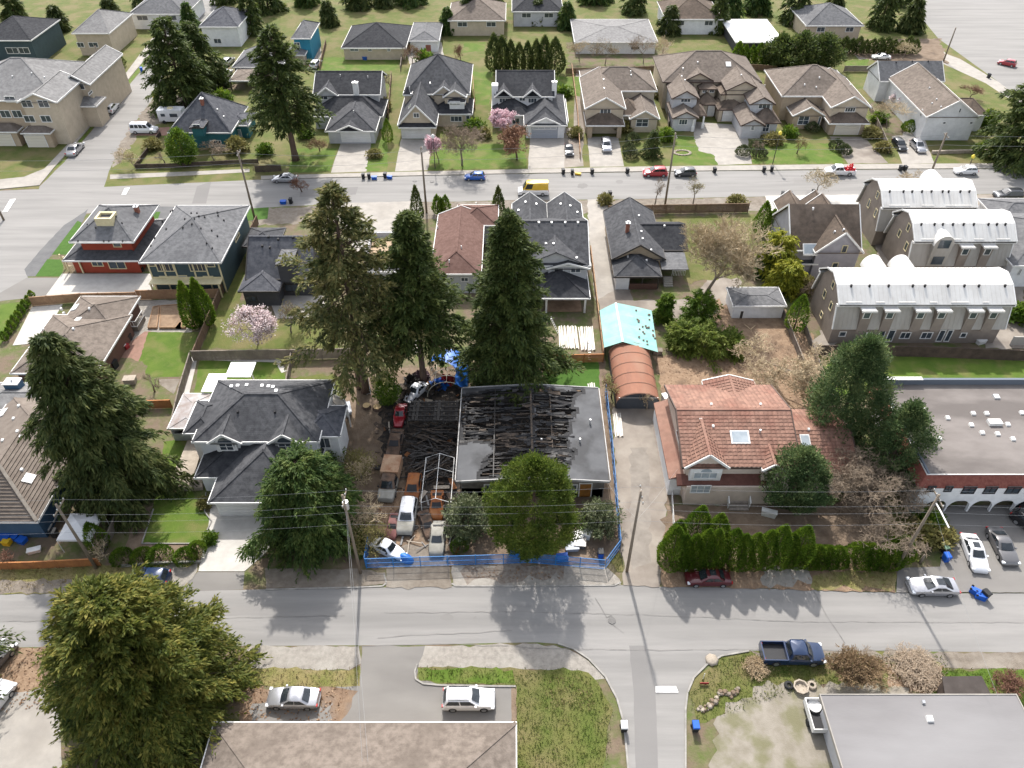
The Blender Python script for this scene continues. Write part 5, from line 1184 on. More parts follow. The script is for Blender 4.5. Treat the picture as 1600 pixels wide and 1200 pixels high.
r = RG(384, 488, 436, 369, 3.4, .75)
h = House('house', 'black roofed bungalow with a blank dormer, half hidden by the tall golden fir', 'house', base(r), trim=DARKW)
b = h.blk(r, 3.4, .75, 'gable', 'x', W_DG, S_SL); b2 = h.blk(SK(372, 436, 455, 3.0, 15), 3.0, .4, 'hip', 'y', W_DG, S_SL); h.win(b2, 'S', [(385, 462, 400, 472)], 2)
h.blk(SK(431, 455, 413, 6.2, 4), 6.2, .12, 'hip', 'y', W_DG, S_GR, z0=3, ov=.1); h.win(b, 'S', [(446, 444, 466, 456)], 2)
h.vents([(420, 371), (435, 375), (422, 388), (410, 385), (458, 372), (464, 372)], .3, BLACKV); h.blk(RC(378, 434, 385, 356, 3.2), 3.2, .35, 'hip', 'y', W_DG, S_CH)
r = RC(566, 634, 425, 362, 3.0)
h = House('house', 'flat roofed house with a recessed tan roof deck between the tall firs', 'house', base(r), trim=WHITE)
b = h.blk(r, 3.0, 0, 'flat', 'x', W_LG, mat('flat_membrane', (.07, .07, .075), .8, (.1, .1, .1), .6)); a, d = P(574, 416, 3.02), P(612, 372, 3.02)
c = MB(); c.box(P(572, 416, 3.0).x, P(611, 416, 3.0).x, a.y, d.y, 3.0, 3.05); h.part('roof_deck', DECKW, c)
c = MB(); X0, X1 = P(572, 416, 3.0).x, P(611, 416, 3.0).x
for q_ in ((X0 - .2, X0 - .02, a.y, d.y), (X1 + .02, X1 + .2, a.y, d.y), (X0 - .2, X1 + .2, d.y + .02, d.y + .2)): c.box(*q_, 3.0, 4.0)
h.part('deck_parapet', W_LG, c); c = MB(); c.box(X1 + .25, X1 + 3, a.y, d.y + 1, 3.0, 3.7); h.part('roof_upstand', S_CH, c)
r = SK(684, 744, 428, 3.6, 12)
r = RC(672, 752, 428, 335, 3.8)
h = House('house', 'red brown hip roofed house standing behind the three big firs', 'house', base(r))
b = h.blk(r, 3.8, .42, 'hip', 'y', W_LG, S_PK, ends=BG); h.win(b, 'S', [(698, 433, 708, 437), (720, 433, 732, 440)], 2); h.blk(RC(712, 778, 352, 320, 3.8), 3.8, .42, 'hip', 'x', W_LG, S_PK)
h.vents([(684, 348), (684, 357), (744, 320), (702, 410), (721, 388)], .35, WHITE, 'vent_pipe')

r = RG(800, 921, 415, 345, 5.4, .5)
h = House('house', 'new charcoal roofed grey house with three small upper windows and an unfinished covered patio', 'house', base(r))
b = h.blk(r, 5.4, .5, 'gable', 'x', W_LG, S_CH, ov=.4)
xm = (r[0] + r[1]) / 2; q4 = (r[1] - r[0]) / 2
for k in (0, 1): h.blk((r[0] + k * q4 + .02, r[0] + (k + 1) * q4 - .02, (r[2] + r[3]) / 2 - 1, r[3] + 4.5), 5.4, .75, 'gable', 'y', W_LG, S_CH, ov=.4)
h.blk(SK(813, 923, 416, 5.3, 9), 5.3, .46, 'gable', 'y', W_LG, S_CH, ov=.45, rakes=False)
b1 = h.blk(SK(818, 886, 411, 5.3, 6), 5.3, .33, 'gable', 'y', W_LG, S_CH, ov=.35); b2 = h.blk(SK(853, 922, 420, 5.1, 6), 5.1, .3, 'gable', 'y', W_LG, S_CH, ov=.35)
h.win(b1, 'S', [(837, 414, 853, 421)], 2); h.win(b2, 'S', [(865, 418, 881, 426), (891, 418, 908, 426)], 2)
lw = SK(828, 922, 466, 2.9, 9); b3 = h.blk(lw, 2.9, .42, 'hip', 'x', None, S_DK, hide=('N',)); lw2 = (lw[0], lw[1], lw[2] + 4, lw[2] + 9.5)
c = MB(); c.box(lw[0] + .5, lw[1] - .5, lw[2] + 4.2, lw[2] + 9, 0, 2.9); h.part('wall', W_LG, c)
for u in (.28, .93):
    c = MB(); xx = lw[0] + (lw[1] - lw[0]) * u; c.box(xx - .14, xx + .14, lw[2] + .3, lw[2] + .6, 0, 2.7); h.part('patio_post', WHITE, c)
c = MB(); c.box(lw[0] + 2.5, lw[1] - 1, lw[2] + .6, lw[2] + 4, 0, .12); h.part('patio_floor', mat('bare_plywood', (.3, .2, .13), .9, (.22, .14, .09), 1), c)
h.vents([(815, 349), (842, 349), (862, 349), (883, 349), (903, 349), (853, 382), (865, 382), (901, 404), (821, 317), (838, 320), (876, 320), (891, 323), (810, 330), (902, 333)], .32)

r = RC(956, 1040, 405, 330, 3.2)
h = House('house', 'small charcoal roofed house with brick chimney, white porch wall and dark lean-to', 'house', base(r), trim=DARKW)
b = h.blk(r, 3.2, .62, 'gable', 'y', W_TN, S_CH, ends=GB); b2 = h.blk(RG(1003, 1074, 391, 350, 3.1, .5), 3.1, .5, 'gable', 'x', W_LG, S_DK)
h.blk(SK(960, 1034, 432, 2.6, 7), 2.6, .45, 'hip', 'x', None, S_CH, hide=('N',)); x0, x1, y0, y1 = h.blocks[-1]['rect']
c = MB(); c.box(x0 + .4, x0 + 2.4, y0 + .3, y0 + 3, 0, 2.3); h.part('porch_wall', W_WH, c)
c = MB(); c.box(x0 + 2.5, x1 - .4, y0 + .3, y0 + .5, 0, 1.0); h.part('porch_wall', W_BN, c)
for u in (.34, .62, .96):
    c = MB(); c.box(x0 + (x1 - x0) * u - .08, x0 + (x1 - x0) * u + .08, y0 + .5, y0 + .65, 0, 2.3); h.part('porch_post', DARKW, c)
c = MB(); a, d = P(1034, 421, 2.5), P(1076, 421, 2.5); e = P(1034, 394, 2.9)
c.add([(a.x, a.y, 2.5), (d.x, a.y, 2.5), (d.x, e.y, 2.9), (a.x, e.y, 2.9), (a.x, a.y, 2.4), (d.x, a.y, 2.4), (d.x, e.y, 2.8), (a.x, e.y, 2.8)], [(0,1,2,3),(7,6,5,4),(4,5,1,0),(5,6,2,1),(6,7,3,2),(7,4,0,3)]); h.part('lean_to_roof', S_GR, c)
h.chimney(980, 362, .55, .55, 1.5, BRICK); h.vents([(998, 338), (1002, 363), (1004, 374), (1038, 354), (981, 402), (1016, 400), (1010, 408)], .3, METV)
h.win(b2, 'S', [(1050, 402, 1060, 410)], 2)
c = MB(); p = P(1042, 440)
for k in range(5): c.box(p.x - .7, p.x + .7, p.y - .3 - k * .3, p.y - k * .3, 0, 1.0 - k * .2)
h.part('steps', CONC, c); c = MB(); p = P(1048, 438)
for k in range(9): c.box(p.x + k * .25, p.x + .05 + k * .25, p.y - .05, p.y, .9, 1.8)
c.box(p.x, p.x + 2.1, p.y - .07, p.y + .02, 1.8, 1.88); h.part('railing', WHITE, c)

r = RG(1236, 1346, 391, 319, 4.8, .9)
h = House('house', 'tall house with mottled brown roof, lavender grey walls and steep front gable', 'house', base(r))
b = h.blk(r, 4.8, .9, 'gable', 'x', W_LV, S_BR, ov=.35, caps=False); g = SK(1274, 1350, 395, 5.0, 12); b2 = h.blk(g, 5.0, .95, 'gable', 'y', W_LV, S_BR, ov=.45)
h.win(b2, 'S', [(1313, 383, 1326, 395), (1298, 410, 1311, 420)], 1, frame=CREAM); b3 = h.blk(SK(1236, 1278, 412, 2.7, 5), 2.7, .2, 'hip', 'x', W_LV, S_CH); h.win(b3, 'S', [(1248, 416, 1258, 424)], 2)
h.skylight(1262, 402, 2.2, 1.3, GLASSB); h.vents([(1270, 327), (1318, 360), (1304, 363)], .3, METV)
b = h.blk((r[0] + 1, r[0] + 5.5, r[3] - 3, r[3] + 4), 5.0, .9, 'gable', 'y', W_LV, S_BR); h.blk((r[1] - 5.5, r[1] - 1, r[3] - 3, r[3] + 4), 5.0, .9, 'gable', 'y', W_LV, S_BR)
r = RC(1583, 1720, 415, 330, 4.2)
h = House('house', 'grey roofed white house with a small side wing on the right edge', 'house', base(r))
b = h.blk(r, 4.2, .35, 'hip', 'y', W_WH, S_GR); b2 = h.blk(RC(1528, 1600, 398, 365, 2.9), 2.9, .3, 'hip', 'x', W_WH, S_GR); h.win(b, 'W', [(1568, 385, 1572, 400)], 1)
b = h.blk(RC(1560, 1680, 345, 310, 4.2), 4.2, .35, 'hip', 'x', W_WH, S_GR); h.win(h.blocks[0], 'S', [(1588, 420, 1598, 430)], 2); h.vents([(1560, 340), (1580, 370)], .3, BLACKV)
c = MB(); p = P(1590, 430); h.vents([(1545, 385)], .3, METV)

r = RC(1146, 1229, 478, 449, 2.4)
h = House('shed', 'long white garden shed with flat grey roof under the bare tree', 'shed', base(r)); b = h.blk(r, 2.4, .12, 'hip', 'x', W_WH, S_GR, ov=.2)
h.door(b, 'S', (1155, 486, 1162, 497), DARKW, 'door', 1)
r = RC(262, 308, 669, 615, 2.4)
h = House('shed', 'grey lean-to shed with open dark front on the left of the grey hipped house', 'shed', base(r))
b = h.blk(r, 2.4, .12, 'hip', 'y', None, mat('metal_sheet_roof', (.3, .29, .29), .6, (.2, .16, .14), .8, bump=.1), ov=.1)
c = MB(); x0, x1, y0, y1 = r
for q_ in ((x0 + .1, x0 + .25, y0 + .2, y1 - .1), (x1 - .25, x1 - .1, y0 + .2, y1 - .1), (x0 + .25, x1 - .25, y1 - .25, y1 - .1)): c.box(*q_, 0, 2.25)
c.box(x0 + .25, x1 - .25, y0 + .2, y0 + .35, 0, 1.2); h.part('wall', W_LG, c)

# ---- near row: grey hipped house
r = RC(300, 498, 690, 594, 5.6)
h = House('house', 'big white house with slate grey hipped roofs, two arched dormers and a garage', 'house', base(r))
b = h.blk(r, 5.6, .5, 'hip', 'x', W_WH, S_CH, ov=.5); h.blk(RC(286, 335, 677, 626, 5.4), 5.4, .5, 'hip', 'y', W_WH, S_CH); a1 = h.blk(RC(470, 531, 682, 634, 5.3), 5.3, .45, 'hip', 'x', W_WH, S_SL)
h.blk(SK(304, 496, 746, 2.9, 11), 2.9, .45, 'hip', 'x', W_WH, S_DK)
for xa, xb in ((324, 377), (418, 470)):
    g = SK(xa, xb, 693, 5.6, 5); b2 = h.blk(g, 5.6, .75, 'gable', 'y', W_WH, S_CH, ov=.5); xc = (g[0] + g[1]) / 2; yw = b2['w'][2]
    b2w = dict(w=(g[0], g[1], yw - .3, yw)); c = MB(); c.box(xc - 1.15, xc + 1.15, yw - .28, yw + .1, 4.0, 5.55); c.tube([(xc, yw - .28, 5.55), (xc, yw + .1, 5.55)], 1.1, 18); h.part('bay', WHITE, c)
    h.rectwin(b2w, 'S', xc - .85, xc + .85, 4.25, 5.55, 2, bars=1)
    c = MB(); c.poly(*[(xc + .8 * math.cos(t), yw - .3 - .02, 5.56 + .75 * math.sin(t)) for t in [math.pi * k / 10 for k in range(11)]]); h.part('arched_pane', GLASS, c)
g = SK(325, 478, 785, 2.9, 13); b = h.blk(g, 2.9, .5, 'hip', 'y', W_WH, S_CH); h.door(b, 'S', (344, 788, 402, 798), GDW, z=(.05, 2.3)); h.door(b, 'S', (408, 788, 456, 798), GDW, z=(.05, 2.3))
h.win(a1, 'S', [(500, 680, 514, 700)], 2); h.vents([(362, 605), (372, 604), (386, 603), (410, 604), (420, 605), (427, 606), (432, 612)], .45, METV); h.vents([(372, 645), (430, 645)], .25, BLACKV)
for px_, py_ in ((500, 725),):
    p = P(px_, py_); c = MB(); c.tube([(p.x, p.y, 0), (p.x, p.y, 3.5)], .06, 6); h.part('downpipe', WHITE, c)
# covered stone terrace at the side, white awning slab behind, balcony rail
p = slab('terrace', [(295, 692), (313, 692), (314, 715), (305, 748), (318, 752), (318, 766), (284, 768), (268, 750), (282, 724)], 0, .5, STONE)
c = MB(); a, d = P(303, 640, 2.6), P(395, 578, 2.6)
aw = thing('patio_cover', 'bright white patio cover behind the big grey roofed house', 'patio cover', (a.x, a.y, 0))
a, d = P(314, 612, 2.7), P(335, 584, 2.7); e = P(396, 577, 2.7)
q = MB(); q.box(a.x, P(345, 612, 2.7).x, a.y, d.y, 2.6, 2.72); q.box(P(352, 588, 2.7).x, e.x, d.y - .6, e.y + 1.4, 2.6, 2.73); q.build('cover', mat('white_metal_sheet', (.8, .8, .8), .5, lines=('X', .2, .4)), aw)
for px_, py_ in ((316, 611), (340, 611), (337, 586), (392, 578)):
    p = P(px_, py_, 2.6); q = MB(); q.box(p.x - .06, p.x + .06, p.y - .06, p.y + .06, 0, 2.6); q.build('post', WHITE, aw)
def rails(name, label, pts, z, hh, m=WHITE, cat='railing', par=None, n=.35):
    t = par or thing(name, label, cat, (pts[0][0], pts[0][1], 0)); q = MB()
    for a, b in zip(pts[:-1], pts[1:]):
        a, b = Vector((*a[:2], z)), Vector((*b[:2], z)); k = max(2, int((b - a).length / n))
        for z_ in (.08, hh): q.bar(a + Vector((0, 0, z_)), b + Vector((0, 0, z_)), .07, .06)
        for i in range(k + 1): c_ = a.lerp(b, i / k); q.box(c_.x - .025, c_.x + .025, c_.y - .025, c_.y + .025, z, z + hh)
    q.build('railing', m, t); return t
pp = [P(x_, y_, 3.0) for x_, y_ in ((513, 612), (538, 625), (543, 640), (532, 650))]
dk = thing('balcony', 'small white railed balcony on the back corner of the grey roofed house', 'balcony', (pp[0].x, pp[0].y, 0)); q = MB()
q.add([(p.x, p.y, 2.8) for p in pp] + [(p.x, p.y, 3.0) for p in pp], [(3,2,1,0),(4,5,6,7),(0,1,5,4),(1,2,6,5),(2,3,7,6),(3,0,4,7)]); q.build('floor', CONC, dk)
rails('', '', pp, 3.0, 1.0, par=dk)
for p in pp[1:3]: q = MB(); q.box(p.x - .07, p.x + .07, p.y - .07, p.y + .07, 0, 2.8); q.build('post', WHITE, dk)

# ---- orange tile house
TILE = mat('terracotta_tile', (0.25, 0.142, 0.104), .85, (0.19, 0.105, 0.078), 1.3, detail=9, bump=.25, bscale=10, col3=(0.15, 0.055, 0.038), scale3=.3, mix3=.55, rnd=.18)
TILED = mat('dark_terracotta', (0.10, 0.04, 0.03), .8, (0.14, 0.06, 0.045), 1.2, bump=.2)
r = RC(1067, 1252, 730, 602, 5.4)
h = House('house', 'cream stucco house under an orange terracotta tile roof with skylight and front steps', 'house', base(r))
b = h.blk(r, 5.4, .36, 'gable', 'x', W_SB, TILE, ov=.5, fascia=BROWNT)
def tiles(x0, x1, y0, y1, z0, pt, ro, sgn=1, course=.42, tw=.5, seed=3):
    """single tiles, course over course, rising with sgn*y"""
    rn = random.Random(seed); T = MB(); n = int(abs(y1 - y0) / course); m_ = int((x1 - x0) / tw)
    for k in range(n):
        u = k * course; ya = y0 + sgn * u; yb = y0 + sgn * (u + course * 1.12)
        for i in range(m_):
            xa = x0 + (x1 - x0) * i / m_; xb = xa + (x1 - x0) / m_ - .03; dz = rn.uniform(0, .02); xm = (xa + xb) / 2
            za, zb_ = z0 + pt * u + .075 + dz, z0 + pt * (u + course * 1.12) + .02 + dz
            T.add([(xa, ya, za - .03), (xm, ya, za + .035), (xb, ya, za - .03), (xb, yb, zb_ - .02), (xm, yb, zb_ + .03), (xa, yb, zb_ - .02), (xa, ya, za - .1), (xb, ya, za - .1)],
                  [(0, 1, 4, 5), (1, 2, 3, 4), (6, 7, 2, 1, 0)] if sgn > 0 else [(5, 4, 1, 0), (4, 3, 2, 1), (0, 1, 2, 7, 6)])
    return tag(T.build('roof_tile', TILE, ro), kind='stuff')
ym = (r[2] + r[3]) / 2; tiles(r[0], r[1], r[2], ym, 5.4, .36, b['roof']); tiles(r[0], r[1], r[3], ym, 5.4, .36, b['roof'], -1)
def dtile(rect, hh, pt, ro):
    x0, x1, y0, y1 = rect; T = MB(); xm = (x0 + x1) / 2; n = int((xm - x0) / .4)
    for k in range(n):
        u = k * .4; z = hh + pt * u + .04
        T.bar((x0 + u, y0, z), (x0 + u, y1, z), .08, .09); T.bar((x1 - u, y0, z), (x1 - u, y1, z), .08, .09)
    m_ = int((y1 - y0) / .5)
    for k in range(m_):
        y = y0 + .25 + k * .5; T.bar((x0, y, hh + .04), (xm, y, hh + pt * (xm - x0) + .04), .06, .05); T.bar((x1, y, hh + .04), (xm, y, hh + pt * (xm - x0) + .04), .06, .05)
    tag(T.build('roof_tile', TILE, ro), kind='stuff')
g = SK(1070, 1140, 731, 5.4, 5.5); b2 = h.blk(g, 5.4, .85, 'gable', 'y', W_SB, TILE, ov=.45); dtile(g, 5.4, .85, b2['roof'])
xc = (g[0] + g[1]) / 2; yw = b2['w'][2]; c = MB(); c.box(xc - 1.75, xc + 1.75, yw - .5, yw + .1, 3.2, 5.2); h.part('bay', WHITE, c); bw = dict(w=(g[0], g[1], yw - .5, yw)); h.rectwin(bw, 'S', xc - 1.35, xc + 1.35, 3.7, 4.75, 3, glass=GLASSB)
c = MB(); c.poly(*[(xc + .62 * math.cos(t), yw - .52, 4.77 + .5 * math.sin(t)) for t in [math.pi * k / 10 for k in range(11)]]); h.part('arched_pane', GLASSB, c)
g = SK(1192, 1226, 735, 5.4, 5); b2 = h.blk(g, 5.4, .8, 'gable', 'y', W_SB, TILE, ov=.3); dtile(g, 5.4, .8, b2['roof'])
a, d = P(1098, 598, 5.4), P(1178, 598, 5.4); g = (a.x, d.x, ym + .5, r[3] + .8); b2 = h.blk(g, 5.4, .3, 'gable', 'y', W_SB, TILE, ov=.3); dtile(g, 5.4, .3, b2['roof'])
# lower storey, pent roofs, right wing
x0, x1, y0, y1 = b['w']; c = MB(); c.box(x0 + .2, x1 - .5, y0 - 1.3, y0 - .01, 0, 3.0); h.part('wall', W_SB, c); bl = dict(w=(x0, x1, y0 - 1.3, y1)); h.win(bl, 'S', [(1077, 758, 1112, 770)], 3, glass=GLASSB)
a, d = P(1058, 758, 3.1), P(1198, 758, 3.1); c = MB(); c.add([(a.x, a.y, 3.1), (d.x, a.y, 3.1), (d.x, y0 - .005, 3.75), (a.x, y0 - .005, 3.75), (a.x, a.y, 2.9), (d.x, a.y, 2.9), (d.x, y0 - .005, 3.5), (a.x, y0 - .005, 3.5)], [(0,1,2,3),(7,6,5,4),(4,5,1,0),(5,6,2,1),(6,7,3,2),(7,4,0,3)]); h.part('pent_roof', TILED, c)
c = MB(); c.add([(x0 - 1.6, y0, 2.9), (x0 - .005, y0, 3.5), (x0 - .005, y1, 3.5), (x0 - 1.6, y1, 2.9), (x0 - 1.6, y0, 2.7), (x0 - .005, y0, 3.3), (x0 - .005, y1, 3.3), (x0 - 1.6, y1, 2.7)], [(0,1,2,3),(7,6,5,4),(4,5,1,0),(5,6,2,1),(6,7,3,2),(7,4,0,3)]); h.part('pent_roof', TILE, c)
c = MB(); c.box(x0 - 1.4, x0 - .01, y0 + .1, y1 - .1, 0, 2.7); h.part('wall', W_ST, c)
g = RC(1253, 1345, 742, 640, 3.3); b2 = h.blk((x1 + .35, g[1], g[2], g[3]), 3.3, .36, 'gable', 'x', W_SB, TILE, ov=.4, fascia=BROWNT); gm = (g[2] + g[3]) / 2; tiles(x1 + .36, g[1], g[2], gm, 3.3, .36, b2['roof']); tiles(x1 + .36, g[1], g[3], gm, 3.3, .36, b2['roof'], -1)
h.skylight(1156, 684, 2.1, 1.5); h.skylight(1258, 690, 1.1, 1.5); h.vents([(1187, 676)], .5, METV, 'vent_pipe'); h.vents([(1114, 667), (1111, 633), (1188, 633), (1263, 672)], .3, WHITE)
p = P(1147, 772); c = MB()
for k in range(7): c.box(p.x - 1.1, p.x + 1.1, p.y - .35 * (k + 1), p.y - .35 * k, 0, 1.4 - k * .2)
h.part('steps', mat('worn_steps', (.2, .17, .15), .9, (.3, .26, .22), 2), c); c = MB(); c.box(p.x - 1.9, p.x + 1.9, p.y, p.y + 1.6, 0, 1.4); h.part('porch', CONC, c)
for sx in (-1.2, 1.2):
    q = MB()
    for k in range(8): yy = p.y - .3 * k; q.box(p.x + sx - .04, p.x + sx + .04, yy - .04, yy + .04, 1.3 - k * .17, 2.25 - k * .17)
    q.bar((p.x + sx, p.y, 2.25), (p.x + sx, p.y - 2.2, 1.05), .12, .1); q.box(p.x + sx - .07, p.x + sx + .07, p.y, p.y + .14, 1.4, 2.4); h.part('stair_railing', WHITE, q)

# ---- flat roofed building with arches
r = RC(1449, 1770, 741, 598, 5.2)
GRAVR = mat('gravel_roof', (.155, .138, .128), .95, (.19, .17, .158), .5, detail=9, bump=.2, bscale=20, col3=(.095, .083, .077), scale3=.16, mix3=.75, stretch=(.6, 1.3, 1), lo3=.46, hi3=.62)
h = House('flat_roofed_building', 'flat roofed white building with red tile skirt and a row of arches', 'building', base(r))
b = h.blk(r, 5.2, 0, 'flat', 'x', W_ST, GRAVR, ov=.5); x0, x1, y0, y1 = r
c = MB(); c.box(x0, x1, y1 - .35, y1 - .01, 5.201, 6.0); c.box(x0, x0 + .22, y0, y1 - .36, 5.201, 5.45); h.part('parapet', mat('blue_grey_parapet', (.12, .14, .17), .7), c); c = MB(); c.box(x0, x0 + 5, y1 - .45, y1 + .1, 6.0, 6.1); c.box(x0 + 18, x1, y1 - .45, y1 + .1, 6.0, 6.1); h.part('parapet_cap', WHITE, c)
RT = mat('red_tile_skirt', (.14, .04, .03), .8, (.2, .07, .05), 3, bump=.3, lines=('X', .28, .8)); c = MB(); e = 1.1
c.add([(x0 - e, y0 - e, 4.15), (x1, y0 - e, 4.15), (x1, y0 - .1, 5.18), (x0 - .1, y0 - .1, 5.18)], [(0, 1, 2, 3)]); c.add([(x0 - e, y0 - e, 4.15), (x0 - .1, y0 - .1, 5.18), (x0 - .1, y1, 5.18), (x0 - e, y1, 4.15)], [(0, 1, 2, 3)]); c.add([(x0 - e, y0 - e, 4.14), (x1, y0 - e, 4.14), (x1, y0 + .45, 4.14), (x0 - e, y0 + .45, 4.14)], [(3, 2, 1, 0)]); h.part('tile_skirt', RT, c)
ya = y0 - 1.05; fw = dict(w=(x0 - .6, x1, ya, y1)); h.win(fw, 'S', [(1446, 759, 1464, 768), (1473, 759, 1491, 768), (1500, 760, 1528, 771), (1534, 760, 1561, 771), (1568, 760, 1598, 771), (1606, 760, 1630, 771)], 2, frame=BLK)
c = MB(); xs = [PY(k, 790, ya).x for k in (1462, 1498, 1534, 1569, 1604, 1640, 1676)]; px0 = x0 - .6; prev = px0; zt = 4.1      # front wall with round arches
for xc_ in xs:
    w_ = 1.18; zc_ = .85; arc = [(xc_ + w_ * math.cos(math.pi - t), zc_ + 1.2 * math.sin(t)) for t in [math.pi * i / 10 for i in range(11)]]
    c.poly((prev, ya, 0), (xc_ - w_, ya, 0), (xc_ - w_, ya, zc_), (xc_ - w_, ya, zt), (prev, ya, zt))
    for (ax, az), (bx_, bz) in zip(arc[:-1], arc[1:]): c.poly((ax, ya, az), (bx_, ya, bz), (bx_, ya, zt), (ax, ya, zt)); c.poly((ax, ya, az), (ax, ya + .35, az), (bx_, ya + .35, bz), (bx_, ya, bz))
    for s_ in (-w_, w_): c.poly((xc_ + s_, ya, 0), (xc_ + s_, ya + .35, 0), (xc_ + s_, ya + .35, zc_), (xc_ + s_, ya, zc_))
    prev = xc_ + w_
c.poly((prev, ya, 0), (x1, ya, 0), (x1, ya, zt), (prev, ya, zt)); c.poly((px0, ya, 0), (px0, ya, zt), (px0, y0 + .5, zt), (px0, y0 + .5, 0)); h.part('arcade', W_ST, c)
h.vents([(1442, 641), (1480, 654), (1517, 665), (1534, 677), (1558, 679), (1467, 686), (1582, 687), (1574, 664), (1520, 647), (1541, 647), (1596, 646)], .55, WHITE); h.vents([(1556, 621)], .8, METV)
p, _ = h.onroof(1553, 662); c = MB(); c.box(p.x - .75, p.x + .75, p.y - .4, p.y + .4, p.z, p.z + .4); c.build('roof_curb', WHITE, b['roof'])

# ---- bottom edge: long flat roof on the right, eave of the roof below the frame
r = RC(1284, 1610, 1170, 1086, 3.2)
fr = P(1282, 1086, 3.2), P(1590, 1091, 3.2)
h = House('flat_roofed_house', 'long low house with grey flat membrane roof at the lower right edge', 'house', (fr[0].x + 6, fr[0].y - 6))
b = h.blk((fr[0].x, fr[1].x, fr[0].y - 13, fr[0].y), 3.2, 0, 'flat', 'x', W_LG, mat('grey_membrane', (.15, .143, .142), .85, (.175, .167, .166), .5, detail=8, bump=.08, col3=(.24, .235, .235), scale3=.12, mix3=.6, stretch=(.3, 1, 1)), ov=.5, fascia=CONC); h.vents([(1452, 1124)], .6, WHITE); h.vents([(1442, 1098)], .3, METV)
a, d = P(335, 1129, 3.0), P(806, 1130, 3.0)
h = House('house', 'brown roofed house just entering the view along the bottom edge', 'house', (a.x + 10, a.y - 7)); h.blk((a.x, d.x, a.y - 14, a.y), 3.0, .3, 'hip', 'x', W_BG, S_TN, ov=.5)
# ------------------------------------------------------------------ trees and plants
L_FIR = leafmat('fir_needles', [(0.028, 0.05, 0.014), (0.069, 0.099, 0.023), (0.155, 0.178, 0.048)], .4)
L_GOLD = leafmat('golden_needles', [(0.04, 0.062, 0.02), (0.131, 0.138, 0.045), (0.306, 0.25, 0.094)], .42)
L_CED = leafmat('olive_cedar', [(0.034, 0.056, 0.009), (0.106, 0.127, 0.021), (0.293, 0.258, 0.057)], .45)
L_DCED = leafmat('dark_cedar', [(0.025, 0.045, 0.013), (0.07, 0.095, 0.025), (0.169, 0.181, 0.057)], .4)
L_CYP = leafmat('cypress_sprays', [(0.030, 0.060, 0.008), (0.085, 0.125, 0.016), (0.18, 0.205, 0.04)], .4)
L_PINE = leafmat('blue_pine', [(0.026, 0.056, 0.018), (0.075, 0.12, 0.042), (0.19, 0.23, 0.085)], .35)
L_SHAG = leafmat('feathery_green', [(0.022, 0.055, 0.013), (0.068, 0.116, 0.026), (0.165, 0.204, 0.051)], .45)
L_HEDGE = leafmat('hedge_green', [(0.036, 0.079, 0.007), (0.09, 0.16, 0.015), (0.192, 0.25, 0.028)], .42)
L_RHODO = leafmat('broad_leaves', [(0.03, 0.05, 0.02), (0.085, 0.105, 0.045), (0.21, 0.22, 0.12)], .2, .45)
L_JUN = leafmat('yellow_juniper', [(.05, .09, .012), (.13, .18, .025), (.24, .26, .06)], .4)
L_PINK = leafmat('pink_blossom', [(0.50, 0.27, 0.31), (0.62, 0.42, 0.46), (0.75, 0.62, 0.64)], .3)
L_WPINK = leafmat('pale_blossom', [(0.52, 0.39, 0.39), (0.66, 0.55, 0.55), (0.78, 0.71, 0.70)], .3)
L_YG = leafmat('golden_bamboo', [(0.10, 0.14, 0.012), (0.26, 0.27, 0.025), (0.42, 0.38, 0.04)], .4)
L_BUD = leafmat('red_buds', [(0.14, 0.06, 0.035), (0.22, 0.11, 0.06), (0.28, 0.17, 0.10)], .2)
L_MOSS = leafmat('moss_tint', [(0.12, 0.12, 0.03), (0.2, 0.18, 0.06), (0.3, 0.25, 0.1)], .3)
def conifer(label, base, top, R, m_, name='conifer', group=None, rz=None, tr=.4, **kw):
    b = P(*base); H = HZ(b.x, b.y, top)
    c, segs = conifer_mesh(H, R, mat_=m_, **kw)
    return place(name, label, b.x, b.y, [('trunk', trunk_mesh(H * .97, tr)), ('crown', c), ('branches', seg_mesh('branches', segs, BARK))], rz=RN.random() * 6 if rz is None else rz, group=group)
FIR1 = conifer('tallest golden green fir with bare forked trunk behind the fire damaged lot', (572, 612), 293, 6.4, L_GOLD, 'fir_tree', z0=.3, nb=190, nbl=20, k=9, L=.55, Wd=.22, shape=.7, sag=.12, rise=.45, ragged=.42, lobes=.8, hang=.12, droop=.1, tr=.5)
link('trunk', trunk_mesh(15, .42, .4), FIR1, (1.1, .3, 0))
conifer('narrow dark fir second of the three big firs behind the burnt yard', (662, 596), 335, 5.4, L_FIR, 'fir_tree', z0=.32, nb=300, nbl=18, k=9, L=.5, Wd=.2, shape=.72, sag=.15, ragged=.3, lobes=.55, hang=.15, droop=.1)
conifer('broad dark fir spreading over the back corner of the fire damaged roof', (797, 588), 334, 6.2, L_FIR, 'fir_tree', z0=.06, nb=420, nbl=20, k=9, L=.52, Wd=.2, shape=.78, sag=.18, ragged=.25, lobes=.5, hang=.2, droop=.12)
conifer('huge dark drooping cedar between the blue house and the curved front lawn', (196, 768), 526, 5.8, L_DCED, 'cedar_tree', z0=.04, nb=360, nbl=22, k=10, L=.55, Wd=.17, shape=.66, sag=.38, rise=.8, ragged=.25, droop=.3, hang=.45, lobes=.45, tr=.5)
conifer('massive olive gold cedar filling the corner at the bottom of the view', (256, 1104), 936, 7.6, L_CED, 'cedar_tree', z0=.03, nb=420, nbl=30, k=11, L=.42, Wd=.15, shape=.52, sag=.2, rise=.75, ragged=.16, droop=.15, hang=.15, lobes=.3, foot=.04, tr=.6)
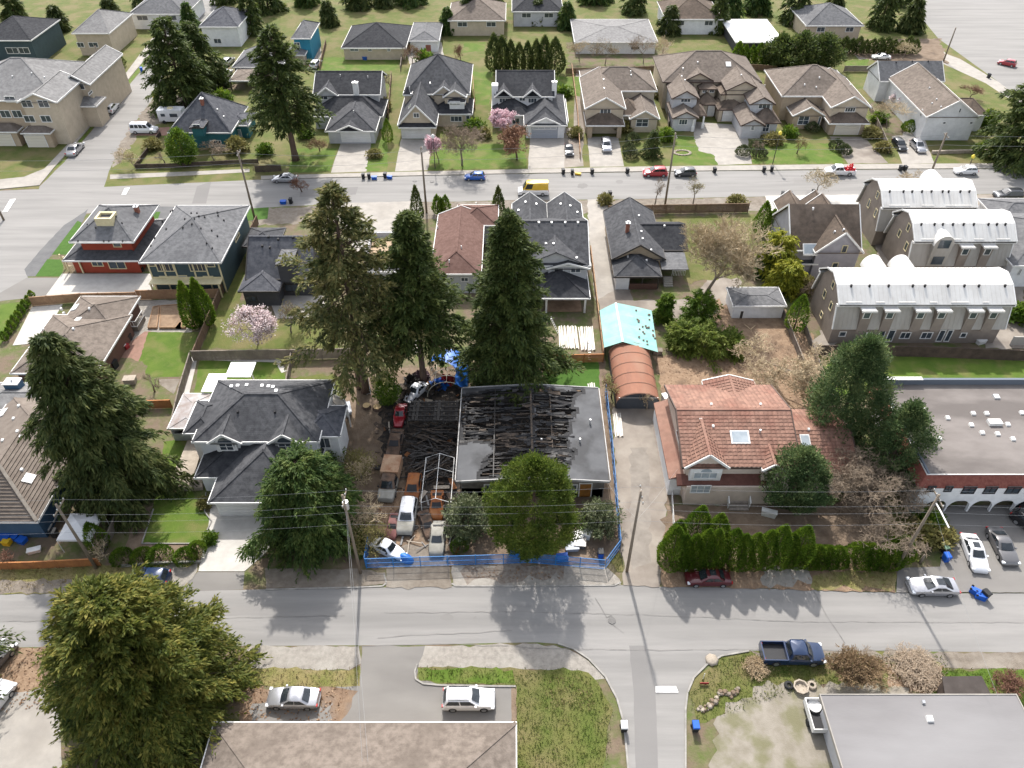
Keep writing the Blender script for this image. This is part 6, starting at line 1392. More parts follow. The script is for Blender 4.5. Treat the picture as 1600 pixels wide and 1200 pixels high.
conifer('dark fir leaning in from the left edge over the road', (-66, 1090), 890, 4.9, L_FIR, 'fir_tree', nb=130, nbl=16, L=.42, Wd=.14, lobes=.6)
conifer('feathery green cedar overhanging the driveway of the grey roofed house', (489, 828), 720, 5.8, L_SHAG, 'cedar_tree', z0=.05, nb=270, nbl=24, k=10, L=.42, Wd=.14, shape=.5, sag=.22, rise=.6, ragged=.25, hang=.25, lobes=.5)
conifer('first tall dark fir of the pair beside the side street', (292, 168), 30, 6.6, L_FIR, 'fir_tree', z0=.06, nb=200, nbl=13, k=7, L=.8, Wd=.32, shape=.55, sag=.2, lobes=.5, hang=.15)
conifer('second fir of the pair beside the side street, half behind the first', (322, 140), 35, 5.4, L_FIR, 'fir_tree', z0=.06, nb=160, nbl=11, k=7, L=.8, Wd=.32, shape=.6, sag=.4, lobes=.5)
conifer('big bluish fir with bare reddish trunk in front of the white chimney house', (462, 250), 44, 5.9, L_FIR, 'fir_tree', z0=.3, nb=190, nbl=15, k=8, L=.75, Wd=.28, shape=.62, sag=.15, ragged=.35, lobes=.6, hang=.12, droop=.1, tr=.6)
conifer('large dark fir at the right edge beside the white gabled house', (1592, 250), 84, 7.6, L_FIR, 'fir_tree', z0=.04, nb=230, nbl=16, k=8, L=.8, Wd=.3, shape=.62, sag=.22, ragged=.35, lobes=.6, hang=.15)
conifer('small round fir in the front garden of the tan garage house', (1018, 244), 204, 2.4, L_FIR, 'fir_tree', z0=.02, nb=90, nbl=10, k=5, L=.4, Wd=.18)
def pine(label, base, top, R, m_, npuff, nl, rp, L, Wd, fat=.36, name='pine_tree', inner=.5, lump=.14, up=.5, z0f=.05, group=None):
    b = P(*base); H = HZ(b.x, b.y, top); c = egg_points(npuff, H * (1 - z0f), R, H * z0f, fat, inner, lump)
    me = puff_mesh(c, np.full(len(c), rp) * (.7 + .6 * NP.random(len(c))), nl, L, Wd, m_, up)
    return place(name, label, b.x, b.y, [('trunk', trunk_mesh(H * .9, .28)), ('crown', me)], group=group)
pine('tall blue green pine beside the orange tile roof', (1300, 688), 540, 4.4, L_PINE, 300, 150, .9, .3, .13, .32, lump=.18, inner=.45, up=.8)
pine('smaller blue green pine against the flat roofed building', (1378, 746), 640, 3.2, L_PINE, 170, 140, .8, .3, .13, .34, lump=.2, inner=.45, up=.8)
pine('round silvery green pine in the front yard beside the bare tree', (1231, 788), 712, 3.5, L_PINE, 230, 120, .62, .26, .12, .42, lump=.1, inner=.6, up=.8)
pine('dense egg shaped cypress in front of the fire damaged house', (832, 856), 727, 4.35, L_CYP, 330, 150, .62, .28, .11, .42, name='cypress_tree', inner=.82, lump=.11, up=.9)
pine('dark clipped egg shaped holly beside the teal cottage', (291, 258), 206, 2.6, L_HEDGE, 130, 50, .6, .4, .2, .45, name='shrub', inner=.8, lump=.03)
for bx, by, tp, R, lb in ((1215, 105, 62, 4, 'first dark conifer'), (1245, 110, 58, 5, 'second dark conifer'), (1280, 108, 60, 4.5, 'third dark conifer')):
    pine(lb + ' in the clump behind the tan roofed house', (bx, by), tp, R, L_FIR, 120, 50, 1.0, .7, .3, .4, name='conifer', group='dark conifers at the top')

def bare(label, base, H, R, seed, twig=TWIG, name='bare_tree', levels=5, kids=3, blossom=None, bn=0, bs=.2, spread=.75, up=.3, r0=.2, stems=1, trunk=.3, wob=.3, thin=1.0, cat='tree', group=None, ratio=.68, bl=None, keep=1.0):
    b = P(*base); sg, tips = bare_segs(10, spread, levels, kids, r0, trunk, up, wob, seed=seed, stems=stems, ratio=ratio)
    a = np.array([s[1] for s in sg[1]]) if sg[1] else np.array([s[1] for s in sg[0]])
    fz = H / max(1, np.percentile(a[:, 2], 99.5)); fr = R / max(.1, np.percentile(np.hypot(a[:, 0], a[:, 1]), 97))
    sc = lambda p: (p[0] * fr, p[1] * fr, p[2] * fz)
    S2 = [[(sc(s[0]), sc(s[1]), max(.02, s[2] * thin), max(.016, s[3] * thin)) for s in k] for k in sg]
    if keep < 1: rn = random.Random(seed); S2[1] = [s for s in S2[1] if rn.random() < keep]
    parts = [('trunk', seg_mesh('trunk', S2[0], BARKG if twig is not TWIGR else BARK, 6))]
    if S2[1]: parts.append(('twigs', seg_mesh('twigs', S2[1], twig)))
    if blossom:
        tp = np.array([sc(p) for p in tips]); tp = tp[NP.integers(0, len(tp), bn)] + NP.normal(size=(bn, 3)) * .22
        parts.append(('blossom' if bl is None else bl, spray_mesh('blossom', tp, NP.normal(size=(bn, 3)), bs * (.6 + .8 * NP.random(bn)), bs * .8 * (.6 + .8 * NP.random(bn)), blossom)))
    return place(name, label, b.x, b.y, parts, cat, group, rz=seed * 1.3)
bare('big bare tan tree with fanned twigs beside the small charcoal house', (1100, 466), 13, 6.4, 3, TWIG, levels=6, kids=4, spread=.62, up=.42, thin=2.4, r0=.14, trunk=.22, wob=.22)
bare('wide low bare tree with pale twigs behind the orange tile roof', (1205, 594), 6.4, 7.6, 8, TWIG, levels=6, kids=3, spread=.85, up=.12, thin=2.4, r0=.12, wob=.25)
bare('tangled grey bare tree beside the parking lot pole', (1346, 806), 6.6, 6.2, 12, TWIGG, levels=6, kids=3, spread=.95, up=.02, thin=1.5, wob=.6, r0=.16, trunk=.2)
bare('second grey bare tree reaching over the front hedge', (1368, 862), 5.2, 4.2, 15, TWIGG, levels=5, kids=3, spread=.9, up=.05, thin=.9, wob=.55, r0=.16, trunk=.2)
bare('upper bare tangle against the red tile skirt', (1385, 745), 4.6, 4.4, 19, TWIGG, levels=5, kids=3, spread=.95, up=.0, thin=.85, wob=.6, r0=.14, trunk=.2)
bare('grey budding tree on the lawn beside the pink tree', (722, 258), 7.6, 4.6, 21, TWIGG, levels=6, kids=3, thin=1.8, r0=.13, keep=1)
bare('reddish budding tree before the grey garage door', (808, 250), 6.6, 4.0, 23, TWIGR, levels=6, kids=3, thin=1.8, r0=.12, keep=.9, blossom=L_BUD, bn=2200, bs=.3, bl='buds')
bare('pink blossom tree by the lamp post, low and wide', (686, 256), 4.8, 2.4, 25, TWIGR, levels=4, kids=3, blossom=L_PINK, bn=3600, bs=.3, name='blossom_tree', r0=.12)
bare('pink blossom tree against the white bay dormer house', (788, 222), 5.6, 3.0, 27, TWIGR, levels=4, kids=3, blossom=L_PINK, bn=5200, bs=.32, name='blossom_tree', r0=.14)
bare('pale pink blossom tree on the lawn behind the dark fence', (404, 536), 6.0, 3.1, 29, TWIGG, levels=5, kids=3, blossom=L_WPINK, bn=7500, bs=.22, name='blossom_tree', r0=.14)
bare('white blossom tree beside the plain white house', (1408, 170), 4.6, 3.6, 31, TWIGG, levels=4, kids=3, blossom=L_WPINK, bn=9000, bs=.36, name='blossom_tree', r0=.14)
bare('brown bushy bare shrub beside the navy pickup', (1330, 1064), 3.4, 2.3, 33, mat('brown_twig', (.22, .15, .085), .9, (.3, .21, .12), 2), name='bare_shrub', levels=5, kids=4, spread=.55, up=.3, stems=7, thin=.8, r0=.06, keep=.6, trunk=.35, wob=.2, blossom=L_MOSS, bn=350, bs=.1, bl='buds', cat='shrub')
bare('heap of pale cut branches at the road edge', (1428, 1048), 1.1, 2.4, 35, mat('pale_dead_twig', (.46, .37, .28), .9, (.36, .28, .2), 2), name='brush_pile', levels=4, kids=4, spread=1.0, up=-.1, stems=8, thin=.7, r0=.1, trunk=.35, wob=.4, cat='brush pile', keep=.6)
bare('leafless shrub on the grass right of the dark shed', (1575, 1082), 1.8, 1.7, 37, TWIGR, name='bare_shrub', levels=4, kids=3, stems=5, thin=.5, cat='shrub')
bare('straw clump beside the tailgate of the navy pickup', (1180, 1044), .7, 1.2, 38, mat('straw', (.4, .31, .2), .9, (.3, .22, .13), 2), name='dry_clump', levels=3, kids=4, stems=12, thin=.35, cat='shrub', trunk=.5)
for i_, (bx, by, H, R, lb, tw) in enumerate([
    (1275, 303, 5.0, 3.0, 'small tan street tree behind the lavender grey house', TWIG), (1415, 303, 4.4, 2.6, 'small thin street tree before the white townhouses', TWIG), (1023, 320, 5.2, 1.5, 'slim leafless sapling at the far end of the brown fence', TWIGG), (1083, 318, 5.0, 1.5, 'slim leafless sapling right of the street pole', TWIGG),
    (1385, 200, 6.0, 4.2, 'bushy bare tree between the tan house and the white houses', TWIG), (1395, 150, 5.5, 3.6, 'bare brown tree beside the white blossom tree', TWIGG), (1410, 92, 4.0, 3.2, 'tan bare bush beside the junk cars at the top', TWIG), (1515, 155, 3.0, 2.6, 'reddish bush at the back of the white gabled house', TWIGR), (1005, 100, 6.5, 4.0, 'bare tree behind the tan roofed house', TWIGG), (945, 102, 6, 3.8, 'bare tree behind the open garage house', TWIGG), (1035, 95, 6, 3.4, 'mossy bare tree left of the duplex roof', TWIG),
    (905, 95, 5, 3, 'thin bare tree beside the tall cedar hedge', TWIG), (212, 262, 3.6, 3.0, 'tan spiky shrub at the corner of the side street', TWIG), (258, 256, 2.4, 1.6, 'small bare tree inside the corner fence', TWIGG), (335, 250, 3.0, 3.2, 'sprawling bare shrub in front of the teal cottage', TWIGG), (455, 520, 4.6, 2.2, 'thin leafless tree on the lawn behind the dark fence', TWIGG), (242, 612, 2.8, 1.6, 'little bare bush in the gravel bed', TWIGG), (472, 300, 3, 2.2, 'reddish shrub behind the golden fir', TWIGR), (500, 236, 2.6, 2.8, 'low reddish shrub at the foot of the big fir', TWIGR),
    (24, 878, 1.8, 1.3, 'twiggy bush against the orange wood fence', TWIGR), (170, 878, 2.6, 1.6, 'thin bare bush behind the olive cedar', TWIG), (1245, 240, 3.2, 1.6, 'thin reddish sapling on the lawn of the tan house', TWIGR), (1180, 245, 3.5, 1.4, 'slim bare tree near the duplex drive', TWIGG), (850, 100, 5, 3, 'bare tree behind the white bay dormer house', TWIG), (645, 105, 5, 2.6, 'leafless tree behind the beige gabled house', TWIGR), (610, 140, 3.5, 1.6, 'thin bare tree between the two dark roofed houses', TWIGG), (720, 100, 5, 2.6, 'rust tinted bare tree above the beige gabled house', TWIGR),
    (565, 750, 4.5, 2.4, 'bare mossy shrub on the path beside the burnt trucks', TWIG), (570, 830, 4.2, 2.8, 'leafless shrub behind the blue safety fence corner', TWIG), (1010, 640, 3, 1.4, 'dry bramble by the rust roofed shed', TWIG), (955, 620, 3, 1.6, 'dry brush left of the rust roofed shed', TWIGR), (1265, 470, 4, 2.2, 'dark bare shrub beside the white shed', TWIGG)]):
    bare(lb, (bx, by), H, R, 41 + i_, tw, levels=5 if R > 2 else 4, kids=3, thin=1.5, r0=.09, spread=.7, keep=.8, blossom=L_MOSS if i_ % 3 == 0 else None, bn=500, bs=.16, bl='buds', name='bare_tree' if H > 3.5 else 'bare_shrub', cat='tree' if H > 3.5 else 'shrub')

ORD = 'first second third fourth fifth sixth seventh eighth ninth tenth eleventh twelfth'.split()
# columnar cedars and clipped hedges: one crown, copied
def column_mesh(n=1500, L=.34, Wd=.13, top=.62):
    c = egg_points(n, 1.0, 1.0, 0.0, .27, .9, .04)
    d = c.copy(); d[:, 2] = 0; d += NP.normal(size=d.shape) * .25; d[:, 2] += .9
    return c, d
def column(H, R, n, m_, L=.45, Wd=.17):
    c, d = column_mesh(n); c = c * np.array([R, R, H]); return spray_mesh('crown', c, d * np.array([1, 1, 1.4]), L * (.6 + .7 * NP.random(n)), Wd * (.6 + .7 * NP.random(n)), m_, .05)
COLM = {}
def columns(label, spots, H, R, m_, name='columnar_cedar', group=None, n=1500, cat='tree', L=.45, Wd=.17, labels=None, jig=.12):
    me = column(H, R, n, m_, L, Wd); tk = trunk_mesh(H * .8, .1)
    for i, (x, y) in enumerate(spots):
        p = P(x, y); s = 1 + RN.uniform(-jig, jig)
        t = place(name, labels[i] if labels else label, p.x, p.y, [('trunk', tk), ('crown', me)], cat, group, rz=RN.random() * 6, sc=(s, s, s * RN.uniform(.94, 1.06)))
columns('left of the two columnar cedars by the garden beds', [(306, 512), (325, 508)], 8.3, 1.35, L_HEDGE, n=3800, L=.5, labels=['left of the two columnar cedars by the garden beds', 'right of the two columnar cedars, against the lot fence'], jig=.04)
columns('', [(653, 346), (779, 344)], 6.6, 1.0, L_DCED, n=1800, labels=['narrow dark cedar left of the red brown roof', 'narrow dark cedar right of the red brown roof'], jig=.05)
columns('', [(684, 334), (690, 333), (697, 333)], 3.2, .7, L_HEDGE, n=600, group='short cedars behind the red brown roof', labels=[k + ' of the three short dark cedars behind the red brown roof' for k in ('left', 'middle', 'right')])
columns('', [(1046, 884), (1062, 886), (1078, 885), (1094, 885), (1109, 884), (1052, 866), (1084, 850), (1112, 862)], 6.0, 1.35, L_HEDGE, 'hedge_cedar', 'hedge cedars left of the front walk', n=4200, L=.3, Wd=.1, labels=['%s hedge cedar in the front hedge beside the long driveway' % k for k in ('leftmost roadside', 'second roadside', 'third roadside', 'fourth roadside', 'fifth roadside', 'leftmost rear', 'middle rear', 'right rear')])
columns('', [(1136, 882), (1152, 884), (1170, 883), (1188, 882), (1206, 881), (1224, 880), (1240, 880)], 5.6, 1.4, L_HEDGE, 'hedge_cedar', 'hedge cedars right of the front walk', n=4200, L=.3, Wd=.1, labels=['%s hedge cedar in the hedge right of the front walk gap' % k for k in ('first', 'second', 'third', 'fourth', 'fifth', 'sixth', 'seventh')])
columns('', [(1256, 880), (1272, 880), (1288, 880), (1304, 880), (1350, 880), (1368, 882), (1386, 882), (1402, 870), (1334, 880)], 3.0, 1.35, L_HEDGE, 'hedge_cedar', 'low hedge before the bare trees', n=3000, L=.28, Wd=.1, labels=['%s low hedge cedar before the grey bare trees' % k for k in ('first', 'second', 'third', 'fourth', 'sixth', 'seventh', 'eighth', 'last', 'fifth')])
columns('', [(772 + k * 13, 112) for k in range(7)], 7.6, 1.6, L_DCED, 'hedge_cedar', 'tall cedar hedge at the top', n=1100, L=.8, Wd=.32, labels=['%s tall cedar in the hedge behind the white bay dormer house' % k for k in ('leftmost', 'second', 'third', 'middle', 'fifth', 'sixth', 'rightmost')])
columns('broad tall cedar closing the end of the hedge at the top', [(866, 116)], 9.6, 2.6, L_DCED, 'cedar_tree', n=2200, L=.8, Wd=.32)
columns('', [(1150 + k * 11, 100 + k * .4) for k in range(6)], 4.8, 1.2, L_HEDGE, 'hedge_cedar', 'cedar row behind the duplex', n=700, L=.7, Wd=.3, labels=['%s small dark cedar in the row behind the duplex' % k for k in ('leftmost', 'second', 'third', 'fourth', 'fifth', 'rightmost')])
columns('', [(1305 + k * 11, 84) for k in range(12)], 3.4, 1.3, L_DCED, 'hedge_cedar', 'hedge along the top right lot line', n=500, L=.7, Wd=.3, labels=[k + ' dark hedge cedar along the top right lot line' for k in ORD])
columns('', [(10 + k * 5.2, 532 - k * 8.2) for k in range(9)], 1.5, .42, L_HEDGE, 'young_cedar', 'young cedars along the far left driveway', n=300, L=.3, cat='shrub', labels=[k + ' tiny cedar, counted from the front, along the far left path' for k in ORD])
columns('', [(193, 876), (225, 876), (252, 876)], 1.9, 1.25, L_HEDGE, 'clipped_bush', 'clipped bushes along the bed', n=1600, L=.26, Wd=.12, cat='shrub', labels=[k + ' round clipped bush in the roadside bed' for k in ORD])
columns('', [(292, 876), (310, 864), (718, 858)], 1.8, 1.05, L_HEDGE, 'clipped_bush', n=1500, L=.26, Wd=.12, cat='shrub', labels=['clipped bush at the driveway end of the bed', 'tiny clipped bush in the corner of the bed', 'clipped ball bush behind the blue safety fence'])
columns('', [(1187, 366), (1200, 372), (607, 222), (1240, 515), (160, 858)], 5.4, 1.2, L_HEDGE, 'columnar_cedar', n=1200, labels=['dark columnar cedar behind the golden bamboo', 'second dark cedar behind the golden bamboo', 'clipped cedar pillar beside the white double garage', 'dark cedar bush beside the white shed', 'dark spreading cedar behind the white gazebo'], jig=.2)
columns('', [(1180, 232), (1186, 244), (988, 222), (982, 236), (985, 246), (1306, 232), (1318, 240), (1268, 205), (1160, 592 - 350)], 1.7, 1.3, L_RHODO, 'garden_shrub', n=700, L=.4, Wd=.2, cat='shrub', labels=['round shrub beside the duplex drive', 'lower round shrub beside the duplex drive', 'golden shrub beside the silver car', 'second golden shrub beside the silver car', 'lowest shrub beside the silver car', 'brown shrub beside the cream garage', 'lower brown shrub beside the cream garage', 'low shrub under the tan house window', 'small shrub at the duplex lawn edge'])
columns('', [(188 - 5 * k, 104 + 9 * k) for k in range(9)], 3.0, 1.5, L_DCED, 'hedge_cedar', 'dark hedge beside the townhouses', n=500, L=.6, Wd=.28, labels=[k + ' dark hedge clump, from the far end, between townhouses and pavement' for k in ORD[:9]])
columns('', [(1565, 240), (1490, 206), (1535, 240), (130, 160), (1420, 205)], 2.4, 1.8, L_HEDGE, 'garden_shrub', n=900, L=.5, Wd=.25, cat='shrub', labels=['dark shrub under the right edge fir', 'green shrub against the white gabled wall', 'shrub at the end of the stone bed', 'dark ivy clump beside the townhouses', 'dark shrub beside the parked black car'])
def shrub(label, base, H, R, m_, npuff, nl=60, rp=.5, L=.3, Wd=.13, fat=.45, name='shrub', group=None, up=.4):
    b = P(*base); c = egg_points(npuff, H, R, 0, fat, .55, .15); me = puff_mesh(c, np.full(len(c), rp), nl, L, Wd, m_, up)
    t = MB(); t.tube([(0, 0, -.05), (.05, 0, H * .5)], .07, 6); return place(name, label, b.x, b.y, [('stem', t.mesh('stem', BARK)), ('foliage', me)], 'shrub', group)
shrub('broad leaved rhododendron left of the egg shaped cypress', (732, 828), 4.2, 2.6, L_RHODO, 130, 50, .5, .32, .13)
shrub('small rhododendron between the cypress and the long drive', (934, 822), 3.0, 2.3, L_RHODO, 90, 50, .45, .3, .12)
shrub('ivy covered stump bush behind the red car', (606, 628), 4.6, 1.5, L_HEDGE, 80, 50, .5, .3, .14)
shrub('green bush at the corner of the grey roofed house', (517, 720), 2.6, 1.4, L_HEDGE, 60, 50, .45, .3, .14)
shrub('wispy bush beside the dirt path', (560, 735), 2.4, 1.8, L_MOSS, 60, 30, .6, .25, .09)
shrub('straggly bush under the street pole', (575, 850), 2.6, 2.2, L_MOSS, 80, 30, .6, .25, .09)
for i_, (bx, by, H, R, lb) in enumerate([(1062, 540, 3.2, 2.6, 'leftmost yellow green juniper beside the turquoise roof'), (1095, 548, 3.4, 3.2, 'largest yellow green juniper in the back yard'), (1135, 548, 2.4, 2.6, 'rightmost low juniper in the back yard'), (1036, 500, 4.2, 1.2, 'slim green juniper above the turquoise roof'), (1092, 500, 4.2, 2.4, 'dark green juniper behind the others')]):
    b = P(bx, by); c, sg = conifer_mesh(H, R, z0=.02, nb=110, nbl=12, k=6, L=.4, Wd=.15, shape=.5, sag=-.1, rise=.9, mat_=L_JUN if i_ in (0, 1, 2) else L_HEDGE, ragged=.35); place('juniper', lb, b.x, b.y, [('trunk', trunk_mesh(H * .8, .12)), ('crown', c)], 'shrub', 'junipers in the back yard')
for i_, (bx, by, H, R, lb) in enumerate([(1208, 428, 6.8, 3.4, 'tall golden bamboo clump left of the lavender grey house'), (1224, 455, 5.0, 2.3, 'lower golden bamboo clump beside the lavender grey house'), (1188, 425, 4.5, 1.9, 'dark green bamboo clump beside the bare tan tree')]):
    b = P(bx, by); c, sg = conifer_mesh(H, R, z0=.04, nb=130, nbl=14, k=6, L=.45, Wd=.18, shape=.35, sag=.3, rise=1.0, mat_=L_YG if i_ < 2 else L_SHAG, ragged=.35, droop=.4); place('bamboo_clump', lb, b.x, b.y, [('stems', trunk_mesh(H * .7, .15)), ('foliage', c)], 'bamboo')
for i_, (bx, by, H, R, m_) in enumerate([(1655, 120, 8, 5, L_FIR), (-60, 110, 9, 5, L_DCED), (-40, 40, 10, 5, L_FIR), (420, 18, 11, 4.5, L_FIR), (560, 12, 9, 4, L_DCED), (760, 8, 12, 5, L_FIR), (1100, 10, 10, 4.6, L_DCED), (1400, 4, 11, 5, L_FIR), (930, 4, 8, 5, L_SHAG), (640, 6, 9, 5, L_SHAG), (1180, 20, 8, 4, L_SHAG)]):
    b = P(bx, by); c, sg = conifer_mesh(H, R, z0=.05, nb=100, nbl=8, k=5, L=1.1, Wd=.5, mat_=m_); place('fir_tree', 'fir tree far beyond the last row of houses', b.x, b.y, [('trunk', trunk_mesh(H * .9, .3)), ('crown', c)], group='firs beyond the last houses')

# trees and shrubs beyond the last row, and between the far houses: a few kinds, copied
KIND = []
for nm, R, H, m_ in (('fir_tree', 3.6, 11, L_FIR), ('cedar_tree', 3.0, 7, L_DCED), ('fir_tree', 3.2, 8, L_SHAG)):
    c, sg = conifer_mesh(H, R, z0=.05, nb=100, nbl=9, k=5, L=.9, Wd=.4, mat_=m_); KIND.append((nm, c, trunk_mesh(H * .9, .25)))
bm_ = puff_mesh(egg_points(40, 1.8, 1.5, 0, .45), np.full(40, .5), 26, .5, .3, L_HEDGE); rm_ = puff_mesh(egg_points(36, 1.5, 1.5, 0, .45), np.full(36, .45), 24, .5, .3, L_MOSS)
for i, (x, y, k, s) in enumerate([(30, 40, 0, 1), (95, 48, 1, 1), (180, 40, 1, 1.1), (232, 6, 0, 1), (300, 48, 2, .8), (395, 52, 0, .9), (515, 40, 1, .9), (700, 52, 2, .8), (735, 40, 0, .9), (885, 44, 2, .9), (1045, 52, 1, 1.1), (1120, 50, 0, .9), (1140, 30, 2, 1), (1240, 36, 0, 1.1), (1300, 30, 1, 1), (1375, 44, 0, 1), (1420, 50, 1, 1.1), (600, 10, 1, 1), (480, 8, 2, 1.1), (350, 4, 0, 1), (990, 20, 0, 1), (840, 36, 1, 1)]):
    p = P(x, y); t = place(KIND[k][0], 'evergreen tree beyond the last row of houses', p.x, p.y, [('trunk', KIND[k][2]), ('crown', KIND[k][1])], group='evergreens beyond the last houses', rz=RN.random() * 6, sc=(s, s, s * RN.uniform(.85, 1.15)))
for i, (x, y, k, s, lb) in enumerate([(478, 214, 0, 1, 'left of the double garage porch'), (600, 170, 1, 1.1, 'at the side of the double garage house'), (742, 205, 0, 1.2, 'right of the stepped gable house'), (756, 214, 1, 1, 'left of the bay dormer house'), (900, 214, 1, .9, 'by the pale fence of the garage drive'), (975, 205, 1, 1.1, 'under the window of the open garage house'), (1040, 220, 0, 1, 'before the left duplex porch'), (1208, 224, 1, 1.2, 'right of the duplex steps'), (1232, 214, 0, 1, 'before the tan house window'), (1362, 214, 1, 1.2, 'along the slanting fence'), (1372, 190, 0, 1.1, 'under the brown bare tree'), (1378, 236, 1, 1, 'at the foot of the slanting fence'), (1448, 150, 1, 1.3, 'between the two white houses'), (1540, 196, 0, 1.2, 'behind the right edge fir'), (372, 236, 1, 1.3, 'at the end of the teal cottage'), (415, 240, 0, 1, 'on the bank under the big fir'), (585, 245, 1, .9, 'between the two concrete drives'), (300, 215, 1, 1, 'beside the teal cottage wall'), (240, 232, 1, 1.1, 'inside the corner fence'), (664, 100, 0, 1.3, 'behind the stepped gable house'), (880, 150, 0, 1.2, 'behind the grey garage'), (1030, 150, 1, 1.3, 'between the open garage house and the duplex'), (1205, 150, 0, 1.2, 'right of the duplex roof'), (350, 160, 0, 1.2, 'behind the teal cottage roof'), (945, 318, 1, .8, 'at the corner of the brown fence'), (1150, 318, 1, 1, 'at the right end of the brown fence'), (1350, 440, 0, 1, 'in the lane by the townhouses'), (1255, 455, 1, 1.1, 'left of the nearer townhouses'), (1590, 500, 0, 1.3, 'behind the nearer townhouses'), (1470, 845, 1, .9, 'in the lot planting bed'), (1432, 842, 1, 1.1, 'under the parking lot pole'), (1448, 822, 0, .9, 'at the corner of the arcade'), (330, 845, 0, .5, 'along the driveway kerb'), (322, 790, 1, .5, 'by the garage corner of the grey roofed house')]):
    p = P(x, y); t = thing('shrub', ('round green' if k == 0 else 'mossy tan') + ' shrub ' + lb, 'shrub', p, RN.random() * 6, 'garden shrubs', True); t.scale = (s, s, s * RN.uniform(.8, 1.2)); link('foliage', (bm_, rm_)[k], t); st = trunk_mesh(.5, .06); link('stem', st, t)
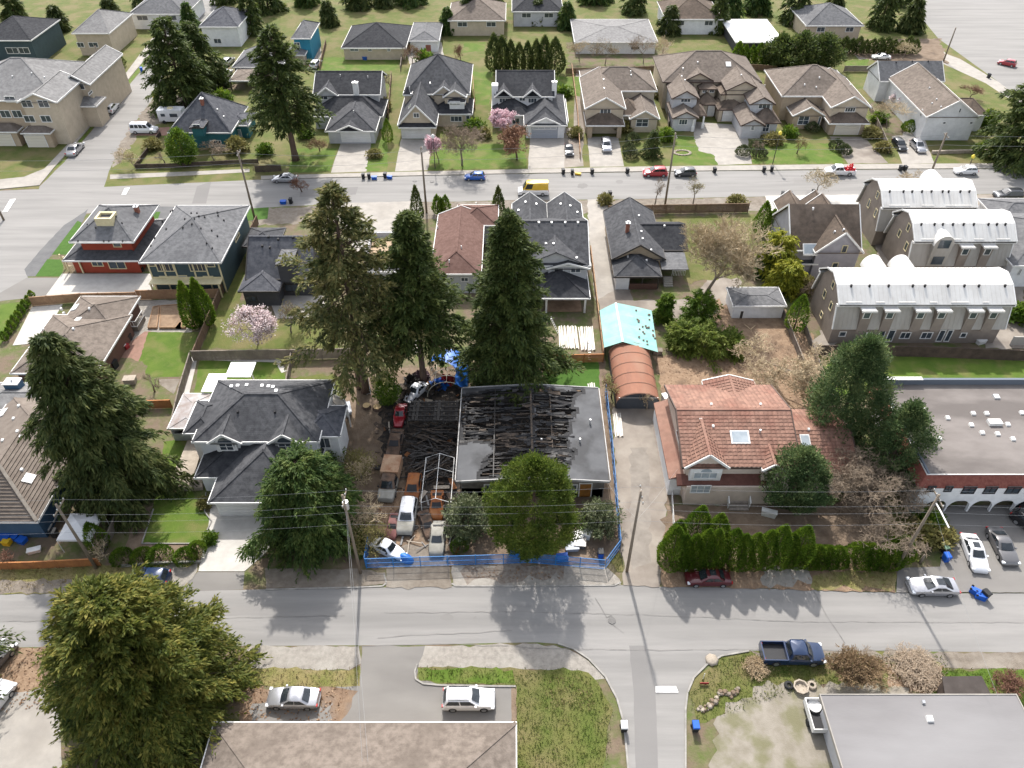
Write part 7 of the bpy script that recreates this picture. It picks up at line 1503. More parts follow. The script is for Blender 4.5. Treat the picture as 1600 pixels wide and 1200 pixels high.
# ------------------------------------------------------------------ white metal mansard townhouses
MWH = mat('white_metal_roof', (.60, .59, .565), .75, (.51, .495, .47), .4, bump=.05, spec=.15)
MGR = mat('pale_metal_cladding', (.38, .36, .33), .8, (.31, .29, .26), .5, stretch=(1, 1, .3), col3=(.3, .27, .23), scale3=.5, mix3=.5)
def mansard(label, x0, x1, y0, D, bays, barrels, wins, endw, k=1.0):
    t = thing('townhouse_block', label, 'townhouses', ((x0 + x1) / 2, y0, 0)); ym = y0 + D / 2
    half = [(-.35, 2.9), (.75, 6.4), (.12, 6.42), (.12, 6.72), (2.4, 8.35), (D / 2, 9.0)]
    prof = [(y0 + a, z * k) for a, z in half] + [(y0 + D - a, z * k) for a, z in reversed(half[:-1])]
    w = MB(); ins = [(y0 + .1, 0), (y0 + .1, 2.9 * k), (y0 + 1.05, 6.5 * k), (y0 + 2.45, 8.15 * k), (ym, 8.8 * k), (y0 + D - 2.45, 8.15 * k), (y0 + D - 1.05, 6.5 * k), (y0 + D - .1, 2.9 * k), (y0 + D - .1, 0)]
    n = len(ins); a = x0 + .3; b = x1 - .3
    w.add([(a, y, z) for y, z in ins] + [(b, y, z) for y, z in ins], [tuple(range(n)), tuple(range(2 * n - 1, n - 1, -1))] + [(i, n + i, n + i + 1, i + 1) for i in range(n - 1)]); w.build('wall', W_TP, t)
    def sheet_(i0, i1, nm, m_):
        q = MB()
        for i in range(i0, i1):
            (ya, za), (yb, zb) = prof[i], prof[i + 1]
            q.add([(x0, ya, za), (x1, ya, za), (x1, yb, zb), (x0, yb, zb), (x0, ya, za - .14), (x1, ya, za - .14), (x1, yb, zb - .14), (x0, yb, zb - .14)], [(0,1,2,3),(7,6,5,4),(0,3,7,4),(1,5,6,2)])
        o = q.build(nm, m_, t); s = MB(); m = int((x1 - x0) / .6)
        for i in range(i0, i1):
            if abs(prof[i][1] - prof[i + 1][1]) < .15: continue
            for j in range(m + 1):
                xx = x0 + .03 + (x1 - x0 - .06) * j / m; s.bar((xx, prof[i][0], prof[i][1] + .02), (xx, prof[i + 1][0], prof[i + 1][1] + .01), .03, .035)
        tag(s.build('standing_seam', m_, o), kind='stuff'); return o
    ro = sheet_(1, 9, 'roof', MWH); cl = sheet_(0, 1, 'cladding', MGR); sheet_(9, 10, 'cladding', MGR)
    for u in bays:                                           # taupe dormer slots with a little white canopy
        xx = x0 + (x1 - x0) * u; q = MB(); q.box(xx - .7, xx + .7, y0 - .42, y0 + 1.2, 2.5 * k, 6.0 * k); do = q.build('dormer', W_TP, t)
        q = MB(); q.box(xx - 1.0, xx + 1.0, y0 - .75, y0 + 1.4, 6.0 * k, 6.22 * k); q.box(xx - 1.05, xx + 1.05, y0 - .8, y0 - .752, 5.95 * k, 6.26 * k); q.build('canopy', MWH, do)
        q = MB(); q.box(xx - .55, xx + .45, y0 - .47, y0 - .423, 4.75 * k, 5.85 * k); wo = q.build('window_frame', CREAM if 0 else WHITE, do); q = MB(); q.box(xx - .45, xx + .35, y0 - .49, y0 - .472, 4.85 * k, 5.75 * k); q.build('pane', GLASS, do)
    us = sorted([0] + bays + [1])
    for ua, ub in zip(us[:-1], us[1:]):                      # raised white ledges between dormers
        xa, xb = x0 + (x1 - x0) * ua + .95, x0 + (x1 - x0) * ub - .95
        if xb - xa > .8: q = MB(); q.box(xa, xb, y0 + .3, y0 + .62, 6.72 * k, 6.95 * k); q.build('roof_ledge', MWH, ro)
    for u, far in barrels:
        xx = x0 + (x1 - x0) * u; q = MB(); q.smooth = True; N = 14
        ya, yb = (y0 + D - 3.4, y0 + D + .5) if far else (y0 - .2, y0 + 3.4); zc = 6.9 * k if far else 6.2 * k
        if not far: ya -= .3
        arc = [(xx + 1.5 * math.cos(math.pi * i / N), zc + 1.75 * math.sin(math.pi * i / N)) for i in range(N + 1)]
        q.add([(x, ya, z) for x, z in arc] + [(x, yb, z) for x, z in arc], [(i, N + 1 + i, N + 2 + i, i + 1) for i in range(N)]); bo = q.build('barrel_dormer', MWH, t)
        q = MB(); q.poly(*[(x, ya + .05, z) for x, z in arc]); q.build('dormer_face', MGR, bo); q = MB(); q.poly(*[(x, yb - .05, z) for x, z in reversed(arc)]); q.build('dormer_face', MGR, bo)
        if not far:
            q = MB(); q.box(xx - 1.4, xx + 1.4, ya + .06, y0 + 1, 2.9 * k, zc); q.build('bay_wall', MGR, bo)
            for z0_ in (3.2, 5.9): q = MB(); q.box(xx - .85, xx + .85, ya - .02, ya + .055, z0_ * k, (z0_ + 1.3) * k); q.build('pane', GLASS, bo)
    bw = dict(w=(a, b, y0 + .1, y0 + D - .1)); hs = House.__new__(House); hs.o = t; hs.trim = WHITE
    for u, z0_, z1_, ww, nn in wins: xx = x0 + (x1 - x0) * u; hs.rectwin(bw, 'S', xx - ww / 2, xx + ww / 2, z0_, z1_, nn)
    for v, z0_, z1_ in endw: yy = y0 + D * v; hs.rectwin(bw, 'W', yy - .45, yy + .45, z0_ * k, z1_ * k, 1, frame=CREAM)
    for xx in (x0 - .02, x1 + .02):
        q = MB()
        for i in range(10): (ya, za), (yb, zb) = prof[i], prof[i + 1]; q.bar((xx, ya, za - .02), (xx, yb, zb - .02), .14, .22)
        q.build('verge_trim', WHITE, ro)
    v = 0
    for u in np.linspace(.1, .93, 9):
        q = MB(); xx = x0 + (x1 - x0) * (u + RN.uniform(-.03, .03)); q.cyl(xx, y0 + 2.2, 8.0 * k, 8.5 * k, .16, 8); q.build('vent_pipe', BLACKV, ro)
    return t
mansard('nearer white metal mansard townhouse row above the long dark fence', 44.3, 68.2, 83.5, 9, [.17, .30, .475, .595, .775, .89], [(.31, True), (.475, True)],
        [(.235, 1.0, 1.9, .9, 1), (.31, .3, 2.4, .9, 1), (.365, .3, 2.4, 1.0, 1), (.45, .8, 2.0, 1.5, 2), (.575, .8, 2.0, 1.6, 2), (.66, .3, 2.4, .9, 1), (.705, .3, 2.4, .8, 1), (.79, 1.0, 1.9, .9, 1), (.08, 1.2, 2.1, 1, 1)], [(.3, 3.9, 5.2), (.62, 3.9, 5.2), (.45, 6.6, 7.7), (.5, 1.2, 2.2)])
mansard('further white metal mansard block with a barrel bay facing the yard', 60.5, 75.8, 99.0, 9, [.52, .74], [(.28, False)], [(.24, .6, 2.0, 1.4, 2), (.72, .3, 2.2, 2.6, 3)], [(.25, 3.9, 5.3), (.6, 4.4, 5.6), (.2, 1.2, 2.2), (.4, 6.4, 7.6)], 1.05)
mansard('furthest white metal mansard block with a barrel dormer on the street side', 59.4, 74.5, 109.2, 9, [.35, .6], [(.72, True)], [], [(.25, 3.9, 5.3), (.6, 3.9, 5.3), (.4, 6.4, 7.6)], 1.05)

# ------------------------------------------------------------------ fire damaged house
CHAR = mat('charred_timber', (.012, .011, .011), .55, (.035, .03, .028), 3, bump=.6, bscale=12, spec=.45); ASHW = mat('ashen_timber', (.105, .078, .058), .85, (.035, .03, .026), 2.5, bump=.5, bscale=10)
MEMB = mat('grey_roof_membrane', (.088, .09, .095), .7, (.068, .07, .075), .5, detail=8, bump=.12, bscale=8, col3=(.026, .026, .028), scale3=.3, mix3=.7, spec=.25, lo3=.46, hi3=.62)
CHARM = mat('burnt_membrane', (.011, .011, .012), .7, (.026, .026, .028), 1.6, detail=9, bump=.8, bscale=6, spec=.22)
r = RC(713, 952, 751, 607, 3.5); x0, x1, y0, y1 = r; xm = (x0 + x1) / 2; rise = .62
bh = thing('burnt_house', 'fire damaged low house whose grey roof has burnt open to black rafters', 'house', (xm, (y0 + y1) / 2, 0))
zr = lambda x: 3.5 + rise * (1 - abs(x - xm) / (xm - x0))
holes = [[P(*a, 3.8)[:2] for a in pl] for pl in ([(728, 616), (775, 611), (829, 609), (829, 744), (800, 742), (748, 745), (750, 735), (768, 712), (776, 700), (770, 688), (722, 688), (724, 640)], [(835, 608), (880, 612), (912, 608), (890, 620), (896, 640), (888, 660), (886, 690), (892, 705), (882, 730), (860, 736), (836, 730)])]
def inside(p, pl):
    c = False; j = len(pl) - 1
    for i in range(len(pl)):
        if (pl[i][1] > p[1]) != (pl[j][1] > p[1]) and p[0] < (pl[j][0] - pl[i][0]) * (p[1] - pl[i][1]) / (pl[j][1] - pl[i][1]) + pl[i][0]: c = not c
        j = i
    return c
def edged(p): return min((Vector(p) - Vector(a)).length for pl in holes for a in dens)
MM = MB(); NX, NY = 84, 76
def inhole(x, y):
    w = .45 * noise.noise((x * .9, y * 2.2, 1)) ; w2 = .3 * noise.noise((x * 1.1, y * 3.0, 7))
    return any(inside((x + w * 1.6, y + w2), pl) for pl in holes)
cell = {}
for i in range(NX):
    for j in range(NY):
        xa, xb = x0 + (x1 - x0) * i / NX, x0 + (x1 - x0) * (i + 1) / NX; ya, yb = y0 + (y1 - y0) * j / NY, y0 + (y1 - y0) * (j + 1) / NY
        cell[i, j] = inhole((xa + xb) / 2, (ya + yb) / 2) and noise.noise(((xa) * .55, ya * 1.6, 3)) < .36
def nearhole(i, j): return any(cell.get((i + a, j + b)) for a in range(-2, 3) for b in range(-2, 3))
def wob(x, y): return .05 * noise.noise((x * 1.3, y * 1.3, 5))
for i in range(NX):
    for j in range(NY):
        if cell[i, j]: continue
        xa, xb = x0 + (x1 - x0) * i / NX, x0 + (x1 - x0) * (i + 1) / NX; ya, yb = y0 + (y1 - y0) * j / NY, y0 + (y1 - y0) * (j + 1) / NY
        inh = inhole((xa + xb) / 2, (ya + yb) / 2); nh = inh or (nearhole(i, j) and noise.noise((xa * .8, ya * .8, 2)) > -.25)
        q = (lambda x, y: zr(x) + (wob(x, y) * 4 - .1 if inh else wob(x, y) * .4)); MM.m = 1 if nh else 0
        v = [(xa, ya), (xb, ya), (xb, yb), (xa, yb)]; MM.add([(x, y, q(x, y)) for x, y in v] + [(x, y, q(x, y) - .1) for x, y in v], [(0,1,2,3),(7,6,5,4),(0,4,5,1),(1,5,6,2),(2,6,7,3),(3,7,4,0)])
MM.build('roof', [MEMB, CHARM], bh)
q = MB(); g = .12
for a, b in (((x0 - .05, y0 - g, 3.42), (xm, y0 - g, 4.05)), ((xm, y0 - g, 4.05), (x1 + .05, y0 - g, 3.42)), ((x0 - .05, y1 + g, 3.42), (xm, y1 + g, 4.05)), ((xm, y1 + g, 4.05), (x1 + .05, y1 + g, 3.42)), ((x0 - g, y0, 3.42), (x0 - g, y1, 3.42)), ((x1 + g, y0, 3.42), (x1 + g, y1, 3.42))): q.bar(a, b, .11, .3)
q.build('fascia', mat('sooty_white_fascia', (.36, .35, .34), .6, (.13, .125, .12), .6, lo=.5, hi=.7), bh)
for k in range(26):
    y = y0 + .35 + (y1 - y0 - .7) * k / 25
    for sd in (-1, 1):
        q = MB(); xe = x0 + .1 if sd < 0 else x1 - .1; dz = RN.uniform(-.15, .02); f = RN.choice([1, 1, 1, .75, .55])
        a = Vector((xe, y + RN.uniform(-.05, .05), zr(xe) - .22)); b = Vector((xm, y + RN.uniform(-.12, .12), zr(xm) - .2 + dz)); b = a.lerp(b, f)
        if f < 1: b.z -= RN.uniform(.2, 1.0)
        q.bar(a, b, .09, .2); q.build('rafter', ASHW if RN.random() < .2 else CHAR, bh)
for xx, m_, w in ((xm, ASHW, .22), (P(863, 690, 3.9).x, ASHW, .12), (P(772, 690, 3.9).x, CHAR, .12)):
    q = MB(); q.bar((xx, y0 + .3, zr(xx) - .08), (xx, y1 - .3, zr(xx) - .08), w, .2); q.build('ridge_beam' if xx == xm else 'purlin', m_, bh)
for k in range(110):                                     # scraps of sheathing and torn felt still lying across the rafters
    x, y = RN.uniform(x0 + 1, x1 - 4), RN.uniform(y0 + 1, y1 - .6)
    if not inhole(x, y): continue
    L_, w_ = RN.uniform(.5, 2.4), RN.uniform(.12, .5); an = RN.gauss(0, .12); q = MB(); t_ = [RN.uniform(-.12, .16) for _ in range(6)]
    ca, sa = math.cos(an), math.sin(an); pts = []
    for i, u in enumerate((-L_ / 2, 0, L_ / 2)):
        for s_ in (-w_ / 2, w_ / 2): X_ = x + u * ca - s_ * sa; Y_ = y + u * sa + s_ * ca; pts.append((X_, Y_, zr(X_) + .02 + t_[i * 2 + (s_ > 0)]))
    q.add(pts + [(p_[0], p_[1], p_[2] - .04) for p_ in pts], [(0, 2, 3, 1), (2, 4, 5, 3), (6, 7, 9, 8), (8, 9, 11, 10), (0, 6, 8, 2), (2, 8, 10, 4), (1, 3, 9, 7), (3, 5, 11, 9), (0, 1, 7, 6), (4, 10, 11, 5)])
    q.build('charred_board', RN.choice([CHARM, CHARM, CHAR, ASHW]), bh)
q = MB(); q.box(x0 + .5, x1 - .5, y0 + .5, y1 - .5, 0.02, 1.6); q.build('burnt_ceiling', CHAR, bh)
q = MB()
for k in range(420):
    x, y = RN.uniform(x0 + 1, x1 - 4), RN.uniform(y0 + 1, y1 - 1); an = RN.uniform(0, 6); L_ = RN.uniform(.4, 1.8); z = 1.7 + RN.random() * .9
    q.bar((x, y, z), (x + L_ * math.cos(an), y + L_ * math.sin(an), z + RN.uniform(-.3, .4)), .1, .08)
tag(q.build('burnt_debris', ASHW, bh), kind='stuff')
q = MB()
for a in ((x0 + .4, x0 + .6, y0 + .5, y1 - .4), (x1 - .6, x1 - .4, y0 + .5, y1 - .4), (x0 + .6, x1 - .6, y1 - .6, y1 - .4), (x0 + .6, x1 - .6, y0 + .5, y0 + .7)): q.box(*a, 0, 3.25)
q.build('wall', stucco('smoke_stained', (.26, .235, .21), .5), bh)
hs = House.__new__(House); hs.o = bh; hs.trim = WHITE; bw = dict(w=(x0 + .4, x1 - .4, y0 + .5, y1)); hs.door(bw, 'S', (905, 758, 924, 772), mat('orange_door', (.36, .16, .035), .6, (.25, .11, .03), 2), 'door', 1, z=(.2, 2.4)); hs.rectwin(bw, 'S', *[PY(a, 765, y0 + .5).x for a in (884, 902)], .9, 2.3, 2); hs.rectwin(bw, 'S', *[PY(a, 765, y0 + .5).x for a in (756, 778)], .9, 2.3, 2)
q = MB()
for px_, py_ in ((846, 690), (922, 660), (906, 690)): p = P(px_, py_, 3.8); q.cyl(p.x, p.y, 3.4, 4.3, .1, 8)
q.build('vent_pipe', METV, bh)

# carport ruin, debris heap, tent frame, blue dome
def anchor(px, py): p = P(px, py); return (p.x, p.y, 0)
t = thing('carport', 'black scorched carport roof beside the red car, sagging on thin posts', 'carport', anchor(677, 660)); a, b = P(637, 658, 2.3), P(718, 626, 2.3); q = MB()
for k in range(14):
    xa = a.x + (b.x - a.x) * k / 14; q.box(xa, xa + (b.x - a.x) / 14 - .1, a.y, b.y, 2.2 + .12 * math.sin(k), 2.3 + .12 * math.sin(k))
for k in range(5): q.box(a.x, b.x, a.y + k * .8, a.y + k * .8 + .12, 2.3, 2.42)
q.build('roof', CHAR, t)
for x, y in ((a.x, a.y), (b.x, a.y), (a.x, b.y), (b.x, b.y)): q = MB(); q.box(x - .06, x + .06, y - .06, y + .06, 0, 2.3); q.build('post', ASHW, t)
t = thing('debris_heap', 'heap of black charred planks between the burnt cars and the burnt roof', 'debris', anchor(672, 700)); c0, c1 = P(640, 750), P(712, 665); q = MB()
for k in range(230):
    x, y = RN.uniform(c0.x, c1.x), RN.uniform(c0.y, c1.y); hz = 1.1 * max(0, 1 - ((x - (c0.x + c1.x) / 2) / 3.4) ** 2); an = RN.gauss(0, .45) + (.3 if y < (c0.y + c1.y) / 2 else -.25); L_ = RN.uniform(1, 4.2); z = RN.random() * hz + .1
    dx, dy = math.cos(an) * L_ / 2, math.sin(an) * L_ / 2; m_ = RN.choice([CHAR, CHAR, CHAR, ASHW, ASHW]); B_ = MB(); B_.bar((x - dx, y - dy, z + RN.uniform(-.1, .3)), (x + dx, y + dy, z + RN.uniform(-.1, .4)), RN.uniform(.07, .22), .06); B_.build('plank', m_, t)
t = thing('tent_frame', 'bare white gabled tent frame standing over the rusty cars', 'tent frame', anchor(690, 770)); a, b, yn, yf = P(660, 803).x, P(706, 803).x, P(680, 803).y, P(680, 733).y
for k in range(4):
    y = yn + (yf - yn) * k / 3; q = MB(); m_ = (a + b) / 2; q.tube([(a, y, 0), (a, y, 2.0), (m_, y, 2.75), (b, y, 2.0), (b, y, 0)], .035, 6)
    if k != 1: q.build('rib', WHITE, t)
for x, z in ((a, 2.0), ((a + b) / 2, 2.75), (b, 2.0)): q = MB(); q.tube([(x, yn, z), (x, yf, z)], .035, 6); q.build('rail', WHITE, t)
BLUE = mat('blue_tarp', (.012, .10, .42), .5, (.02, .15, .5), 1.4, bump=.5, bscale=3, spec=.4); t = thing('dome_tent', 'half covered hoop tent with blue tarp and bare pale hoops', 'tent', anchor(702, 595)); a, b = P(668, 620), P(730, 620); yf = P(700, 570).y; m_ = (a.x + b.x) / 2; rr = (b.x - a.x) / 2
hp = lambda y, tt, k=1: (m_ + rr * k * math.cos(tt), y, 2.6 * k * math.sin(tt))
for k in range(6): y = a.y + (yf - a.y) * k / 5; q = MB(); q.tube([hp(y, math.pi * i / 14) for i in range(15)], .045, 6); q.build('hoop', mat('pale_pipe', (.5, .46, .36), .6), t)
for tt in (.9, 1.57, 2.2): q = MB(); q.tube([hp(a.y, tt), hp(yf, tt)], .035, 6); q.build('rail', MATS['pale_pipe'], t)
q = MB(); q.smooth = True; NA, NB_ = 12, 14; V = []
for j in range(NB_ + 1):
    y = a.y - .2 + (yf + .3 - a.y) * j / NB_; top = 1.15 + 1.9 * max(0, (j / NB_ - .45) / .55)
    for i in range(NA + 1): tt = top * i / NA; V.append((lambda p: (p[0] + .07 * math.sin(j * 1.9 + i), p[1], p[2] + .05 * math.sin(j * 2.3 + i * 1.3)))(hp(y, tt, 1.03)))
q.add(V, [(j * (NA + 1) + i, j * (NA + 1) + i + 1, (j + 1) * (NA + 1) + i + 1, (j + 1) * (NA + 1) + i) for j in range(NB_) for i in range(NA)]); q.build('tarp', BLUE, t)
for i_, (px_, py_, m_, lb) in enumerate([(686, 606, BLUE, 'crumpled blue tarp bundle inside the hoop tent'), (698, 600, mat('red_cloth', (.3, .03, .03), .8), 'red cloth bundle inside the hoop tent'), (678, 612, ASHW, 'brown sack inside the hoop tent'), (660, 592, mat('purple_brown_cloth', (.08, .05, .06), .8), 'dark cloth bundle behind the white beetle'), (643, 600, CHAR, 'charred lump left of the white beetle'), (636, 622, ASHW, 'scrap pile above the red car')]):
    p = P(px_, py_); me = puff_mesh(np.array([[0, 0, .4], [.4, .2, .35], [-.3, .3, .3]]), np.array([.5, .4, .45]), 60, .6, .5, m_); o = link('cloth_bundle', me, None, p); tag(o, lb, 'bundle')
for px_, py_, rr_, lb in ((573, 637, .5, 'pale sawn stump face left of the pair'), (590, 639, .55, 'pale sawn stump face right of the pair'), (600, 603, .3, 'small sawn stump in front of the ivy bush')):
    p = P(px_, py_); t = thing('tree_stump', lb, 'stump', p); q = MB(); q.lathe([(rr_ * 1.2, 0), (rr_, .3), (rr_ * .96, .45)], 12, p[:2]); q.build('bark', BARK, t); q = MB(); q.lathe([(rr_ * .96, .452), (0, .456)], 12, p[:2]); q.build('cut_face', mat('sawn_wood', (.52, .38, .2), .8, (.4, .28, .15), 4), t)

t = thing('scrap_heap', 'loose scrap, boards and sheet metal scattered around the burnt vehicles', 'scrap', anchor(655, 780)); SC_ = [CHAR, ASHW, mat('scorched_sheet', (.06, .045, .037), .8, (.12, .085, .06), 1.5), mat('grey_sheet', (.2, .2, .2), .6, (.12, .11, .1), 1), mat('rust_scrap', (.2, .085, .035), .9), mat('pale_board', (.36, .31, .25), .8)]
for k in range(150):
    x_, y_ = RN.uniform(586, 722), RN.uniform(596, 872); p = P(x_, y_); an = RN.uniform(0, 6.3); L_ = RN.uniform(.4, 2.0); w_ = RN.choice([.08, .12, .2, .5]); z = RN.uniform(.05, .3); d = Vector((math.cos(an), math.sin(an), RN.uniform(-.1, .15))) * L_ / 2; q = MB(); q.bar(p + Vector((0, 0, z)) - d, p + Vector((0, 0, z + .05)) + d, w_, .05); q.build('scrap_piece', RN.choice(SC_), t)
# ------------------------------------------------------------------ vehicles
PS, PWh, PRd, PBk, PBl = paint('silver', (.42, .42, .44), .25, .6), paint('white', (.72, .72, .73)), paint('red', (.35, .02, .03)), paint('black', (.014, .014, .016)), paint('blue', (.012, .10, .42))
PGy, PMr, PNv, PYl, PDg = paint('grey', (.16, .155, .155), .3, .5), paint('maroon', (.085, .008, .014)), paint('navy', (.012, .028, .075)), paint('yellow', (.62, .40, .03)), paint('graphite', (.05, .053, .06), .3, .4)
RUST = mat('rusted_body', (.30, .105, .03), .9, (.16, .06, .03), 1.6, detail=9, bump=.4, bscale=8, col3=(.38, .19, .08), scale3=.8, mix3=.5); BURNT = mat('burnt_body', (.05, .038, .03), .85, (.14, .085, .055), 1.2, detail=9, bump=.4, bscale=8, col3=(.2, .17, .15), scale3=.6, mix3=.5); TANR = mat('rusty_tan_box', (.42, .29, .19), .85, (.26, .13, .07), .9, detail=9, bump=.2); OLDG = mat('dull_grey_paint', (.29, .28, .25), .7, (.2, .19, .16), .9, detail=8); FADM = mat('faded_maroon', (.16, .06, .055), .8, (.22, .11, .1), .8)
G1 = 'cars parked along the far street'
carpx('sedan', 'parked_car', 'silver sedan parked by the grass verge under the big bluish fir', 446, 283, 180, PS, group=G1)
carpx('hatch', 'parked_car', 'bright blue hatchback at the far kerb', 742, 280, 180, PBl, group=G1, sc=.95); carpx('hatch', 'parked_car', 'red hatchback at the far kerb beside the street pole', 1023, 274, 180, PRd, group=G1, sc=1.12); carpx('hatch', 'parked_car', 'black hatchback at the far kerb behind the red one', 1070, 274, 180, PDg, group=G1)
carpx('hatch', 'parked_car', 'white hatchback at the far kerb near the leaning pole', 1507, 271, 180, PWh, group=G1)
t = carpx('pickup', 'pickup_truck', 'white pickup with a bright red load on the far street', 1310, 272, 180, PWh, group=G1)
q = MB()
for k in range(16): xx, yy = RN.uniform(-2.6, -.9), RN.uniform(-.7, .7); q.tube([(xx, yy, .6), (xx + RN.uniform(-.3, .3), yy + RN.uniform(-.3, .3), RN.uniform(1.2, 1.9))], .13, 6)
lo = q.build('equipment_load', mat('red_plastic', (.55, .02, .03), .4), None, (0, 0, 0)); lo.parent = None; lo.location = t.location; lo.rotation_euler = t.rotation_euler; tag(lo, 'bright red equipment piled in the white pickup bed', 'load')
carpx('suv', 'parked_car', 'silver estate car half inside the open garage bay', 947, 232, -90, PS); carpx('sedan', 'parked_car', 'black car parked nose out beside the grey garage drive', 889, 238, -90, PBk, sc=.95)
carpx('hatch', 'parked_car', 'black car left of the pair beside the white gabled house', 1404, 231, -88, PBk, sc=1.05); carpx('hatch', 'parked_car', 'silver car right of the pair beside the white gabled house', 1433, 233, -88, PS, sc=1.08)
carpx('van', 'passenger_van', 'long white passenger van on red pavers beside the teal cottage', 227, 207, 0, PWh, panes=4); carpx('sedan', 'parked_car', 'silver sedan parked on the side street beside the townhouses', 119, 237, 92, PS, sc=1.12); carpx('suv', 'parked_car', 'white car driving up the side street', 176, 173, 93, PWh)
carpx('cargo', 'delivery_van', 'yellow delivery van behind the new grey house', 833, 303, 180, PWh, roofm=PYl, panes=3); carpx('suv', 'parked_car', 'black off-road car on the gravel by the right edge', 1573, 309, 180, PDg, sc=1.02)
carpx('coupe', 'parked_car', 'old white coupe with rust in the yard behind the white house', 1376, 92, 175, PWh); carpx('hatch', 'parked_car', 'red car in the side street at the top right', 1572, 102, 140, PRd); carpx('suv', 'parked_car', 'white car parked behind the small grey shed at the top', 494, 104, 84, PWh); carpx('pickup', 'pickup_truck', 'white pickup in the dirt yard beside the carport', 352, 121, 82, PWh); carpx('suv', 'parked_car', 'grey car in the dirt yard ahead of the white pickup', 357, 100, 82, PS)
carpx('sedan', 'parked_car', 'maroon sedan parked by the front hedge', 1105, 907, 180, PMr, sunroof=True, sc=.98); carpx('coupe', 'parked_car', 'silver coupe with sunroof across the parking lot mouth', 1454, 921, 179, PS, sunroof=True, sc=1.08)
carpx('sedan', 'parked_car', 'white sedan with sunroof in the parking lot', 1519, 868, -97, PWh, sunroof=True); carpx('coupe', 'parked_car', 'grey coupe next to the white sedan in the lot', 1563, 858, -93, PGy, sc=1.05); carpx('suv', 'parked_car', 'dark car at the right edge of the lot under the arches', 1612, 828, -60, PBk)
t = carpx('pickup', 'pickup_truck', 'navy crew cab pickup at the corner of the side road', 1236, 1026, -1, PNv, sc=1.03); carpx('sedan', 'parked_car', 'silver sedan with dark lower sides on the needle strewn drive', 460, 1095, 179, PS); carpx('suv', 'parked_car', 'white crossover with roof rails on the asphalt drive', 733, 1097, 0, PWh, rack=True)
carpx('sedan', 'parked_car', 'grey car cut by the left edge below the leaning fir', -8, 1040, 72, PGy); carpx('sedan', 'parked_car', 'pale car cut by the left edge near the bottom', -10, 1106, 75, PWh); carpx('hatch', 'parked_car', 'dark blue car hidden behind the olive gold cedar', 236, 908, 180, PNv)
carpx('beetle', 'scrap_car', 'bright red beetle car beside the black carport roof', 626, 652, -92, PRd, low=1); carpx('beetle', 'scrap_car', 'white rounded beetle car in front of the hoop tent', 651, 616, -122, PWh, low=1); carpx('sedan', 'scrap_car', 'burnt out brown saloon beside the charred plank heap', 618, 697, -93, BURNT, low=1, glass=False, sc=.95); carpx('hatch', 'scrap_car', 'orange rusted car shell left of the tent frame', 646, 768, -92, RUST, low=1, glass=False); carpx('coupe', 'scrap_car', 'orange rusted car shell under the white tent frame', 683, 793, -88, RUST, low=1, glass=False, sc=.9)
carpx('suv', 'scrap_car', 'old off-road car with white roof and brown windscreen frame', 637, 812, -92, OLDG, low=1, roofm=PWh, sc=1.02); carpx('sedan', 'scrap_car', 'dull grey saloon behind the blue safety fence', 684, 845, -90, OLDG, low=1, sc=.92); carpx('coupe', 'scrap_car', 'low faded maroon car front beside the white roofed off-road car', 615, 825, -95, FADM, low=1, sc=.75, glass=False)
t = carpx('beetle', 'scrap_car', 'white beetle car with black rear behind the blue fence corner', 607, 862, -28, PWh, low=1); q = MB(); q.smooth = True; q.lathe([(1.0, 0.02), (.9, .5), (.5, .95), (0, 1.0)], 14); o = q.build('tarp', BLUE, None, (0, 0, 0)); o.location = P(634, 874); o.scale = (1.0, .55, .8); o.rotation_euler = (.1, .25, -.4); tag(o, 'blue tarp draped over the nose of the white beetle', 'tarp')
t = carpx('pickup', 'scrap_truck', 'scrap truck with rusty tan box and grey bonnet', 610, 757, -94, OLDG, low=1, sc=1.0, roofm=BURNT); q = MB(); q.box(-2.85, -.2, -1.05, 1.05, .6, 2.0); q.build('box_body', TANR, t, (0, 0, 0)); carpx('sedan', 'scrap_car', 'crushed grey car body between the tent frame and the saloon', 668, 822, -70, BURNT, low=1, glass=False, wheels=False, z=-.1, sc=.8)
t = thing('camper', 'white camper parked behind the passenger van', 'camper', P(272, 190), 0, None, True); q = MB(); q.box(-2.6, 2.6, -1.15, 1.15, .5, 2.9); q.build('body', PWh, t, (0, 0, 0)); q = MB(); q.box(-1.9, -1.0, -1.2, -1.14, 1.6, 2.2); q.box(.0, 1.6, -1.2, -1.14, 1.5, 2.2); q.build('window', GLASS, t, (0, 0, 0)); q = MB(); q.box(-.5, .5, -.4, .4, 2.9, 3.1); q.build('roof_hatch', CREAM, t, (0, 0, 0))
for wx in (-1.6, 1.6):
    for sy in (-1, 1): q = MB(); q.tube([(wx, sy * 1.0, .38), (wx, sy * 1.17, .38)], .38, 12); q.build('wheel', TYRE, t, (0, 0, 0))

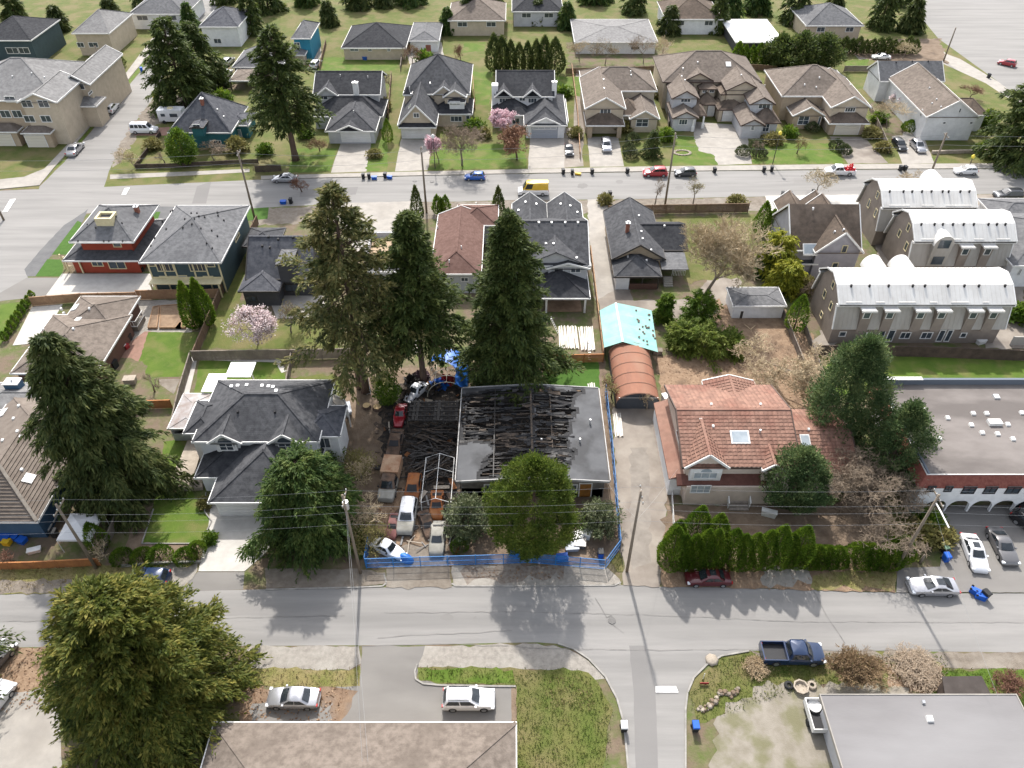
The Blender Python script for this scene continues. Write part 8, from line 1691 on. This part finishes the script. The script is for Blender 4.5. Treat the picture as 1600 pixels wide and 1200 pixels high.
# ------------------------------------------------------------------ fences
FC, FBR, FDK, FOR, FGY = mat('cedar_boards', (.36, .225, .13), .85, (.28, .17, .10), 1.5, bump=.2), mat('brown_boards', (.175, .115, .075), .9, (.12, .08, .055), 1.2, bump=.2), mat('dark_stained_boards', (.05, .037, .031), .85, (.085, .062, .05), 1.0, bump=.2), mat('orange_boards', (.40, .17, .06), .85, (.29, .12, .05), 1.0, bump=.2), mat('weathered_boards', (.22, .185, .15), .9, (.15, .125, .105), 1.0, bump=.2)
fence('board_fence', 'light cedar fence between the new houses and the brown bungalow', [(52, 478), (130, 472), (216, 470)], 1.6, FC, postm=FC); fence('board_fence', 'taller cedar fence behind the garden beds', [(217, 468), (280, 467), (345, 466)], 1.7, FC)
fence('board_fence', 'long brown fence running down the lot line beside the dark green house', [(404, 350), (346, 466), (306, 562)], 1.7, FBR); fence('board_fence', 'dark board fence behind the awning of the grey roofed house', [(303, 564), (452, 562), (556, 560)], 1.8, FGY); fence('board_fence', 'weathered side fence left of the grey roofed house', [(301, 566), (285, 620), (274, 668)], 1.7, FGY); fence('board_fence', 'short weathered fence at the back corner of the grey roofed house', [(458, 560), (449, 612)], 1.5, FGY)
fence('board_fence', 'orange fence behind the huge drooping cedar', [(200, 640), (270, 638)], 1.5, FOR); fence('board_fence', 'orange roadside fence in front of the blue house', [(-60, 892), (60, 889), (158, 884)], 1.3, FOR); fence('board_fence', 'orange fence along the bright turf behind the burnt roof', [(852, 568), (942, 566)], 1.5, FOR); fence('board_fence', 'new cedar fence beside the unfinished patio', [(922, 396), (931, 470), (942, 562)], 1.5, FC)
fence('board_fence', 'brown fence along the far street behind the small charcoal house', [(950, 336), (1040, 334), (1108, 333), (1168, 332)], 1.8, FBR); fence('board_fence', 'long dark panelled fence below the white townhouses', [(1273, 556), (1440, 558), (1640, 566)], 1.9, FDK); fence('board_fence', 'weathered side fence left of the nearer townhouses', [(1253, 510), (1270, 556), (1300, 640)], 1.3, FGY); fence('board_fence', 'weathered fence beside the white garden shed', [(1212, 470), (1262, 596)], 1.3, FGY)
fence('board_fence', 'low black fence round the teal cottage corner', [(213, 264), (268, 263), (355, 258), (404, 256)], 1.0, FDK); fence('board_fence', 'black side fence running up beside the teal cottage', [(214, 262), (252, 212)], 1.0, FDK)
for i_, (pts_, m_, lb) in enumerate([([(893, 108), (902, 180), (906, 248)], FC, 'pale fence between the grey garage drive and the open garage house'), ([(612, 120), (607, 186)], FBR, 'brown fence between the two charcoal roofed houses'), ([(738, 118), (742, 170), (735, 172)], FC, 'thin pale fence beside the stepped gable house'), ([(884, 116), (960, 114), (1036, 112)], FBR, 'brown fence behind the open garage house'), ([(1036, 112), (1044, 200)], FGY, 'fence between the tan houses left of the duplex'), ([(1358, 172), (1388, 240)], FGY, 'slanting fence right of the cream garage'), ([(510, 70), (500, 112)], FBR, 'brown fence behind the white car at the top'), ([(1152, 108), (1212, 112), (1216, 150)], FBR, 'fence behind the duplex roof'), ([(400, 270), (440, 268)], FDK, 'low dark retaining fence under the big bluish fir'), ([(632, 68), (626, 112)], FGY, 'fence left of the small white garage'), ([(1318, 112), (1370, 112)], FGY, 'fence behind the tan house with white window arch'), ([(166, 865), (205, 770)], FGY, 'thin fence beside the bed under the drooping cedar')]):
    fence('board_fence', lb, pts_, 1.4, m_)
fence('rail_fence', 'thin pale rail fence along the long driveway', [(946, 606), (958, 720), (970, 872)], 1.1, FGY, kind='rails', post=.08); fence('metal_fence', 'white metal fence at the front of the orange tile house', [(1040, 640), (1046, 720), (1052, 830)], .9, WHITE, kind='metal', post=.06); fence('board_fence', 'concrete grey fence at the back of the townhouse lot', [(1577, 540), (1640, 540)], 1.6, mat('pale_block', (.4, .38, .35), .9), cap=True)
q = thing('stone_planter', 'low stone retaining bed in front of the white gabled house', 'planter', anchor(1500, 240)); w = MB(); rn = random.Random(4); pa, pb = P(1455, 240), P(1550, 238)
for k in range(34):
    p = pa.lerp(pb, k / 34)
    for j in range(2): w = MB(); w.box(p.x + .02, p.x + (pb.x - pa.x) / 34 - .02, p.y - .25 + rn.uniform(-.04, .04), p.y + .2, j * .33, j * .33 + .31); w.build('stone', STONE, q)
# blue safety fence
NET = bpy.data.materials.new('blue_netting'); NET.use_nodes = True; n_ = NET.node_tree; bs = n_.nodes['Principled BSDF']; bs.inputs['Base Color'].default_value = (.03, .15, .4, 1); tr = n_.nodes.new('ShaderNodeBsdfTransparent'); mx = n_.nodes.new('ShaderNodeMixShader'); mx.inputs[0].default_value = .48; n_.links.new(tr.outputs[0], mx.inputs[1]); n_.links.new(bs.outputs[0], mx.inputs[2]); n_.links.new(mx.outputs[0], n_.nodes['Material Output'].inputs[0])
BLF = mat('blue_fence_frame', (.02, .16, .42), .5)
def netfence(label, pts, hgt=1.7):
    pts = [P(*a) for a in pts]; t = thing('safety_fence', label, 'safety fence', pts[0]); 
    for a, b in zip(pts[:-1], pts[1:]):
        n = max(1, round((b - a).length / 3)); up = Vector((0, 0, 1))
        for k in range(n):
            p, e = a.lerp(b, k / n), a.lerp(b, (k + 1) / n); q = MB(); N = 8
            V = []
            for i in range(N + 1):
                c = p.lerp(e, i / N); s = .07 * math.sin(i * 1.7 + k); d = Vector((-(e - p).y, (e - p).x, 0)).normalized() * s; V += [tuple(c + d + up * .12), tuple(c - d * .6 + up * (hgt - .06 * (1 - abs(i / N * 2 - 1))))]
            q.add(V, [(2 * i, 2 * i + 2, 2 * i + 3, 2 * i + 1) for i in range(N)]); q.build('netting', NET, t)
            q = MB(); q.tube([p, p + up * (hgt + .1)], .045, 6); q.build('post', BLF, t)
            q = MB(); q.bar(p + up * hgt, e + up * hgt, .05, .06); q.bar(p + up * .15, e + up * .15, .05, .06); q.bar(p + up * .9, e + up * .9, .04, .05); q.build('rail', BLF, t)
netfence('blue netting safety fence along the roadside of the burnt lot', [(573, 888), (700, 884), (830, 880), (944, 890)]); netfence('blue netting safety fence running back along the driveway', [(946, 888), (968, 858), (955, 700), (945, 612)]); netfence('short blue netting return at the left corner of the burnt lot', [(572, 886), (578, 850)])
netfence('thin blue strip of netting at the edge of the bright turf', [(846, 604), (844, 566)], 1.2)

# ------------------------------------------------------------------ poles and wires
pz = [(-43.6, 46.2, 10.6), (-15.8, 45.6, 12.7), (12.0, 45.8, 13.0), (40.3, 46.2, 12.0)]
lbs = ['leaning looking wooden pole behind the orange roadside fence', 'wooden pole with transformer in front of the feathery cedar', 'wooden pole between the blue fence and the long driveway', 'wooden pole with street light arm beside the parking lot']
for (x, y, H), lb, k in zip(pz, lbs, range(4)): pole(lb, x, y, H, can=k in (1,), lamp=False, arm=2.2, rz=math.pi / 2)
t = tag(MB().tube([(40.3, 46.0, 11.0), (39.9, 44.6, 11.6), (39.8, 42.6, 11.7)], .07, 6).build('street_light', WHITE), 'white curved street light arm on the parking lot pole', 'street light')
allp = [(-76, 46, 10.6)] + pz + [(72, 46.3, 11.5)]; wn = 0
nm = ['the left edge', 'the first pole', 'the transformer pole', 'the driveway pole', 'the parking lot pole', 'the right edge']
for k, (a, b) in enumerate(zip(allp[:-1], allp[1:])):
    for dy, dz, lev in ((-.9, -.4, 'outer top'), (.9, -.4, 'inner top'), (0, -2.6, 'middle'), (0, -4.4, 'lowest')): wire(f'{lev} wire spanning from {nm[k]} to {nm[k + 1]}', (a[0], a[1] + dy, a[2] + dz), (b[0], b[1] + dy, b[2] + dz), .5, .010, WIREN)
for i_, (a, b, lb) in enumerate([((-15.8, 45.6, 10.5), P(566, 1190, 6), 'service wire crossing the road from the transformer pole'), ((-15.8, 45.6, 9.8), P(575, 1190, 6), 'second service wire crossing the road beside the first'), ((40.3, 46.2, 10.5), P(1560, 1090, 5), 'service wire from the parking lot pole to the lower right roof'), ((12, 45.8, 8.5), (18.6, 57, 3.4), 'service wire from the driveway pole to the orange tile house'), ((12, 45.8, 9), (10.6, 55, 3.4), 'service wire from the driveway pole to the burnt house')]): wire(lb, a, b, .4, .010, WIREN)
fp = [(-45.1, 118.4, 12.4), (-15.1, 120.1, 12.2), (27.2, 121.7, 13.9), (77.2, 130.1, 10.2)]; fl = ['far street pole behind the dark green house', 'far street pole left of the red brown roof', 'tallest far street pole by the brown fence', 'far street pole behind the white townhouses']
for (x, y, H), lb in zip(fp, fl): pole(lb, x, y, H, arm=2.0, rz=math.pi / 2, r=.2)
ff = [(-100, 117, 12)] + fp + [(125, 131, 11)]
for k, (a, b) in enumerate(zip(ff[:-1], ff[1:])):
    for dz, lev in ((-.4, 'upper'), (-2.2, 'lower')): wire(f'{lev} far street wire, span {["from the left edge", "by the big firs", "over the red brown roof", "over the bare tan tree", "at the right edge"][k]}', (a[0], a[1], a[2] + dz), (b[0], b[1], b[2] + dz), .8, .018, WIREN)
pole('thin pole on the pavement beside the townhouses', P(176, 150).x, P(176, 150).y, 11, arm=0, r=.2); pole('short pole at the street corner on the left edge', P(6, 344).x, P(6, 344).y, 6, arm=0, r=.2); pole('pole beside the white houses at the top', P(1474, 96).x, P(1474, 96).y, 8, arm=0, r=.2); pole('wooden stub pole at the end of the parking lot bed', P(1437, 880).x, P(1437, 880).y, 1.5, arm=0)
def lampost(lb, px, py, hh, m_): 
    p = P(px, py); t = thing('lamp_post', lb, 'lamp post', p, 0, 'lamp posts of the far street', True); q = MB(); q.tube([(0, 0, 0), (0, 0, hh)], [.09, .06], 8); q.build('post', DARKW, t, (0, 0, 0)); q = MB(); q.lathe([(0, hh), (.3, hh + .1), (.34, hh + .5), (.15, hh + .75), (0, hh + .8)], 10); q.build('lamp_head', m_, t, (0, 0, 0))
lampost('lamp post with yellow globe on the duplex lawn', 1207, 257, 6.0, mat('yellow_globe', (.75, .6, .08), .4)); lampost('lamp post with white globe beside the pink blossom tree', 680, 264, 6.2, WHITE); lampost('small yellow topped lamp post near the white hatchback', 1515, 258, 1.4, MATS['yellow_globe'])

# ------------------------------------------------------------------ bins and yard things
BKB, BLB, GRB = mat('black_bin', (.02, .021, .023), .6), mat('blue_bin', (.012, .09, .42), .5), mat('green_lid', (.12, .2, .13), .6)
for px_, py_, m_, lb in [(568, 279, BKB, 'black bin left of the row before the white double garage'), (577, 279, BKB, 'second black bin in the row before the white double garage'), (602, 278, BKB, 'black bin right of the blue boxes'), (880, 272, BKB, 'black bin at the foot of the grey garage drive'), (894, 273, BKB, 'black bin next to a yellow patch'), (925, 272, BKB, 'black bin before the open garage house'), (980, 271, BKB, 'black bin left of the red hatchback'), (1116, 270, BKB, 'black bin right of the black hatchback'), (1193, 269, BKB, 'black bin before the duplex lawn'), (1205, 268, BKB, 'black bin by the yellow lamp post'), (1406, 267, BKB, 'left bin of the pair below the two parked cars'), (1413, 267, BKB, 'right bin of the pair below the two parked cars'), (455, 318, BKB, 'black bin across the street from the silver sedan'), (953, 307, BKB, 'black bin at the top of the concrete lane'), (1222, 308, BKB, 'left bin on the forecourt of the tall lavender house'), (1234, 308, BKB, 'second bin on the forecourt of the tall lavender house'), (1270, 305, BKB, 'third bin behind the tall lavender house'), (1494, 307, BKB, 'left bin of the cluster behind the townhouses'), (1502, 307, BKB, 'right bin of the cluster behind the townhouses'), (243, 158, BKB, 'black bin with yellow lid by the side street'), (222, 112, BLB, 'blue bin far up the side street'), (1544, 122, BKB, 'bin on the pavement at the top right')]: wheelie(lb, px_, py_, m_, rz=RN.uniform(-.3, .3), lid=MATS['yellow_globe'] if 'yellow lid' in lb else None)
wheelie('black bin standing in the parking lot mouth', 1537, 934, BKB, rz=.4, group=None); wheelie('first blue bin lying in the parking lot mouth', 1513, 922, BLB, rz=.8, group=None, fall=True); wheelie('second blue bin lying beside the first', 1521, 932, BLB, rz=1.2, group=None, fall=True); wheelie('bin with green lid beside the lot planting bed', 1473, 862, BKB, GRB, rz=.2, group=None); wheelie('blue bin under the green lidded bin by the bed', 1476, 876, BLB, rz=.1, group=None)
wheelie('black bin with white lid on the corner pavement at the bottom', 974, 1140, BKB, WHITE, group=None); wheelie('blue black bin on the right corner at the bottom', 1085, 1140, BKB, BLB, group=None); wheelie('bin beside the burnt house front garden', 938, 870, BLB, BKB, group=None); wheelie('black bin by the wall of the blue house', 88, 838, BKB, group=None)
def box_thing(name, lb, cat, px, py, dims, m_, z=0.0, rz=0.0, group=None, lid=None):
    p = P(px, py); t = thing(name, lb, cat, (p.x, p.y, z), rz, group, True); a, b, c = dims; q = MB(); q.add([(-a*.46,-b*.46,0),(a*.46,-b*.46,0),(a*.46,b*.46,0),(-a*.46,b*.46,0),(-a/2,-b/2,c),(a/2,-b/2,c),(a/2,b/2,c),(-a/2,b/2,c)], [(0,3,2,1),(4,5,6,7),(0,1,5,4),(1,2,6,5),(2,3,7,6),(3,0,4,7)]); q.build('body', m_, t, (0, 0, 0))
    q = MB(); q.box(-a * .53, a * .53, -b * .53, b * .53, c + .002, c + .08); q.build('lid', lid or m_, t, (0, 0, 0)); return t
YP = mat('yellow_plastic', (.6, .38, .02), .5)
for px_, py_, d, m_, lb in [(585, 280, (1, .6, .5), BLB, 'left blue recycling box before the white double garage'), (609, 279, (.9, .6, .5), BLB, 'right blue recycling box before the white double garage'), (443, 318, (1, .8, .5), BLB, 'blue recycling box across from the silver sedan'), (903, 273, (1.1, .5, .3), YP, 'yellow box on the far kerb'), (10, 842, (1.4, .8, .7), BLB, 'blue plastic toy against the blue house wall'), (13, 850, (.8, .7, .6), YP, 'yellow plastic toy against the blue house wall'), (24, 842, (1, .8, .6), BLB, 'second blue plastic toy by the blue house wall'), (36, 847, (.9, .8, .5), BLB, 'third blue plastic toy by the blue house wall'), (55, 862, (1.3, .6, .4), WHITE, 'small white tub behind the orange roadside fence'), (200, 532, (1.1, .9, 1.0), BLK, 'black barbecue on the red paver path'), (202, 522, (1.2, .9, .9), BLK, 'covered black grill beside the white trellis'), (190, 546, (1.3, .9, .7), WHITE, 'white garden box by the brown bungalow'), (197, 544, (.9, .7, .6), PRd, 'red chair by the brown bungalow'), (178, 574, (1.2, 1.0, 1.1), BLK, 'black crate with yellow lid by the brown bungalow wall'), (205, 598, (1.5, 1.0, .8), STONE, 'pale stone planter at the end of the paver path'), (220, 424, (1.0, .6, .6), BLK, 'black heat pump on the new concrete pad'), (206, 422, (.8, .7, .7), WHITE, 'white cooler box on the new concrete pad'), (540, 642, (1.4, 2.0, .5), GDG, 'grey covered lump beside the railed balcony'), (900, 842, (1.2, 1, .7), WHITE, 'white discarded appliance left in the burnt front garden'), (914, 838, (1.3, .9, .8), WHITE, 'white discarded box right in the burnt front garden'), (893, 856, (1.4, 1.2, .5), GDG, 'grey discarded cover in the burnt front garden'), (906, 852, (1.2, 1.1, .6), PGy, 'dark grey discarded bin in the burnt front garden'), (804, 866, (1, .8, .5), BLB, 'blue tub behind the safety fence by the cypress'), (878, 874, (1.2, .8, .5), BLB, 'blue crate right of the cypress'), (1305, 532, (1.6, .7, .5), BLB, 'blue tarp roll at the end of the townhouse patio'), (1516, 530, (1.1, .9, .9), BLK, 'dark patio furniture at the townhouse end'), (1540, 526, (1, .9, 1.1), GDG, 'grey patio heater box at the townhouse end'), (1531, 536, (1.3, .8, .6), WHITE, 'white patio chair stack at the townhouse end'), (1200, 806, (1.6, .6, .8), WHITE, 'white bench behind the front hedge'), (1590, 790, (1, .8, .6), BLK, 'dark planter box under the arches'), (1040, 628, (1, 1, 1.1), WHITE, 'white lattice box behind the orange tile house'), (1027, 552, (1.2, .8, .6), FGY, 'timber box beside the turquoise roof'), (570, 93, (1.4, .8, .7), PBl, 'blue tub on the lawn of the white bungalow'), (585, 92, (1.6, .8, .7), WHITE, 'white tub on the lawn of the white bungalow'), (1005, 1140, (.1, .1, .1), DARKW, '')]:
    if lb: box_thing('garden_box' if 'toy' not in lb else 'plastic_toy', lb, 'toy' if 'toy' in lb else 'box', px_, py_, d, m_, rz=RN.uniform(-.4, .4))
# gazebo, trellis, sheds, quonset, turquoise roof, raised beds, lumber
t = thing('gazebo', 'white pop-up gazebo beside the drooping cedar', 'gazebo', anchor(137, 838)); p = P(137, 842); a = 1.75; q = MB(); q.add([(p.x - a, p.y - a, 2.2), (p.x + a, p.y - a, 2.2), (p.x + a, p.y + a, 2.2), (p.x - a, p.y + a, 2.2), (p.x, p.y, 3.1)] + [(p.x + sx * (a + .02), p.y + sy * (a + .02), 1.95) for sx, sy in ((-1, -1), (1, -1), (1, 1), (-1, 1))], [(0, 1, 4), (1, 2, 4), (2, 3, 4), (3, 0, 4), (5, 6, 1, 0), (6, 7, 2, 1), (7, 8, 3, 2), (8, 5, 0, 3)]); q.build('canopy', mat('white_canvas', (.75, .75, .76), .8, trans=.25), t)
for sx in (-a, a):
    for sy in (-a, a): q = MB(); q.tube([(p.x + sx, p.y + sy, 0), (p.x + sx, p.y + sy, 2.1)], .04, 6); q.build('leg', WHITE, t)
t = thing('deck', 'white railed deck beside the brown bungalow', 'deck', anchor(216, 512)); a, b = P(200, 518), P(228, 500); q = MB(); q.box(a.x, b.x, a.y, b.y, 0, .8); q.build('floor', FGY, t); rails('', '', [(a.x, a.y), (b.x, a.y), (b.x, b.y)], .8, 1.0, par=t)
for i_, pl in enumerate([[(252, 480), (292, 477), (287, 492), (284, 514), (250, 514)], [(291, 488), (300, 487), (296, 502), (284, 502)], [(281, 506), (294, 505), (290, 514), (275, 514)], [(240, 482), (250, 480), (246, 514), (232, 514)], [(300, 478), (306, 478), (305, 512), (295, 513)]]):
    p = [P(*k) for k in pl]; t = thing('raised_bed', ['big raised bed of bare soil', 'small upper raised bed with grass', 'small lower raised bed with grass', 'narrow raised bed nearest the bungalow', 'narrow raised bed beside the columnar cedars'][i_] + ' in the garden', 'raised bed', p[0])
    for a, b in zip(p, p[1:] + p[:1]): q = MB(); q.bar(a + Vector((0, 0, .18)), b + Vector((0, 0, .18)), .1, .36); q.build('board', FC, t)
    q = MB(); q.poly(*[(a.x, a.y, .25) for a in p]); q.build('soil', [LEAFY, LAWN2, LAWN2, LEAFY, SOIL][i_], t)
TQ = mat('turquoise_sheet', (.19, .38, .345), .6, (.26, .45, .41), .6, bump=.2, bscale=2, lines=('Y', .5, .5), col3=(.14, .36, .33), scale3=.5, mix3=.4); t = thing('tarp_shelter', 'turquoise sheeted gable shelter with puckered right slope', 'shelter', anchor(985, 530))
A, B_, C_, D_, E_, F_ = P(944, 543, 2.2), P(973, 534, 3.3), P(1028, 550, 2.2), P(937, 485, 2.2), P(962, 473, 3.3), P(1018, 485, 2.2); q = MB(); N = 10
def sl(a, b, c, d):
    V = []
    for i in range(N + 1):
        for j in range(N + 1):
            p = a.lerp(b, i / N).lerp(d.lerp(c, i / N), j / N); V.append((p.x, p.y, p.z + .06 * math.sin(j * 2.1) * math.sin(math.pi * i / N)))
    q.add(V, [(i * (N + 1) + j, (i + 1) * (N + 1) + j, (i + 1) * (N + 1) + j + 1, i * (N + 1) + j + 1) for i in range(N) for j in range(N)])
sl(A, B_, E_, D_); sl(B_, C_, F_, E_); q.build('roof', TQ, t); q = MB()
for a in (A, C_, D_, F_): q.tube([(a.x, a.y, 0), a], .06, 6)
q.build('posts', FGY, t); q = MB(); q.bar(B_, E_, .25, .08); q.build('ridge_cap', mat('pale_turquoise', (.5, .66, .62), .5), t)
q = MB()
for k in range(26): p = C_.lerp(F_, RN.random()).lerp(B_.lerp(E_, RN.random()), RN.random() * .5); q.box(p.x - .12, p.x + .12, p.y - .1, p.y + .1, p.z + .05, p.z + .14)
tag(q.build('fallen_twig', BARK, t), kind='stuff')
QR = mat('rusty_orange_sheet', (.26, .118, .072), .8, (.20, .09, .058), .8, detail=8, lines=('X', .8, .6), bump=.15, col3=(.34, .21, .14), scale3=.4, mix3=.5, stretch=(1, .3, 1)); t = thing('quonset_shed', 'barrel roofed shed in rusty orange sheet with a dark arched front', 'shed', anchor(992, 638)); p = P(964, 639); e = P(1026, 639); yf = P(992, 560).y; m_ = (p.x + e.x) / 2; rr = (e.x - p.x) / 2 + .2; q = MB(); q.smooth = True; N = 16
arc = [(m_ + rr * math.cos(math.pi * i / N), 1.2 + 1.75 * math.sin(math.pi * i / N)) for i in range(N + 1)]; q.add([(x, p.y - .3, z) for x, z in arc] + [(x, yf, z) for x, z in arc], [(i, N + 1 + i, N + 2 + i, i + 1) for i in range(N)]); ro = q.build('roof', QR, t)
for k in range(6): q = MB(); q.tube([(m_ + (rr + .02) * math.cos(math.pi * i / N), p.y - .2 + (yf - p.y) * k / 5, 1.22 + 1.77 * math.sin(math.pi * i / N)) for i in range(N + 1)], .035, 4); q.build('roof_seam', CREAM if 0 else mat('pale_seam', (.45, .3, .22), .7), ro)
q = MB(); q.poly(*([(m_ - rr + .1, p.y, 0), (m_ + rr - .1, p.y, 0)] + [(m_ + (rr - .1) * math.cos(math.pi * i / N), p.y, 1.2 + 1.65 * math.sin(math.pi * i / N)) for i in range(N + 1)])); q.build('front_wall', mat('dark_slate_door', (.05, .058, .07), .6, (.07, .078, .09), .7), t); q = MB(); q.box(m_ - rr, m_ - rr + .12, p.y + .05, yf, 0, 1.2); q.box(m_ + rr - .12, m_ + rr, p.y + .05, yf, 0, 1.2); q.box(m_ - rr + .13, m_ + rr - .13, yf - .2, yf - .05, 0, 1.9); q.build('side_wall', W_DG, t); q = MB(); q.bar((m_ - rr * .9, p.y - .04, 2.0), (m_ + rr * .9, p.y - .04, 2.0), .06, .1); q.build('door_track', METV, t)
t = thing('shed', 'dark brown shed with angled side at the lower right', 'shed', anchor(1500, 1085)); a = [P(1472, 1057, 2.2), P(1534, 1056, 2.2), P(1552, 1092, 2.2), P(1478, 1092, 2.2)]; bk = P(1458, 1090, 0); q = MB(); q.add([(v.x, v.y, 2.2) for v in a] + [(v.x, v.y, 2.1) for v in a], [(3, 2, 1, 0), (4, 5, 6, 7), (0, 1, 5, 4), (1, 2, 6, 5), (2, 3, 7, 6), (3, 0, 4, 7)]); q.build('roof', S_BR if 0 else mat('dark_felt', (.045, .037, .033), .9, (.06, .05, .045), 1), t); c_ = [a[0].lerp(a[2], .06), a[1].lerp(a[3], .06), a[2].lerp(a[0], .06), a[3].lerp(a[1], .06)]; q = MB(); q.add([(v.x, v.y, 0) for v in c_] + [(v.x, v.y, 2.09) for v in c_], [(0, 1, 5, 4), (1, 2, 6, 5), (2, 3, 7, 6), (3, 0, 4, 7)]); q.build('wall', FDK, t)
LUM = mat('white_lumber', (.62, .59, .54), .7, (.5, .46, .4), 2)
for i_, (px_, py_, n, L_, lb) in enumerate([(888, 528, 16, 5.0, 'stack of white lumber on the unfinished patio ground'), (917, 530, 12, 5.2, 'second stack of white lumber beside the cedar fence'), (650, 538, 10, 4, 'pile of white boards behind the big firs'), (760, 545, 8, 6, 'white boards lying behind the broad dark fir'), (966, 665, 6, 4, 'leaning white planks beside the long driveway'), (926, 612, 5, 3, 'white battens at the corner of the bright turf')]):
    p = P(px_, py_); t = thing('lumber_stack', lb, 'lumber', p)
    for k in range(n): q = MB(); x = p.x - n * .08 + k * .17; an = RN.gauss(0, .06); z = .05 + .1 * (k % 3); q.bar((x - an, p.y - L_ / 2, z), (x + an, p.y + L_ / 2, z + RN.uniform(0, .08)), .14, .06); q.build('plank', LUM, t)
for i_, (px_, py_, rz_, lb) in enumerate([(920, 560, .1, 'aluminium ladder on the orange fence beside the turf'), (576, 612, .2, 'aluminium ladder leaning at the fir trunk'), (866, 520, 1.3, 'timber frame lying on the unfinished patio')]):
    p = P(px_, py_); t = thing('ladder', lb, 'ladder', p, rz_, None, True)
    for sx in (-.22, .22): q = MB(); q.bar((sx, -.6, 0), (sx, .6, 2.6), .05, .07); q.build('rail', METV, t, (0, 0, 0))
    for k in range(8): q = MB(); f = (k + .5) / 8; q.bar((-.2, -.6 + 1.2 * f, 2.6 * f), (.2, -.6 + 1.2 * f, 2.6 * f), .04, .04); q.build('rung', METV, t, (0, 0, 0))
t = thing('planter_tub', 'octagonal stone tub on the cracked courtyard', 'planter', anchor(1250, 1078)); p = P(1250, 1076); q = MB(); q.lathe([(.6, 0), (.72, .45), (.58, .45), (.5, .2), (0, .2)], 8, p[:2]); q.build('tub', STONE, t)
for px_, py_, lb in ((1232, 1072, 'left black tyre on the courtyard'), (1268, 1072, 'small stone pot right of the octagonal tub')): p = P(px_, py_); q = MB(); q.smooth = True; q.lathe([(.2, .05), (.38, 0), (.45, .15), (.38, .3), (.2, .25)], 14, p[:2]); o = q.build('tyre' if 'tyre' in lb else 'pot', TYRE if 'tyre' in lb else STONE); tag(o, lb, 'tyre' if 'tyre' in lb else 'pot')
t = thing('utility_trailer', 'white framed trailer full of scrap beside the flat grey roof', 'trailer', anchor(1278, 1118)); a, b = P(1266, 1150), P(1290, 1100); q = MB(); q.box(a.x, b.x, a.y, b.y, .5, .6); q.build('floor', BLK, t)
for bx_ in ((a.x, b.x, a.y, a.y + .08), (a.x, b.x, b.y - .08, b.y), (a.x, a.x + .08, a.y + .09, b.y - .09), (b.x - .08, b.x, a.y + .09, b.y - .09)): q = MB(); q.box(*bx_, .6, 1.3); q.build('side_panel', WHITE, t)
q = MB(); q.tube([(a.x - .1, a.y + 1, .35), (a.x + .15, a.y + 1, .35)], .35, 12); q.build('wheel', TYRE, t); p = P(1272, 1104, .7); q = MB(); q.lathe([(.55, .62), (.6, .9), (.3, .95), (0, .9)], 12, p[:2]); o = q.build('white_basin', WHITE); tag(o, 'white basin lying in the scrap trailer', 'basin')
t = thing('rubble_wall', 'low broken stone wall curving around the courtyard grass', 'stone wall', anchor(1130, 1095))
for k in range(46): f = k / 45; p = P(1092 + 62 * f, 1108 - 34 * f + 6 * math.sin(f * 9)); q = MB(); s = RN.uniform(.12, .3); q.lathe([(s * .8, 0), (s, s * .5), (s * .6, s), (0, s * 1.05)], 6, (p.x + RN.gauss(0, .15), p.y + RN.gauss(0, .15))); q.build('stone', RN.choice([STONE, BARKG, SOIL]), t)
p = P(1112, 1032); q = MB(); q.smooth = True; q.lathe([(.6, 0), (.65, .15), (.45, .3), (0, .36)], 7, p[:2]); o = q.build('boulder', STONE); tag(o, 'flat boulder at the corner of the side road', 'boulder')
t = thing('corner_sign', 'small white and red sign lying in the corner grass', 'sign', anchor(1098, 1062)); p = P(1098, 1062); q = MB(); q.tube([(p.x, p.y, 0), (p.x, p.y, 1.2)], .03, 6); q.build('post', WHITE, t); q = MB(); q.box(p.x - .4, p.x + .4, p.y - .5, p.y - .46, .1, .4); q.build('board', PRd, t)
t = thing('stone_ring', 'oval stone edged bed on the duplex lawn', 'garden bed', anchor(1066, 239)); p = P(1066, 239)
for k in range(18): a = 2 * math.pi * k / 18; q = MB(); q.lathe([(.26, 0), (.3, .15), (0, .3)], 6, (p.x + 1.6 * math.cos(a), p.y + 1.1 * math.sin(a))); q.build('stone', STONE, t)
